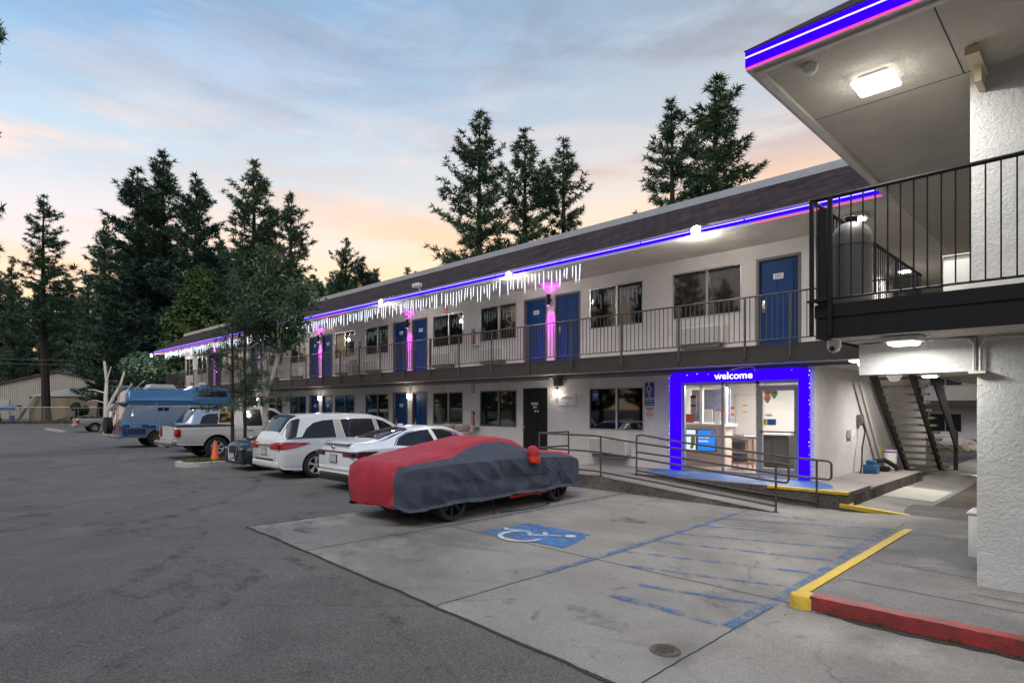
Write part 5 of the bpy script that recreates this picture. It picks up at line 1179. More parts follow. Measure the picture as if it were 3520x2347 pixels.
q = MB(); q.rbox(-.84,.84,-.012,.12,.31,.49,.05,seg=3); q.build('bumper', m_vanw, van)
plate(van, 0, -.002, .72)
q = MB(); q.tube([(-.38,-.004,.62),(.38,-.004,.62)], .004, 4); q.tube([(.70,-.003,.52),(.72,.0,.78)], .004, 4); q.build('tailgate_seam', m_ltrim, van)
cv.side([(1.72,1.05),(1.73,.7),(1.68,.5)], [(1.712,1.05),(1.722,.7),(1.672,.5)], .002, nu=8, nv=1).build('door_seam', m_ltrim, van)
cv.side([(2.97,1.04),(3.0,.6),(3.0,.3)], [(2.96,1.04),(2.99,.6),(2.99,.3)], .002, nu=8, nv=1).build('door_seam', m_ltrim, van)
q = MB(); q.rbox(.98,1.02,2.68,2.90,.90,.93,.01); q.rbox(.98,1.02,3.15,3.37,.89,.92,.01); q.build('handle', m_chrome, van)
q = MB(); q.rbox(1.0,1.2,3.72,3.86,1.02,1.18,.05); q.rbox(-1.2,-1.0,3.72,3.86,1.02,1.18,.05); q.pair = True; q.build('mirror', m_vanw, van)

# ---- white sedan
X, Y = -12.72, 6.92
sed = thing('sedan', 'white sedan parked between the white minivan and the covered car', 'sedan', (X, Y, 0), R(-1))
cs = Car([(0,.44,.82,.92,.74,.56),(.03,.36,.87,1.03,.82,.62),(.08,.28,.91,1.085,.868,.66),(.18,.22,.94,1.10,.90,.69),(.45,.19,.955,1.115,.922,.70),(.70,.18,.96,1.135,.93,.69),(.86,.18,.965,1.175,.932,.67),(1.25,.17,.96,1.305,.932,.60),(1.75,.17,.95,1.415,.932,.565),(2.3,.17,.945,1.445,.932,.56),(2.9,.17,.94,1.415,.932,.575),(3.25,.17,.935,1.30,.932,.60),(3.75,.17,.925,1.05,.93,.68),(4.4,.18,.83,.94,.91,.66),(4.8,.22,.72,.80,.84,.58),(4.96,.30,.58,.66,.70,.46)], 2, .05)
m_sedw = paint('sedan_white', (.70,.72,.74))
cut_arches(cs.shell(), [(1.05,.335),(3.92,.335)], .375, .93, 'body', [m_sedw, m_arch], sed)
add_wheels(sed, (1.05,3.92), .815, .335, .225, .235, 10, m_rim)
cs.top(.80,1.68,.66,.50,.006,14,20).build('rear_window', m_cglass, sed)
cs.side([(1.16,1.04),(1.32,1.17),(1.62,1.285),(2.0,1.345),(2.24,1.358)], [(1.14,1.02),(1.4,.995),(1.8,.985),(2.28,.98)], .005, nu=30).build('rear_side_window', m_cglass, sed)
cs.side([(2.36,1.36),(2.7,1.345),(3.0,1.265),(3.34,1.09),(3.46,1.0)], [(2.40,.978),(2.8,.972),(3.2,.968),(3.46,.966)], .005, nu=30).build('front_side_window', m_cglass, sed)
cs.side([(1.08,1.02),(1.28,1.185),(1.60,1.31),(2.0,1.372),(2.4,1.388),(2.75,1.37),(3.05,1.29),(3.42,1.09)], [(1.10,1.01),(1.30,1.165),(1.62,1.29),(2.0,1.352),(2.4,1.368),(2.75,1.35),(3.03,1.27),(3.40,1.075)], .009, nu=60, nv=1).build('chrome_strip', m_chrome, sed)
q = cs.side([(.00,.905),(.1,.915),(.3,.915),(.62,.91)], [(.0,.82),(.1,.77),(.2,.77),(.62,.90)], .012, nu=22); q.rbox(.42,.845,-.02,.08,.795,.905,.015); q.rbox(-.845,-.42,-.02,.08,.795,.905,.015); tl = q.pair = True; q.build('tail_lamp', m_taild, sed)
q = MB(); q.rbox(-.80,.80,-.024,.02,.885,.91,.01); q.build('light_bar', m_ltrim, sed)
q = MB(); q.rbox(-.62,.62,-.03,.14,1.075,1.105,.014); q.build('boot_spoiler', m_sedw, sed)
q = MB(); q.rbox(-.80,.80,-.01,.12,.30,.46,.04,seg=3); q.rbox(-.72,.72,-.02,.12,.47,.56,.03); q.build('bumper', m_sedw, sed)
q = MB(); q.rbox(-.70,.70,-.035,.10,.22,.42,.05,seg=3); q.prism([(.62,-.03,.24),(.86,.1,.40),(.88,.3,.40),(.80,.2,.22)], (0,.02,.0)); q.build('diffuser', m_ltrim, sed)
plate(sed, 0, -.012, .735); 
q = MB(); q.lathe([(0,0),(.045,0),(.05,.008),(.038,.012),(.03,.01)], (0,-.0,0), axis='y', n=20); e = q.build('emblem', m_chrome, sed); e.location = (0,-.035,1.0); e.scale = (1.2,1,.9)
q = MB(); q.rbox(-.02,.02,1.72,1.88,1.43,1.50,.012); q.build('antenna_fin', m_sedw, sed)
q = MB(); q.rbox(.925,.955,1.62,1.84,.855,.885,.012); q.rbox(.925,.955,2.72,2.94,.86,.89,.012); q.build('handle', m_sedw, sed)
cs.side([(1.50,.97),(1.52,.8),(1.40,.55)], [(1.492,.97),(1.512,.8),(1.392,.55)], .002, nu=8, nv=1).build('door_seam', m_ltrim, sed)
cs.side([(2.33,.97),(2.36,.6),(2.36,.25)], [(2.322,.97),(2.352,.6),(2.352,.25)], .002, nu=8, nv=1).build('door_seam', m_ltrim, sed)
q = MB(); q.rbox(.95,1.14,3.22,3.36,.97,1.10,.045); q.rbox(-1.14,-.95,3.22,3.36,.97,1.10,.045); q.pair = True; q.build('mirror', m_sedw, sed)
cs.top(3.1,3.62,.55,.64,.006).build('windscreen', m_cglass, sed)

# ---- car under a red and grey cover
X, Y = -8.72, 5.42
cc = thing('covered_car', 'low sports car under a red and dark grey fabric cover', 'covered car', (X, Y, -.02), R(3.2))
cr_ = Car([(0,.34,.78,.88,.60,.48),(.03,.27,.84,.96,.70,.58),(.10,.24,.90,1.0,.80,.67),(.28,.24,.94,1.03,.88,.72),(.6,.24,.96,1.075,.93,.74),(.95,.30,.97,1.12,.94,.71),(1.3,.31,.97,1.22,.94,.64),(1.8,.27,.965,1.30,.94,.56),(2.2,.25,.96,1.345,.94,.545),(2.6,.25,.955,1.335,.94,.555),(2.95,.25,.95,1.27,.94,.61),(3.3,.26,.95,1.07,.938,.70),(3.7,.32,.93,1.015,.93,.74),(4.1,.30,.91,1.0,.92,.74),(4.5,.24,.86,.95,.88,.70),(4.72,.24,.80,.88,.82,.64),(4.86,.28,.66,.74,.70,.50)], 2, .03, round_=.03)
N3 = lambda x, y, z, f: mnoise.noise(Vector((x*f, y*f, z*f)))
def drape(x, y, z):
    s = 1 if x >= 0 else -1
    low = cl01((.92-z)/.6)
    f = math.sin(y*9+2.5*N3(x,y,z,1.3))*.012+N3(x,y*2.2,z*.7,2.5)*.034+N3(x*2,y*4+z*2,z,1.6)*.018+N3(x,y*3,z,6)*.008
    dx = f*(.35+low)*(1 if abs(x) > .35 else .3)*cl01((y+.05)/.3)
    if y > 3.1 and z > .55: dx += .006*math.sin((y+z*1.6)*34)*cl01((4.6-y))
    rg = lambda a, b, c: (1-abs(mnoise.noise(Vector((a, b, c)))))**3
    fold = rg(y*1.6+z*2.2, z*1.1-y*.5, x+s*3)*.044*cl01((1.15-z)/.3)+rg(y*4+z*1.5, z*2.0, 5+s)*.022
    dx += fold*(1 if abs(x) > .4 else 0)*cl01((y+.02)/.2)
    dz = rg(x*2.0+y*1.4, y*.8-x, 9)*.016*cl01((z-.9)/.15) + N3(x*1.2,y*1.2,1,1.5)*.012+N3(x,y,4,5)*.006
    if z < .45: dz += (.035*math.sin(y*2.6+s)+.012*N3(y,1,s,5)+.02)*cl01((.45-z)/.2)*cl01((y-.15)/.5)
    dy = 0
    if y < .12: dy = .04*math.sin(x*8+z*2)*low+N3(x*2,3,z*2,2)*.03
    # soft hollows of the cloth behind wheels and below the window line
    dx -= .07*math.exp(-((z-.62)/.16)**2)*math.exp(-((y-2.4)/1.1)**2)
    return (x+s*dx, y+dy, z+dz)
sh = cr_.shell(drape)
def seam(y):
    return float(np.interp(y, [0,.25,.6,1.1,1.6,2.1,2.6,3.0,3.35,4.0,4.9], [.95,1.0,1.03,1.07,1.18,1.27,1.27,1.16,1.035,.985,.80]))
ob = bpy.data.objects.new('tmp', sh)
grey = M('cover_grey', (.046,.055,.082), rough=.85, var=.18, vscale=1.5, bump=.022, bscale=5); redc = M('cover_red', (.36,.022,.038), rough=.75, var=.18, vscale=1.2, bump=.02, bscale=4.5); orng = M('cover_bright_red', (.62,.03,.012), rough=.7, var=.1)
def fred(c):
    rear = min(.11-c.y, .60-c.x)
    if c.y < .34 and c.x > .50: top_ = min(c.z-seam(c.y), .62+.9*max(0, c.z-.88)-c.x*.9) if c.z < 1.02 else c.z-seam(c.y)
    else: top_ = c.z-seam(c.y)
    return max(top_, rear)
bm = bmesh.new(); bm.from_mesh(sh); bmesh.ops.subdivide_edges(bm, edges=bm.edges[:], cuts=1, use_grid_fill=True); bmesh.ops.triangulate(bm, faces=bm.faces[:]); bmesh.ops.recalc_face_normals(bm, faces=bm.faces)
for v in bm.verts: v.tag = False
val = {v: fred(v.co) for v in bm.verts}; new = []
for e in list(bm.edges):
    a_, b_ = e.verts; fa, fb2 = val[a_], val[b_]
    if fa*fb2 < 0:
        t_ = fa/(fa-fb2); ne, nv = bmesh.utils.edge_split(e, a_, min(max(t_, .02), .98)); val[nv] = 0.0; new.append(nv)
bmesh.ops.connect_verts(bm, verts=new)
for f in bm.faces: f.smooth = True
fv = {f: sum(val.get(v, 0.0) for v in f.verts) for f in bm.faces}
bm.faces.index_update(); side_ = [fv[f] > 0 for f in bm.faces]; und = [f.calc_center_median().z < .30 and abs(f.calc_center_median().x) < .74 for f in bm.faces]
bm.to_mesh(sh); bm.free(); bpy.data.objects.remove(ob)
def part_of(name, mat, want):
    bm = bmesh.new(); bm.from_mesh(sh); bm.faces.ensure_lookup_table()
    bmesh.ops.delete(bm, geom=[f for i, f in enumerate(bm.faces) if side_[i] != want or und[i]], context='FACES')
    n_ = bpy.data.meshes.new(name); bm.to_mesh(n_); bm.free(); n_.materials.clear(); n_.materials.append(mat); return link(name, n_, cc)
part_of('red_cover', redc, True); part_of('grey_cover', grey, False)
# drooping bright red rear corner and lower lining
q = MB(); q.grid(lambda u, v: (.84+.02*math.sin(u*9), 2.5+1.1*u, .22+.05*v), 20, 2); q.build('cover_lining', orng, cc)
for sd in (1, -1):
    def pouch(prof, k_):
        q = MB(); q.lathe(prof, (0,0,0), n=22)
        q.v = [(sd*(.985+v[0]*.78*k_+.25*max(0,-v[2])*.3), 3.02+v[1]*1.05*k_-v[2]*.18+.012*N3(*v,16), 1.02+v[2]+.012*N3(v[1],v[0],v[2],22)) for v in q.v]; return q
    pouch([(0,-.17),(.11,-.165),(.135,-.13),(.128,-.06),(.125,.0),(.12,.05)], 1.0).build('mirror_pocket', orng, cc)
    pouch([(.128,-.02),(.132,.02),(.125,.09),(.10,.135),(.05,.165),(0,.172)], 1.02).build('mirror_pocket_top', redc, cc)
sm = MB()
for sd in (1, -1): sm.tube([(sd*(cr_.W(y, .64)+.012+.02*math.sin(y*3)*.0), y, .62+.05*math.sin(y*1.2)+.06*y/4.9) for y in np.arange(1.0, 4.6, .15)], .007, 4)
sm.pair = True; sm.build('cover_seam', m_ltrim, cc)
add_wheels(cc, (1.02,3.93), .765, .335, .25, .25, 7, m_rimd)
q = MB(); q.box(-.7,.7,.6,4.4,.20,.34); q.build('underbody', m_arch, cc)
q = MB(); q.tube([(.86,2.0,.24),(.90,1.98,.10),(.98,1.93,.03)], .012, 6); q.tube([(1.0,2.05,.035),(1.10,2.5,.033),(1.15,2.9,.036),(1.12,3.25,.04),(1.08,3.42,.06),(1.0,3.40,.045)], .011, 6); q.build('tie_strap', m_black, cc)

# ---- white pickup
X, Y = -24.72, 6.75
pk = thing('pickup_truck', 'white crew cab pickup truck parked behind the planter trees', 'pickup truck', (X, Y, 0), 0)
cpk = Car([(0,.58,1.10,1.20,.93,.86),(.04,.55,1.12,1.21,.965,.90),(.2,.52,1.14,1.22,.985,.92),(1.2,.48,1.14,1.22,.99,.92),(2.0,.45,1.13,1.215,.99,.92),(2.06,.45,1.13,1.22,.99,.90),(2.10,.45,1.12,1.84,.99,.76),(2.2,.45,1.12,1.91,.99,.74),(3.2,.45,1.11,1.945,.99,.73),(3.75,.45,1.10,1.86,.99,.73),(4.15,.45,1.10,1.56,.99,.76),(4.50,.45,1.09,1.22,.985,.82),(5.2,.46,1.05,1.14,.97,.82),(5.6,.5,.9,1.0,.92,.74),(5.7,.55,.8,.88,.82,.6)], 0, .03)
m_pkw = paint('pickup_white', (.60,.60,.58))
cut_arches(cpk.shell(), [(1.42,.40),(4.92,.40)], .50, .99, 'body', [m_pkw, m_arch], pk)
add_wheels(pk, (1.42,4.92), .85, .405, .27, .245, 6, m_rim)
q = MB(); q.box(-.86,.86,.08,2.02,1.225,1.25); q.rbox(-.95,.95,.0,.06,1.215,1.255,.01); q.box(.90,.96,.02,2.05,1.215,1.25); q.box(-.96,-.90,.02,2.05,1.215,1.25); q.build('bed_liner', m_ltrim, pk)
q = MB(); q.add([(-.68,2.040,1.30),(.68,2.040,1.30),(.62,2.073,1.83),(-.62,2.073,1.83)], [(0,1,2,3)]); q.build('rear_window', m_cglass, pk)
cpk.side([(2.42,1.80),(2.9,1.83),(3.10,1.83)], [(2.38,1.20),(2.7,1.19),(3.14,1.19)], .006).build('rear_side_window', m_cglass, pk)
cpk.side([(3.22,1.83),(3.6,1.78),(3.95,1.58),(4.25,1.24)], [(3.26,1.19),(3.6,1.19),(3.9,1.19),(4.28,1.19)], .006).build('front_side_window', m_cglass, pk)
q = MB(); q.rbox(.80,1.0,-.02,.17,.83,1.12,.02); q.rbox(-1.0,-.80,-.02,.17,.83,1.12,.02); q.pair = True; q.build('tail_lamp', m_tail, pk)
q = MB(); q.rbox(.81,.99,-.023,.16,.80,.86,.015); q.rbox(-.99,-.81,-.023,.16,.80,.86,.015); q.pair = True; q.build('reversing_lamp', m_clrl, pk)
q = MB(); q.rbox(-.98,.98,-.20,.02,.50,.68,.04,seg=3); q.rbox(-.3,.3,-.19,.0,.42,.52,.03); q.rbox(-.86,-.5,-.10,.05,.40,.5,.02); q.build('bumper', M('bumper_chrome', (.35,.36,.38), rough=.25, metal=.8, var=.2), pk)
q = MB(); q.box(-.80,-.62,-.012,-.002,.80,1.18); q.build('tailgate_latch', m_ltrim, pk)
q = MB(); q.tube([(-.79,-.006,.72),(.79,-.006,.72)], .006, 4); q.tube([(.79,-.006,.72),(.79,-.006,1.2)], .006, 4); q.build('tailgate_seam', m_ltrim, pk)
cpk.side([(2.06,1.20),(2.065,.6)], [(2.04,1.20),(2.045,.6)], .003, nu=6, nv=1).build('bed_gap', m_ltrim, pk)
q = MB(); q.rbox(.985,1.02,2.5,2.72,1.04,1.08,.012); q.build('handle', m_chrome, pk)
q = MB(); q.rbox(1.02,1.24,4.05,4.2,1.15,1.42,.05); q.pair = True; q.build('mirror', m_ltrim, pk)
cpk.side([(.97,.86),(1.1,.90),(1.42,.93),(1.75,.90),(1.9,.86)], [(.98,.83),(1.1,.87),(1.42,.90),(1.75,.87),(1.89,.83)], .012, nu=20, nv=1).build('arch_lip', m_pkw, pk)

# ---- silver blue suv, mostly hidden
X, Y = -28.45, 8.0
sv = thing('suv', 'silver blue estate car roof showing between the camper van and the white pickup', 'estate car', (X, Y, 0), 0)
cu_ = Car([(0,.45,1.0,1.06,.86,.7),(.06,.38,1.04,1.10,.90,.72),(.2,.34,1.08,1.16,.92,.72),(.62,.32,1.10,1.74,.93,.68),(.8,.3,1.10,1.80,.935,.67),(2.2,.3,1.08,1.83,.935,.66),(2.9,.3,1.07,1.72,.93,.67),(3.5,.3,1.04,1.16,.93,.74),(4.4,.34,.9,1.02,.88,.68),(4.7,.4,.75,.84,.74,.5)], 2, .05)
m_svp = paint('suv_silver_blue', (.34,.42,.52), .3)
cut_arches(cu_.shell(), [(.95,.36),(3.75,.36)], .41, .935, 'body', [m_svp, m_arch], sv)
add_wheels(sv, (.95,3.75), .81, .36, .23, .23, 5, m_rim)
cu_.top(.24,.60,.62,.60,.008).build('rear_window', m_cglass, sv)
cu_.side([(.78,1.22),(.92,1.52),(1.15,1.62),(1.55,1.64)], [(.72,1.15),(1.0,1.14),(1.2,1.14),(1.58,1.14)], .006).build('side_window', m_cglass, sv); cu_.side([(1.66,1.64),(2.2,1.65),(2.5,1.63)], [(1.68,1.14),(2.2,1.13),(2.54,1.13)], .006).build('side_window', m_cglass, sv); cu_.side([(2.62,1.61),(2.85,1.55),(3.3,1.18)], [(2.64,1.13),(2.9,1.12),(3.32,1.12)], .006).build('side_window', m_cglass, sv)
for sd in (1, -1):
    q = MB(); q.tube([(sd*.62,.9,1.80),(sd*.62,1.0,1.865),(sd*.62,2.5,1.875),(sd*.62,2.65,1.79)], .02, 6); q.build('roof_rail', m_ltrim, sv)
q = MB(); q.rbox(.62,.92,-.02,.2,.78,1.02,.03); q.rbox(-.92,-.62,-.02,.2,.78,1.02,.03); q.pair = True; q.build('tail_lamp', m_tail, sv)

# ---- dark sedan facing out
X, Y = -18.95, 11.85
al = thing('dark_car', 'dark blue car with chrome grille facing out beside the planter', 'car', (X, Y, 0), math.pi)
ca_ = Car([(0,.40,.9,1.0,.78,.6),(.1,.30,.94,1.06,.86,.66),(.5,.22,.96,1.12,.91,.68),(1.0,.2,.97,1.25,.92,.62),(1.8,.2,.96,1.41,.925,.57),(2.4,.2,.95,1.43,.925,.565),(2.9,.2,.94,1.36,.925,.58),(3.6,.2,.92,1.02,.925,.70),(4.2,.2,.84,.955,.91,.70),(4.6,.22,.76,.875,.87,.66),(4.8,.22,.70,.80,.79,.60),(4.88,.26,.64,.72,.66,.50)], 2, .05)
ca_.L = 4.88
m_alp = paint('car_navy', (.012,.022,.04), .4)
cut_arches(ca_.shell(), [(1.0,.335),(3.85,.335)], .375, .925, 'body', [m_alp, m_arch], al)
for o in list(al.children): o.location.y -= 0
add_wheels(al, (1.0,3.85), .81, .335, .225, .23, 10, m_rim)
q = MB(); q.prism([(-.30,4.87,.72),(.30,4.87,.72),(.20,4.87,.34),(-.20,4.87,.34)], (0,.025,0)); g_ = q.build('grille', m_ltrim, al)
q = MB()
for sd in (1, -1): q.tube([(sd*.36,4.88,.74),(sd*.30,4.90,.50),(sd*.20,4.905,.32),(sd*.01,4.91,.30)], .022, 8)
q.pair = True; q.build('chrome_surround', m_chrome, g_)
q = ca_.side([(4.40,.745),(4.62,.725),(4.78,.69)], [(4.40,.70),(4.62,.64),(4.78,.60)], .012, nu=10); q.rbox(.42,.70,4.80,4.875,.63,.70,.015); q.rbox(-.70,-.42,4.80,4.875,.63,.70,.015); q.build('headlamp', M('headlamp_glass', (.22,.24,.26), rough=.06, spec=.9, metal=.4), al)
q = MB()
for sd in (1, -1):
    for i in range(3): q.rbox(sd*(.47+i*.085)-.025,sd*(.47+i*.085)+.025,4.872,4.885,.64,.685,.006)
q.build('headlamp_element', m_clrl, al)
q = MB(); q.rbox(-.72,.72,4.74,4.86,.20,.30,.03); q.rbox(.40,.74,4.76,4.85,.30,.44,.03); q.rbox(-.74,-.40,4.76,4.85,.30,.44,.03); q.build('lower_intake', m_ltrim, al)
q = MB(); q.box(-.16,.16,4.915,4.925,.38,.52); q.build('number_plate', m_plate, al)
ca_.top(2.95,3.55,.54,.66,.006).build('windscreen', m_cglass, al)
ca_.side([(1.3,1.16),(1.8,1.33),(2.3,1.36),(2.8,1.29),(3.3,1.03)], [(1.3,1.0),(1.8,.985),(2.3,.975),(2.8,.965),(3.32,.96)], .006).build('side_window', m_cglass, al)

# ---- blue camper van
X, Y = -33.6, 6.95
cm = thing('camper_van', 'blue high roof camper van with roof box and rear spare wheel', 'camper van', (X, Y, 0), 0)
m_cb = paint('camper_slate', (.19,.245,.32), .2, .4); m_cb2 = paint('camper_blue', (.05,.15,.31), .1, .35); m_cb3 = M('camper_stripe', (.07,.32,.60), rough=.4); m_cdk = M('camper_lower', (.018,.055,.13), rough=.4)
low = Car([(0,.50,.95,1.02,.93,.86),(.05,.48,1.02,1.2,.97,.89),(.28,.46,1.34,2.06,.99,.90),(.4,.46,1.38,2.08,1.0,.92),(4.3,.46,1.38,2.07,1.0,.90),(4.55,.46,1.35,2.0,1.0,.88),(4.95,.46,1.25,1.45,.98,.86),(5.2,.46,1.16,1.3,.97,.84),(5.75,.5,1.0,1.12,.92,.78),(5.85,.55,.85,.95,.85,.7)], 1, .06)
cut_arches(low.shell(), [(1.55,.40),(4.98,.40)], .47, 1.0, 'body', [m_cb, m_arch], cm)
add_wheels(cm, (1.55,4.98), .84, .40, .29, .20, 8, M('gold_rim', (.40,.27,.12), rough=.4, metal=.7))
hi = Car([(.0,2.08,2.12,2.14,.80,.7),(.22,2.07,2.12,2.16,.88,.74),(.30,2.06,2.35,2.55,.93,.75),(.42,2.06,2.42,2.74,.95,.75),(2.9,2.06,2.45,2.77,.97,.78),(3.05,2.06,2.45,2.82,.97,.78),(3.35,2.06,2.5,2.95,.97,.78),(3.7,2.06,2.5,2.98,.97,.77),(4.9,2.06,2.48,2.88,.97,.76),(5.05,2.06,2.4,2.82,.95,.74),(5.12,2.06,2.25,2.4,.93,.72),(5.5,2.14,2.24,2.30,.86,.6)], 0, .05)
for_shell = hi.shell(); o = link('high_roof', for_shell, cm); for_shell.materials.clear(); for_shell.materials.append(m_cb2)
hi.side([(.36,2.36),(2.9,2.36),(3.05,2.36)], [(.32,2.24),(2.9,2.24),(3.2,2.24)], .006).build('roof_stripe', m_cb3, cm); hi.side([(3.0,2.36),(3.25,2.20),(4.9,2.20)], [(3.0,2.30),(3.3,2.13),(4.9,2.13)], .006).build('roof_stripe', m_cb3, cm)
q = hi.side([(3.45,2.72),(3.6,2.74),(4.7,2.72),(4.78,2.70)], [(3.45,2.47),(3.6,2.44),(4.7,2.44),(4.78,2.47)], .010); q.build('roof_window', m_cglass, cm)
low.side([(.30,2.06),(4.4,2.06)], [(.30,2.02),(4.4,2.02)], .02, nu=40, nv=1).build('drip_rail', m_alu, cm)
low.side([(.06,1.24),(4.2,1.24)], [(.06,1.10),(4.2,1.10)], .005, nu=40, nv=1).build('side_stripe', m_cb3, cm)
low.side([(.06,1.098),(1.0,1.098),(2.2,1.098),(4.2,1.098)], [(.06,.58),(1.0,.58),(1.01,.84),(2.08,.84)], .003, nu=2, nv=1) if False else None
low.side([(.04,1.095),(1.02,1.095)], [(.04,.56),(1.02,.56)], .004, nu=16).build('lower_panel', m_cdk, cm); low.side([(1.03,1.095),(2.1,1.095)], [(1.03,.90),(2.1,.90)], .004, nu=16).build('lower_panel', m_cdk, cm); low.side([(2.11,1.095),(4.3,1.095)], [(2.11,.50),(4.3,.50)], .004, nu=16).build('lower_panel', m_cdk, cm)
for a_, b_ in ((2.95,3.42),(3.58,4.0)):
    low.side([(a_,1.95),(b_,1.95)], [(a_,1.42),(b_,1.42)], .008, nu=8).build('window_frame', m_alu, cm); low.side([(a_+.04,1.91),(b_-.04,1.91)], [(a_+.04,1.46),(b_-.04,1.46)], .012, nu=8).build('side_window', m_cglass, cm)
low.side([(4.12,1.95),(4.45,1.93),(4.62,1.72)], [(4.12,1.46),(4.4,1.44),(4.66,1.42)], .010, nu=8).build('cab_window', m_cglass, cm)
low.side([(1.52,1.93),(2.08,1.93)], [(1.52,1.70),(2.08,1.70)], .008, nu=6).build('vent_frame', m_cb3, cm); low.side([(1.56,1.90),(1.78,1.90)], [(1.56,1.73),(1.78,1.73)], .012, nu=4).build('vent_window', m_cglass, cm); low.side([(1.82,1.90),(2.04,1.90)], [(1.82,1.73),(2.04,1.73)], .012, nu=4).build('vent_window', m_cglass, cm)
low.side([(1.48,1.20),(2.1,1.20)], [(1.48,.80),(2.1,.80)], .014, nu=6).build('fridge_vent', M('vent_blue', (.16,.28,.45), rough=.5, var=.5, vscale=16), cm)
q = MB()
for pts in ([(.28,.93),(1.02,.93),(1.02,.60),(.28,.60),(.28,.93)], [(1.46,1.21),(2.12,1.21),(2.12,.79),(1.46,.79),(1.46,1.21)]):
    q.tube([(low.W(y, z)+.016, y, z) for y, z in pts], .012, 6)
q.build('hatch_trim', m_alu, cm)
q = text_mb('Falcon', .16, (1.012,.62,1.035), right=(0,1,0), up=(0,0,1), sx=1.2, bold=.004); q.tube([(1.012,1.15,1.04),(1.012,1.3,1.09),(1.012,1.5,1.06)], .012, 5); q.build('lettering', m_sign_w, cm)
q = MB(); q.rbox(-1.0,1.0,-.12,.06,.46,.60,.03); q.build('bumper', M('bumper_chrome', (.35,.36,.38)), cm)
q = MB(); q.cyl((-.35,-.10,1.05),(-.35,-.36,1.05),.40,n=36); q.build('spare_wheel', m_tyre, cm)
for x in (.62, .92):
    q = MB(); q.tube([(x,-.06,.7),(x,-.09,1.3),(x,-.06,2.05),(x,.0,2.6),(x,.12,2.82),(x,.4,2.86)], .014, 6); q.build('ladder_rail', m_alu, cm)
q = MB()
for z in np.arange(.8, 2.6, .26): q.tube([(.62,-.07,z),(.92,-.07,z)], .012, 6)
q.build('ladder_rung', m_alu, cm)
q = MB()
for sd in (.66, -.66): q.tube([(sd,.0,2.70),(sd,.05,2.90),(sd,.5,2.92),(sd,.7,2.84),(sd,2.8,2.84)], .016, 6)
for y in (.3,1.1,1.9,2.7): q.tube([(-.66,y,2.84),(.66,y,2.84)], .012, 6)
q.build('roof_rack', m_alu, cm)
q = MB(); q.prism([(-.45,1.25,2.80),(-.45,2.55,2.80),(-.45,2.38,3.04),(-.45,1.42,3.04)], (.9,0,0)); q.build('roof_box', m_white, cm)
q = MB(); q.rbox(-.2,.2,3.72,4.02,2.99,3.19,.07); q.build('roof_vent', m_white, cm)
q = MB(); q.rbox(.80,.94,-.012,.02,.75,1.05,.01); q.rbox(-.94,-.80,-.012,.02,.75,1.05,.01); q.pair = True; q.build('tail_lamp', m_tail, cm)

# ---- silver pickup with ladder rack, far off
X, Y = -56.7, 9.05
sp = thing('pickup_truck', 'distant silver pickup truck with a ladder rack beside the fence', 'pickup truck', (X, Y, 0), 0)
c2_ = Car([(0,.52,.96,1.05,.86,.8),(.06,.48,.98,1.06,.90,.83),(2.0,.42,.98,1.06,.90,.83),(2.08,.42,.98,1.10,.90,.8),(2.3,.42,.98,1.60,.90,.68),(3.0,.42,.98,1.66,.90,.66),(3.4,.42,.97,1.5,.90,.68),(3.9,.42,.96,1.08,.89,.76),(4.7,.44,.88,1.0,.86,.72),(5.0,.5,.75,.85,.78,.6)], 0, .05)
m_spp = paint('pickup_silver', (.42,.40,.39), .3)
cut_arches(c2_.shell(), [(1.15,.34),(4.05,.34)], .42, .90, 'body', [m_spp, m_arch], sp)
add_wheels(sp, (1.15,4.05), .78, .34, .23, .21, 6, m_rim)
q = MB(); q.rbox(.74,.93,-.02,.16,.72,.98,.02); q.rbox(-.93,-.74,-.02,.16,.72,.98,.02); q.pair = True; q.build('tail_lamp', m_tail, sp)
q = MB(); q.rbox(-.9,.9,-.16,.02,.42,.58,.03); q.build('bumper', MATS['bumper_chrome'], sp)
q = MB()
for x in (.8,-.8):
    for y in (.1,1.7): q.tube([(x,y,1.05),(x,y,1.86)], .02, 6)
    q.tube([(x,-.1,1.86),(x,4.4,1.90)], .026, 6)
for y in (.1,.9,1.7,3.2,4.3): q.tube([(-.8,y,1.87),(.8,y,1.87)], .024, 6)
q.build('ladder_rack', m_alu, sp)
q = MB(); rr_ = random.Random(2)
for i in range(9): q.rbox(rr_.uniform(-.7,.2),rr_.uniform(.3,.75),.2+i*.18,.4+i*.19,1.04,1.1+rr_.uniform(0,.18),.02)
q.build('cargo', M('cargo_dark', (.07,.05,.04), rough=.8, var=.6, vscale=8), sp)
c2_.side([(2.45,1.5),(2.9,1.56),(3.2,1.5),(3.7,1.1)], [(2.4,1.05),(2.9,1.04),(3.2,1.04),(3.72,1.04)], .006).build('side_window', m_cglass, sp)
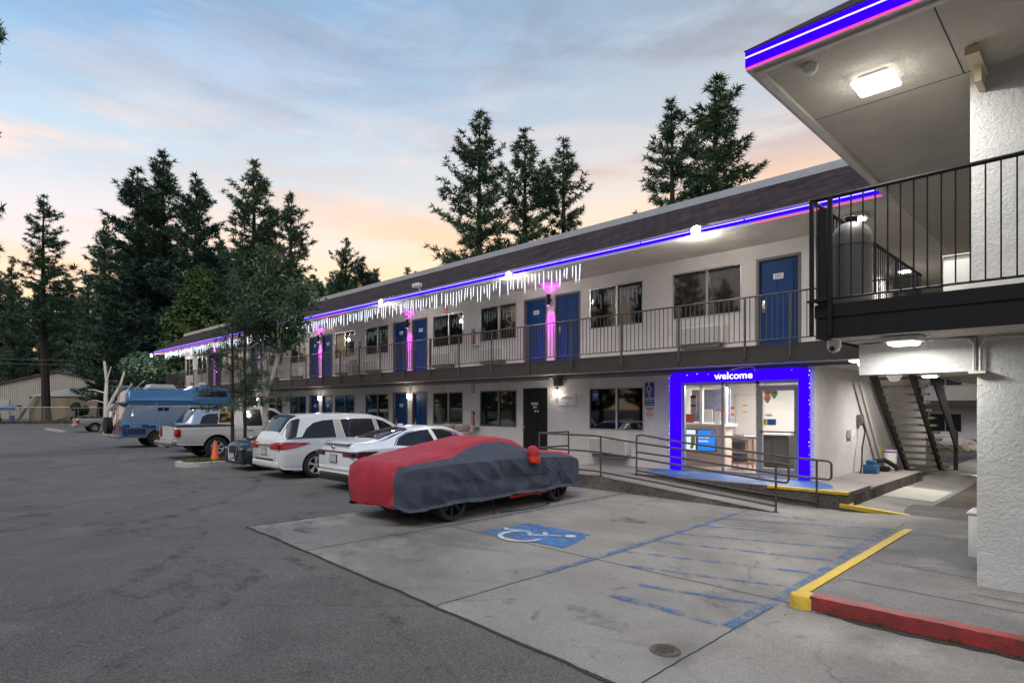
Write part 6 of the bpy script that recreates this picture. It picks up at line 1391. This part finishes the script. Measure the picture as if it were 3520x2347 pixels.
# ------------------------------------------------------------------ planter island with cone and trees
q = MB()
def stadium(cx, y0, y1, w, n=10):
    return [(cx+w/2*math.cos(R(180+180*i/n)), y0+w/2+w/2*math.sin(R(180+180*i/n))) for i in range(n+1)]+[(cx+w/2,y1),(cx-w/2,y1)]
o_, i_ = stadium(-21.25, 6.05, 11.2, 1.5), stadium(-21.25, 6.22, 11.1, 1.16)
n = len(o_); jr = random.Random(6)
vs = [(x, y, -.05) for x, y in o_]+[(x+jr.uniform(-.01,.01), y+jr.uniform(-.01,.01), .15) for x, y in o_]+[(x, y, .155) for x, y in i_]+[(x, y, .08) for x, y in i_]
q.add(vs, [(k_*n+i, k_*n+(i+1)%n, (k_+1)*n+(i+1)%n, (k_+1)*n+i) for k_ in range(3) for i in range(n)])
q.build('planter_kerb', M('kerb_worn_white', (.45,.44,.41), rough=.8, col2=(.2,.19,.17), vscale=6, thr=(.5,.7)), kind='structure')
q = MB(); q.poly([(x, y, .10) for x, y in i_]); q.build('planter_soil', m_earth, kind='structure')
g = grass('planter_weeds', (-21.75,-20.75,6.3,9), 1500, .16, m_grass, 5, lambda x, y: .10); g['label'] = 'weeds in the planter island'
t = thing('traffic_cone', 'orange traffic cone standing in the planter island', 'traffic cone', (-21.15, 7.2, .10))
q = MB(); q.lathe([(.15,.03),(.135,.05),(.04,.68),(.03,.70),(0,.70)], (0,0,0), n=24); q.build('cone', M('cone_orange', (.75,.13,.015), rough=.5), t)
q = MB(); q.rbox(-.19,.19,-.19,.19,.0,.035,.012); q.build('foot', MATS['cone_orange'], t)
q = MB(); jr = random.Random(3)
oo, ii = stadium(-62.5, 9.2, 17, 1.2), stadium(-62.5, 9.35, 17, .9); n = len(oo)
q = MB(); q.box(-64.5,-55.9,8.2,8.5,-.02,.14); q.build('lot_kerb', MATS['kerb_worn_white'], kind='structure')

# ------------------------------------------------------------------ trees
m_bark = M('pine_bark', (.036,.028,.023), rough=.95, var=.45, vscale=2, bump=.03, bscale=9)
m_barkd = M('pine_bark_dark', (.024,.019,.017), rough=.95, var=.4, vscale=2)
m_need = foliage_mat('pine_needles', (.055,.12,.075), (.12,.18,.095), .45)
m_needd = foliage_mat('pine_needles_deep', (.048,.105,.080), (.108,.165,.10), .45)
m_cedar = foliage_mat('cedar_leaves', (.032,.085,.036), (.095,.155,.042), .6)
m_leaf = foliage_mat('birch_leaves', (.030,.070,.036), (.085,.14,.055), 1.5)
m_birch = M('birch_bark', (.55,.51,.45), rough=.8, col2=(.09,.07,.06), vscale=7, thr=(.6,.68))
def pine(seed, H, cb, Rm, nw, dens, shape, tuft=.55, needles=13, droop=.15):
    """returns (trunk mesh data, crown mesh) as MBs; trunk tapered with limbs, crown = needle tufts set along the limbs"""
    r = np.random.default_rng(seed); tm = MB(); V = []; F = []
    bend = r.normal(0, .006*H, 2); tr_ = lambda z: (bend[0]*math.sin(z/H*2.6), bend[1]*math.sin(z/H*2.1), z)
    r0 = H*.0125+.05
    zs = np.linspace(-.3, H*.99, 14); tm.tube([tr_(z) for z in zs], [max(r0*(1-z/H)**.8 if z > 0 else r0*1.15, .02) for z in zs], 8)
    nl = int(nw)
    for k_ in range(nl):
        u = (k_+r.uniform(-.3,.3))/nl; u = min(max(u, 0), .995); z = H*(cb+(1-cb)*u)
        rad = Rm*shape(u)*r.uniform(.62,1.18)
        if rad < .2: rad = .2
        for b in range(r.integers(3, 6) if u < .93 else 3):
            a = r.uniform(0, 6.283); L_ = rad*r.uniform(.6,1.12)
            up0 = -.10-droop+u*.75+r.normal(0,.12)
            p0 = np.array(tr_(z)); pts = []; n = 5
            for i in range(n+1):
                t = i/n; pts.append(p0+np.array([math.cos(a)*L_*t, math.sin(a)*L_*t, L_*(up0*t+.33*t*t)]))
            tm.tube([tuple(p) for p in pts], [max(.012, (.018+.022*L_/3)*(1-.8*i/n)) for i in range(n+1)], 4, caps=False)
            nt_ = max(2, int(L_*dens))
            for j in range(nt_):
                t = .18+.82*(j+r.uniform(0,1))/nt_; i = min(int(t*n), n-1); q_ = pts[i]+(pts[i+1]-pts[i])*(t*n-i)
                side = r.normal(0, 1, 3)*np.array([.17,.17,.07])*(L_*.5+.3)*(1.1-t*.75); c = q_+side
                d0 = np.array([math.cos(a), math.sin(a), .55])*.75
                ts = tuft*r.uniform(.7,1.2)
                D_ = r.normal(0, 1, (needles,3))+d0; D_ /= np.linalg.norm(D_, axis=1)[:,None]
                P_ = np.cross(D_, r.normal(0,1,(needles,3))); P_ /= np.linalg.norm(P_, axis=1)[:,None]
                Ln = ts*r.uniform(.6,1.1,(needles,1)); wd = ts*.09
                o_ = len(V)*0
                V.append(np.stack([c-P_*wd+D_*Ln*.12, c+P_*wd+D_*Ln*.12, c+D_*Ln], 1).reshape(-1,3))
    v = np.concatenate(V); return tm, v
def tri_mesh(name, v, m):
    me = bpy.data.meshes.new(name); n = len(v); me.vertices.add(n); me.vertices.foreach_set('co', v.astype(np.float32).ravel())
    me.loops.add(n); me.loops.foreach_set('vertex_index', np.arange(n, dtype=np.int32)); me.polygons.add(n//3)
    me.polygons.foreach_set('loop_start', np.arange(0, n, 3, dtype=np.int32)); me.polygons.foreach_set('loop_total', np.full(n//3, 3, dtype=np.int32))
    me.materials.append(m); me.update(calc_edges=True); return me
cone_s = lambda u: (1-u)**.75*(1 if u > .12 else .55+u*3.7)
full_s = lambda u: (1-u)**.55*(1 if u > .2 else .5+u*2.5)
irr_s = lambda u: (1-u)**.6*(.72+.28*math.sin(u*19))*(1 if u > .15 else .6+u*2.6)
open_s = lambda u: (1-u)**.5*(.8+.2*math.sin(u*13+1))
KINDS = {}
def make_kind(key, mats, **kw):
    tm, v = pine(**kw); KINDS[key] = (tm.mesh('trunk', mats[0]), tri_mesh('crown', v, mats[1]), kw['H'])
tall_s = lambda u: (1-u)**.72*(1 if u > .22 else .62+u*1.75)*(.88+.12*math.sin(u*31))
pond_s = lambda u: (1-u)**.62*(.80+.20*math.sin(u*17+1))*(1 if u > .15 else .6+u*2.6)
make_kind('full', (m_bark, m_needd), seed=1, H=28, cb=.10, Rm=5.6, nw=60, dens=7.4, shape=tall_s, tuft=.56, needles=12)
make_kind('cone', (m_bark, m_needd), seed=2, H=28, cb=.10, Rm=4.9, nw=62, dens=7.4, shape=cone_s, tuft=.56, needles=12)
make_kind('irr', (m_bark, m_need), seed=3, H=28, cb=.12, Rm=4.9, nw=50, dens=7, shape=pond_s, tuft=.56, needles=12)
make_kind('open', (m_barkd, m_need), seed=4, H=28, cb=.10, Rm=5.8, nw=46, dens=6.8, shape=tall_s, tuft=.52, needles=13, droop=.02)
make_kind('open2', (m_barkd, m_need), seed=9, H=28, cb=.10, Rm=5.2, nw=44, dens=6.8, shape=pond_s, tuft=.52, needles=13, droop=.02)
make_kind('sparse', (m_bark, m_need), seed=5, H=28, cb=.40, Rm=4.4, nw=30, dens=7, shape=pond_s, tuft=.50, needles=12, droop=.22)
make_kind('tall', (m_bark, m_needd), seed=6, H=28, cb=.32, Rm=4.2, nw=36, dens=7, shape=cone_s, tuft=.52, needles=12)
def tree(kind, x, y, h, label, rz=0.0, wid=1.0, name='pine_tree', group=None, sink=0.0):
    tr_, cr2, H = KINDS[kind]
    t = thing(name, label, 'pine tree', (x, y, gz(x, y)-.1-sink), rz, group); s = (h+sink)/H; t.scale = (s*wid, s*wid, s)
    link('trunk', tr_, t); link('crown', cr2, t); return t
tree('irr', -29.9, .95, 30, 'tall pine cut off by the left edge of the picture', 1.0, .45)
tree('sparse', -95.1, 12.3, 28.8, 'tall bare trunked pine rising behind the pale plywood shed', .3, 1.35)
tree('irr', -83.3, 15.7, 24.0, 'thin leaning pine right of the bare trunked pine', 2.0, 1.1)
tree('full', -75.8, 17.6, 28.2, 'dense dark pine, left of the trio behind the green cedar', 0.7, 1.5)
tree('cone', -78.2, 20.8, 31.8, 'tallest dense pine of the trio behind the green cedar', 1.9, 1.35)
tree('full', -71.0, 22.3, 27.5, 'dense pine, right of the trio behind the green cedar', 4.1, 1.3)
tree('irr', -63.1, 24.6, 27.8, 'tall ragged pine behind the birch crown', 2.6, 1.4)
tree('cone', -65.3, 28.0, 24.0, 'slim pine top between two pines behind the birch crown', .2, 1.15)
tree('irr', -59.5, 28.2, 24.2, 'ragged pine right of the birch crown above the roof', 5.0, 1.35)
tree('open', -67.7, 38.4, 23.2, 'small pine alone above the roof, right of the birch', 3.3, 1.25)
tree('full', -63.5, 38.3, 20.0, 'round shouldered dark pine touching the small lone pine above the roof', 1.3, 1.3)
tree('open', -38.7, 34.9, 27.6, 'largest open branched pine behind the middle of the motel roof', .4, 1.35)
tree('open2', -38.7, 40.5, 28.2, 'middle pine of the three behind the motel roof', 2.2, 1.3)
tree('open2', -37.3, 44.2, 28.0, 'right hand pine of the three behind the motel roof', 5.5, 1.35)
tree('open2', -24.1, 41.2, 25.8, 'shorter pine of the pair behind the right end of the roof', 3.9, 1.35)
tree('open', -22.5, 45.5, 28.5, 'taller pine of the pair behind the right end of the roof', 1.2, 1.6)
tree('irr', -135.8, 12.7, 27, 'smaller pine at the left behind the gabled shed', .9, .9)
# the wood behind the sheds and the lot: each tree its own copy
tr_r = random.Random(21); kk = ['full','cone','irr','tall','sparse','irr']
cnt = 0
for i in range(400):
    ang = tr_r.uniform(-44, -2); d = tr_r.uniform(78, 150)
    if ang > -14: d = tr_r.uniform(70, 120)
    a = math.tan(R(ang)); r_ = a*d; x, y = (r_-d)*S2, (r_+d)*S2
    lim = 11+9*tr_r.random()+ (3 if -34 < ang < -22 else 0)
    if -39.5 < ang < -36 and d < 95: continue
    if ang < -27 and d < 106: continue
    if x > -50 and y < 40: continue
    h = lim*d/85+2
    if ang > -20 and tr_r.random() < .45: continue
    tree(tr_r.choice(kk), x, y, h, 'dark pine in the dense wood behind the sheds and the long motel', tr_r.uniform(0,6.28), tr_r.uniform(1.0,1.4), group='trees of the background wood', sink=h*.12)
    cnt += 1
    if cnt >= 120: break
# pines on the far side of the lot, behind the viewer: the motel windows and the cars mirror them
for i in range(26):
    x = -95+i*5.2+tr_r.uniform(-1.5,1.5); y = -36-tr_r.uniform(0,12)-max(0, (x+20))*.12
    tree(tr_r.choice(['full','cone','irr','tall']), x, y, tr_r.uniform(16,23), 'pine across the lot, mirrored dark in the motel windows', tr_r.uniform(0,6.28), tr_r.uniform(1.1,1.4), group='pines across the lot')
for i in range(14):
    ang = -50-i*3.2; d_ = 62+tr_r.uniform(0,22); a_ = R(ang); r_ = d_*math.sin(a_); f_ = d_*math.cos(a_)
    tree(tr_r.choice(['full','cone','irr']), (r_-f_)*S2, (r_+f_)*S2, tr_r.uniform(15,21), 'pine across the lot, mirrored dark in the motel windows', tr_r.uniform(0,6.28), tr_r.uniform(1.1,1.4), group='pines across the lot')
# cedar
def leafy(seed, centre_fn, n, size, m, name='crown', spread=1.0):
    r = np.random.default_rng(seed); V = []
    C_ = np.array([centre_fn(r) for _ in range(n)])
    d = r.normal(0,1,(n,3)); d /= np.linalg.norm(d,axis=1)[:,None]; e = np.cross(d, r.normal(0,1,(n,3))); e /= np.linalg.norm(e,axis=1)[:,None]
    s = size*r.uniform(.6,1.25,(n,1)); a = C_+d*s; b = C_+e*s*.55; c = C_-d*s; f = C_-e*s*.55
    v = np.stack([a,b,c, a,c,f],1).reshape(-1,3); return tri_mesh(name, v, m)
t = thing('cedar_tree', 'bright green cone shaped cedar left of the birch, above the camper van', 'cedar', (-62.0, 19.5, 0))
def ced(r):
    u = r.uniform(0,1)**.8; z = 1.0+14.0*u; a = r.uniform(0,6.28); R0 = 4.6*(1-u)**.62*(1+.18*math.sin(a*3+z*1.3)+.12*math.sin(z*4.1+a*5)); rr = R0*r.uniform(.35,1)**.5
    return (rr*math.cos(a), rr*math.sin(a), z+.3*math.sin(a*7+z*3))
q = MB(); q.tube([(0,0,-.2),(0,0,7),(0,0,14)], [.3,.2,.04], 8); q.build('trunk', m_bark, t)
link('crown', leafy(7, ced, 30000, .21, m_cedar), t)
# low bushes and deciduous trees in front of the wood
def bush(x, y, rx, h, label, m=None, n=4000, size=.16, seed=1, name='bush', z0=.3, trunk=True):
    t = thing(name, label, 'bush' if name == 'bush' else 'tree', (x, y, gz(x, y)-.05))
    rr0 = random.Random(seed); bl_ = [(rr0.uniform(-.6,.6)*rx, rr0.uniform(-.6,.6)*rx, z0+rr0.uniform(.15,.85)*(h-z0), rr0.uniform(.3,.6)*rx) for _ in range(9)]
    def fn(r):
        c = bl_[r.integers(len(bl_))]; d = r.normal(0,1,3); d /= np.linalg.norm(d); k2 = c[3]*r.uniform(.4,1)**.4; return (c[0]+d[0]*k2, c[1]+d[1]*k2, max(.05, c[2]+d[2]*k2*.8))
    link('crown', leafy(seed, fn, n, size, m or m_cedar), t)
    q = MB()
    for i in range(4): b = bl_[i]; q.tube([(0,0,-.1),(b[0]*.4,b[1]*.4,b[2]*.5),(b[0],b[1],b[2])], [.10*h/6+.03,.06*h/6+.02,.02], 6)
    q.build('trunk', m_barkd, t)
bush(-113.5, 23.6, 5.0, 9, 'round broadleaf tree behind the low concrete block', n=9000, size=.26, seed=4, name='broadleaf_tree', z0=2)
bush(-104, 26.2, 5.0, 8, 'broadleaf tree behind the dead white birch', n=9000, size=.24, seed=8, name='broadleaf_tree', z0=1.5)
bush(-70, 20.5, 4.0, 7.0, 'bushy tree behind the raised rear of the blue camper van', n=9000, size=.22, seed=9, name='broadleaf_tree', z0=.8)
bush(-52, 14.0, 3.2, 6.2, 'bushy tree at the left end of the motel balcony', m=m_needd, n=9000, size=.2, seed=10, name='broadleaf_tree', z0=.5)
bush(-87.0, 14.4, .9, 2.6, 'small green shrub against the plywood shed', n=1600, size=.14, seed=3)
bush(-92.5, 6.6, 1.2, 1.2, 'dark shrub left of the plywood shed', n=1600, size=.16, seed=13)
# birch in the planter
t = thing('birch_tree', 'multi stemmed white birch with dark green crown in the planter island', 'birch', (-21.3, 8.95, .10))
br_ = random.Random(31); q = MB(); tips = []
def grow(p, d, L_, r0, lvl, q):
    pts = [Vector(p)]; dd = Vector(d).normalized(); n = 5
    for i in range(n):
        dd = (dd+Vector((br_.gauss(0,.07),br_.gauss(0,.07),.05 if lvl < 2 else -.03))).normalized(); pts.append(pts[-1]+dd*L_/n)
    q.tube([tuple(v) for v in pts], [max(.006, r0*(1-.65*i/n)) for i in range(n+1)], 8 if lvl < 2 else 5)
    if lvl >= 2: tips.extend(tuple(v) for v in pts[2:])
    if lvl < 3:
        for i in range((3 if lvl == 0 else 4)):
            k_ = br_.randint(2, n); a = br_.uniform(0, 6.28); s = (.75 if lvl == 0 else .95)
            grow(pts[k_], (dd.x+math.cos(a)*s, dd.y+math.sin(a)*s, dd.z*.7+.1), L_*br_.uniform(.30,.46), max(.008, r0*.42), lvl+1, q)
    tips.append(tuple(pts[-1]))
q.tube([(0,0,-.1),(.0,.02,.6),(-.02,.0,1.5),(.02,0,2.25)], [.13,.115,.105,.10], 10)
for d, L_, r0 in (((-.35,-.12,1),3.3,.06),((.12,-.15,1),3.4,.055),((.32,.28,1),3.2,.06),((-.2,.2,1),3.2,.05),((.25,.15,1),3.5,.05)):
    grow((.02,0,2.15), d, L_, r0, 0, q)
q.build('trunk', m_birch, t)
tips = [p for p in tips if p[2] > 2.9]
def birl(r):
    c = tips[r.integers(len(tips))]; return (c[0]+r.normal(0,.22), c[1]+r.normal(0,.22), c[2]+r.normal(0,.20)-.05)
link('crown', leafy(17, birl, 6000, .085, m_leaf), t)
# two slim young pines in the same planter
for (x, y, h, sd, lab) in ((-21.55, 7.9, 6.2, 41, 'slim young pine in the planter, left of the birch, nearer the cone'), (-21.35, 8.25, 5.6, 47, 'slim young pine in the planter between the other young pine and the birch')):
    t = thing('young_pine', lab, 'pine tree', (x, y, .10)); q = MB(); r = np.random.default_rng(sd); V = []
    q.tube([(0,0,-.1),(.02,0,1.2),(-.03,.02,2.6),(.02,0,h*.75),(0,0,h)], [.062,.058,.05,.03,.01], 8)
    for k_ in range(20):
        z = 1.7+(h-1.8)*k_/19; a = r.uniform(0,6.28); L_ = (1.35*(1-(k_/19)**1.6)+.25)*r.uniform(.7,1.1); n = 4
        pts = [np.array([math.cos(a)*L_*i/n, math.sin(a)*L_*i/n, z+L_*(.15*i/n-.1*(i/n)**2)]) for i in range(n+1)]
        q.tube([tuple(p) for p in pts], [.014*(1-.7*i/n) for i in range(n+1)], 4)
        for j in range(int(16*L_)):
            tt = r.uniform(.25,1); i = min(int(tt*n), n-1); c = pts[i]+(pts[i+1]-pts[i])*(tt*n-i)+r.normal(0,.10,3)
            D_ = r.normal(0,1,(16,3))+np.array([math.cos(a),math.sin(a),.3])*.6; D_ /= np.linalg.norm(D_,axis=1)[:,None]; P_ = np.cross(D_, r.normal(0,1,(16,3))); P_ /= np.linalg.norm(P_,axis=1)[:,None]
            V.append(np.stack([c-P_*.008, c+P_*.008, c+D_*.20*r.uniform(.7,1.2,(16,1))],1).reshape(-1,3))
    q.build('trunk', m_bark, t); link('crown', tri_mesh('crown', np.concatenate(V), m_need), t)
# dead white birch behind the camper
t = thing('dead_birch', 'bare dead white birch between the camper van and the silver pickup', 'dead tree', (-50.5, 9.9, 0)); q = MB()
for pts, r0 in (([(0,0,-.1),(.0,0,1.6),(-.15,.0,2.6),(-.35,.1,3.8),(-.62,.0,5.2)],.13),([(0,0,1.5),(.35,.35,2.6),(.7,.7,3.5),(.9,.9,4.4)],.09),([(.05,.05,1.7),(.8,.8,2.6),(1.3,1.3,3.6)],.07),([(-.2,0,2.9),(-.6,-.6,3.15),(-.9,-.9,3.15)],.04),([(.6,.6,2.4),(1.2,1.2,2.8),(1.7,1.7,3.1)],.04),([(-.3,.05,3.6),(-.1,.2,4.4),(.0,.3,4.8)],.04),([(.9,.9,2.7),(1.3,1.3,3.0),(1.9,1.9,3.8)],.03),([(-.2,0,2.2),(-.6,-.5,2.4),(-1.0,-.9,2.35)],.03)):
    q.tube(pts, [1.5*r0*(1-.6*i/(len(pts)-1)) for i in range(len(pts))], 7)
q.build('trunk', M('dead_wood', (.60,.56,.48), rough=.85, col2=(.25,.2,.16), vscale=3, thr=(.6,.7)), t)

# ------------------------------------------------------------------ sheds, fence and clutter at the far left
def fd(d, r_): return ((r_-d)*S2, (r_+d)*S2)
def shed_mb(): return MB()
def xf(mb, d0):
    mb.v = [((p[0]-(d0+p[1]))*S2, (p[0]+(d0+p[1]))*S2, p[2]) for p in mb.v]; return mb     # shed-local: x across, y away from the lot, z up
m_ribs = bpy.data.materials.new('ribbed_metal'); m_ribs.use_nodes = True
nt = m_ribs.node_tree; L = nt.links; b_ = nt.nodes['Principled BSDF']; b_.inputs['Roughness'].default_value = .6
m_ribs_c = M('shed_cream', (.44,.42,.35), rough=.6, var=.12, vscale=.5)
t = thing('gabled_shed', 'cream metal shed with brown gable trim behind the fence', 'shed', fd(88, -66)+(.5,))
q = MB(); x0, x1, zr, ze = -76.0, -55.6, 7.0, 5.0; xm = -66.3; d0 = 88
q.prism([(x0,0,0),(x1,0,0),(x1,0,ze),(xm,0,zr),(x0,0,ze)], (0,14,0))
for i in range(68):
    x = x0+.15+i*.30; zt = ze+(zr-ze)*((x-x0)/(xm-x0) if x < xm else (x1-x)/(x1-xm)); q.box(x, x+.06, -.05, -.002, 0, zt-.1)
xf(q, d0).build('wall', m_ribs_c, t, True)
q = MB()
for a, b in (((x0-.4,ze-.08),(xm,zr+.08)),((xm,zr+.08),(x1+.4,ze-.08))): q.prism([(a[0],-.3,a[1]),(b[0],-.3,b[1]),(b[0],-.3,b[1]+.22),(a[0],-.3,a[1]+.22)], (0,14.6,0))
q.box(x1-.22,x1+.02,-.06,-.003,0,ze-.1); q.box(x0-.02,x0+.22,-.06,-.003,0,ze-.1)
xf(q, d0).build('roof', M('rust_trim', (.10,.05,.035), rough=.7), t, True)
q = MB(); q.box(-75.0,-73.2,-.12,-.052,.2,3.0); xf(q, d0).build('door', M('shed_door', (.42,.42,.36), rough=.6), t, True)
m_ply = M('plywood_tan', (.30,.25,.17), rough=.8, var=.18, vscale=.5)
t = thing('plywood_shed', 'low tan plywood shed with hipped tarp roof behind the fence', 'shed', fd(79, -57)+(.2,))
q = MB(); q.box(-63.2,-50.0,0,5,-.1,3.35); xf(q, 79).build('wall', m_ply, t, True)
q = MB(); q.add([(-63.4,-.15,3.35),(-49.8,-.15,3.35),(-49.8,5.2,3.35),(-63.4,5.2,3.35),(-58.5,2.4,4.75),(-54.0,2.4,4.75)], [(0,1,5,4),(1,2,5),(2,3,4,5),(3,0,4)]); xf(q, 79).build('roof', M('tarp_grey', (.30,.27,.23), rough=.7, var=.12), t, True)
q = MB()
for x in np.arange(-62, -50, 1.9): q.box(x,x+.03,-.012,-.002,0,3.3)
xf(q, 79).build('panel_joints', M('ply_joint', (.14,.11,.08)), t, True)
t = thing('low_block', 'low tan concrete block wall between the plywood shed and the camper', 'wall', fd(83, -45)+(.2,)); q = MB(); q.box(-51.0,-42.5,0,3,-.1,3.9); xf(q, 83).build('wall', M('block_tan', (.25,.20,.145), rough=.85, var=.2, vscale=.6), t, True); q = MB(); q.box(-51.1,-42.4,-.06,3.1,3.91,4.05); xf(q, 83).build('coping', M('block_cope', (.3,.25,.19), rough=.8), t, True)
q = MB(); q.prism([(-64.6,-.5,.0),(-64.2,-.5,.0),(-61.9,-.5,3.4),(-62.3,-.5,3.4)], (0,.12,0)); tag(xf(q, 79).build('leaning_plank', M('plank_grey', (.33,.31,.28), rough=.8)), 'grey plank leaning on the left end of the plywood shed', 'plank')
q = MB(); q.grid(lambda u, v: (-74+10.8*u, -1.2+1.6*v, 1.95+.35*math.sin(u*8)*.4-.5*v*0+.12*math.sin(v*7+u*5)), 24, 6); q.grid(lambda u, v: (-74+10.8*u, -1.2+.05*math.sin(u*20), 1.5+.45*v+.05*math.sin(u*8)), 24, 3); tag(xf(q, 78).build('blue_tarp', M('tarp_blue', (.03,.14,.30), rough=.5)), 'blue tarp stretched behind the chain link fence', 'tarp')
q = MB()
for i in range(12):
    a = i*.7; q.rbox(-58.8+i*.38,-56.5+i*.42,-2.0+.1*math.sin(a),-1.5,.1+.04*i*(1 if i < 6 else .4),.2+.09*min(i,11-i)+.05,.03)
tag(xf(q, 79).build('timber_pile', M('timber_dark', (.07,.055,.05), rough=.9, var=.5, vscale=2)), 'dark pile of timber lying in front of the plywood shed', 'timber pile')
q = MB(); q.cyl((-60.9,-4.0,.95),(-60.5,-4.0,.95),.34,n=20); 
q = MB(); q.lathe([(0,-.45),(.27,-.45),(.29,-.2),(.29,.2),(.27,.45),(0,.45)], (-61.35,-5,.45), n=20); tag(xf(q, 79).build('blue_drum', M('drum_blue', (.02,.12,.42), rough=.4)), 'small blue drum at the left edge of the picture', 'drum')
# chain link fence
m_link = bpy.data.materials.new('chain_link'); m_link.use_nodes = True
nt = m_link.node_tree; L = nt.links; b_ = nt.nodes['Principled BSDF']; b_.inputs['Base Color'].default_value = (.25,.26,.26,1); b_.inputs['Metallic'].default_value = .6
uvn = nd(nt, 'ShaderNodeTexCoord').outputs['UV']
def wavef(rot):
    mp_ = nd(nt, 'ShaderNodeMapping'); mp_.inputs['Rotation'].default_value = (0,0,R(rot)); L.new(uvn, mp_.inputs[0])
    w_ = nd(nt, 'ShaderNodeTexWave'); w_.inputs['Scale'].default_value = 3.2; L.new(mp_.outputs[0], w_.inputs[0]); gth = nd(nt, 'ShaderNodeMath', operation='GREATER_THAN'); gth.inputs[1].default_value = .93; L.new(w_.outputs[0], gth.inputs[0]); return gth.outputs[0]
mxx = nd(nt, 'ShaderNodeMath', operation='MAXIMUM'); L.new(wavef(45), mxx.inputs[0]); L.new(wavef(-45), mxx.inputs[1]); L.new(mxx.outputs[0], b_.inputs['Alpha'])
t = thing('chain_link_fence', 'long chain link fence between the parking lot and the sheds', 'fence', fd(73, -50)+(0,))
q = MB(); q.tube([(-75,0,1.93),(-30,0,1.93)], .035, 6); xf(q, 73).build('top_rail', m_alu, t, True)
q = MB(); q.quad((-75,0,.03),(-30,0,.03),(-30,0,1.92),(-75,0,1.92), uv=[(0,0),(45,0),(45,1.9),(0,1.9)]); xf(q, 73).build('mesh', m_link, t, True)
for i in range(16):
    x = -74+i*2.9; q = MB(); q.tube([(x,.03,-.1),(x,.03,1.95)], .035, 6); xf(q, 73).build('post', m_alu, t, True)
vg = MB(); vg.grid(lambda u, v: (-80+55*u, -2.2+8*v, .02+.04*math.sin(u*60)), 40, 4); xf(vg, 73).build('verge', m_earth, kind='structure')
rgr = np.random.default_rng(4); vs = []; fs = []
for i in range(9000):
    rr_, dd_ = rgr.uniform(-78,-30), 73+rgr.uniform(-2.1,3.5); x, y = fd(dd_, rr_); a = rgr.uniform(0,6.28); h = .32*rgr.uniform(.3,1.1); w_ = .05
    vs += [(x-w_*math.cos(a),y-w_*math.sin(a),.02),(x+w_*math.cos(a),y+w_*math.sin(a),.02),(x+rgr.normal(0,.1),y+rgr.normal(0,.1),h)]; fs.append((3*i,3*i+1,3*i+2))
o = MB().add(vs, fs).build('dry_grass', foliage_mat('dry_grass_blades', (.11,.085,.04), (.19,.16,.07), .3), kind='stuff'); o['label'] = 'dry verge grass along the chain link fence'
# sagging utility wires across the wood
q = MB()
for dz in (0, .5): q.tube([((-95+80*u), 0, 9.2+dz-2.2*u-1.2*math.sin(u*math.pi)) for u in np.linspace(0,1,16)], .025, 4)
tag(xf(q, 70).build('utility_wires', M('wire_grey', (.10,.11,.12))), 'two sagging utility wires crossing in front of the dark wood', 'wires')
# roof antenna line and small weed
q = MB(); q.tube([(-7.2,14.6,6.95),(-7.2,14.6,7.22),(-6.9,14.6,7.28),(-4.6,14.6,7.30),(-4.5,14.6,7.0)], .018, 5); tag(q.build('roof_pipe', m_cap), 'thin bent pipe on the roof edge below the right hand pines', 'pipe')
q = MB(); wr = random.Random(2)
for i in range(26):
    a = wr.uniform(0,6.28); l = wr.uniform(.04,.10); c = (-1.02+wr.uniform(-.05,.05), 6.57+wr.uniform(-.01,.01), -.19); q.add([c,(c[0]+.01,c[1],c[2]),(c[0]+math.cos(a)*l,c[1]-abs(math.sin(a))*l*.6,c[2]+wr.uniform(.02,.07))], [(0,1,2)])
tag(q.build('kerb_weed', m_grass), 'small green weed growing at the foot of the red kerb', 'weed')
bpy.context.view_layer.update()

# leaf litter along kerbs and over the lot
lr = np.random.default_rng(12); vs = []; fs = []
def lit(x, y, z, s):
    a = lr.uniform(0, 6.28); c_, s_ = math.cos(a)*s, math.sin(a)*s; i = len(vs)
    vs.extend([(x-c_, y-s_, z+.004), (x+s_*.4, y-c_*.4, z+.006+lr.uniform(0,.006)), (x+c_, y+s_, z+.004), (x-s_*.4, y+c_*.4, z+.006)]); fs.append((i, i+1, i+2, i+3))
for i in range(420):
    x, y = lr.uniform(-26, 0), lr.uniform(.5, 11.2); lit(x, y, gz(x, y)+.008, lr.uniform(.006,.018))
for i in range(260):
    x = lr.uniform(-2.2, 2); y = 6.56-abs(lr.normal(0,.03)); lit(x, y, gz(x, y)+.014, lr.uniform(.006,.02))
for i in range(160):
    y = lr.uniform(6.7, 12); x = -2.47-abs(lr.normal(0,.03)); lit(x, y, gz(x, y)+.018, lr.uniform(.006,.02))
for i in range(200):
    x = lr.uniform(-9.7, 0); y = 3.77+lr.normal(0,.03); lit(x, y, gz(x, y)+.014, lr.uniform(.006,.016))
o = MB().add(vs, fs).build('leaf_litter', M('dry_leaf', (.09,.06,.035), rough=.9, var=.5, vscale=9), kind='stuff'); o['label'] = 'tiny dry leaves and grit scattered over the paving'
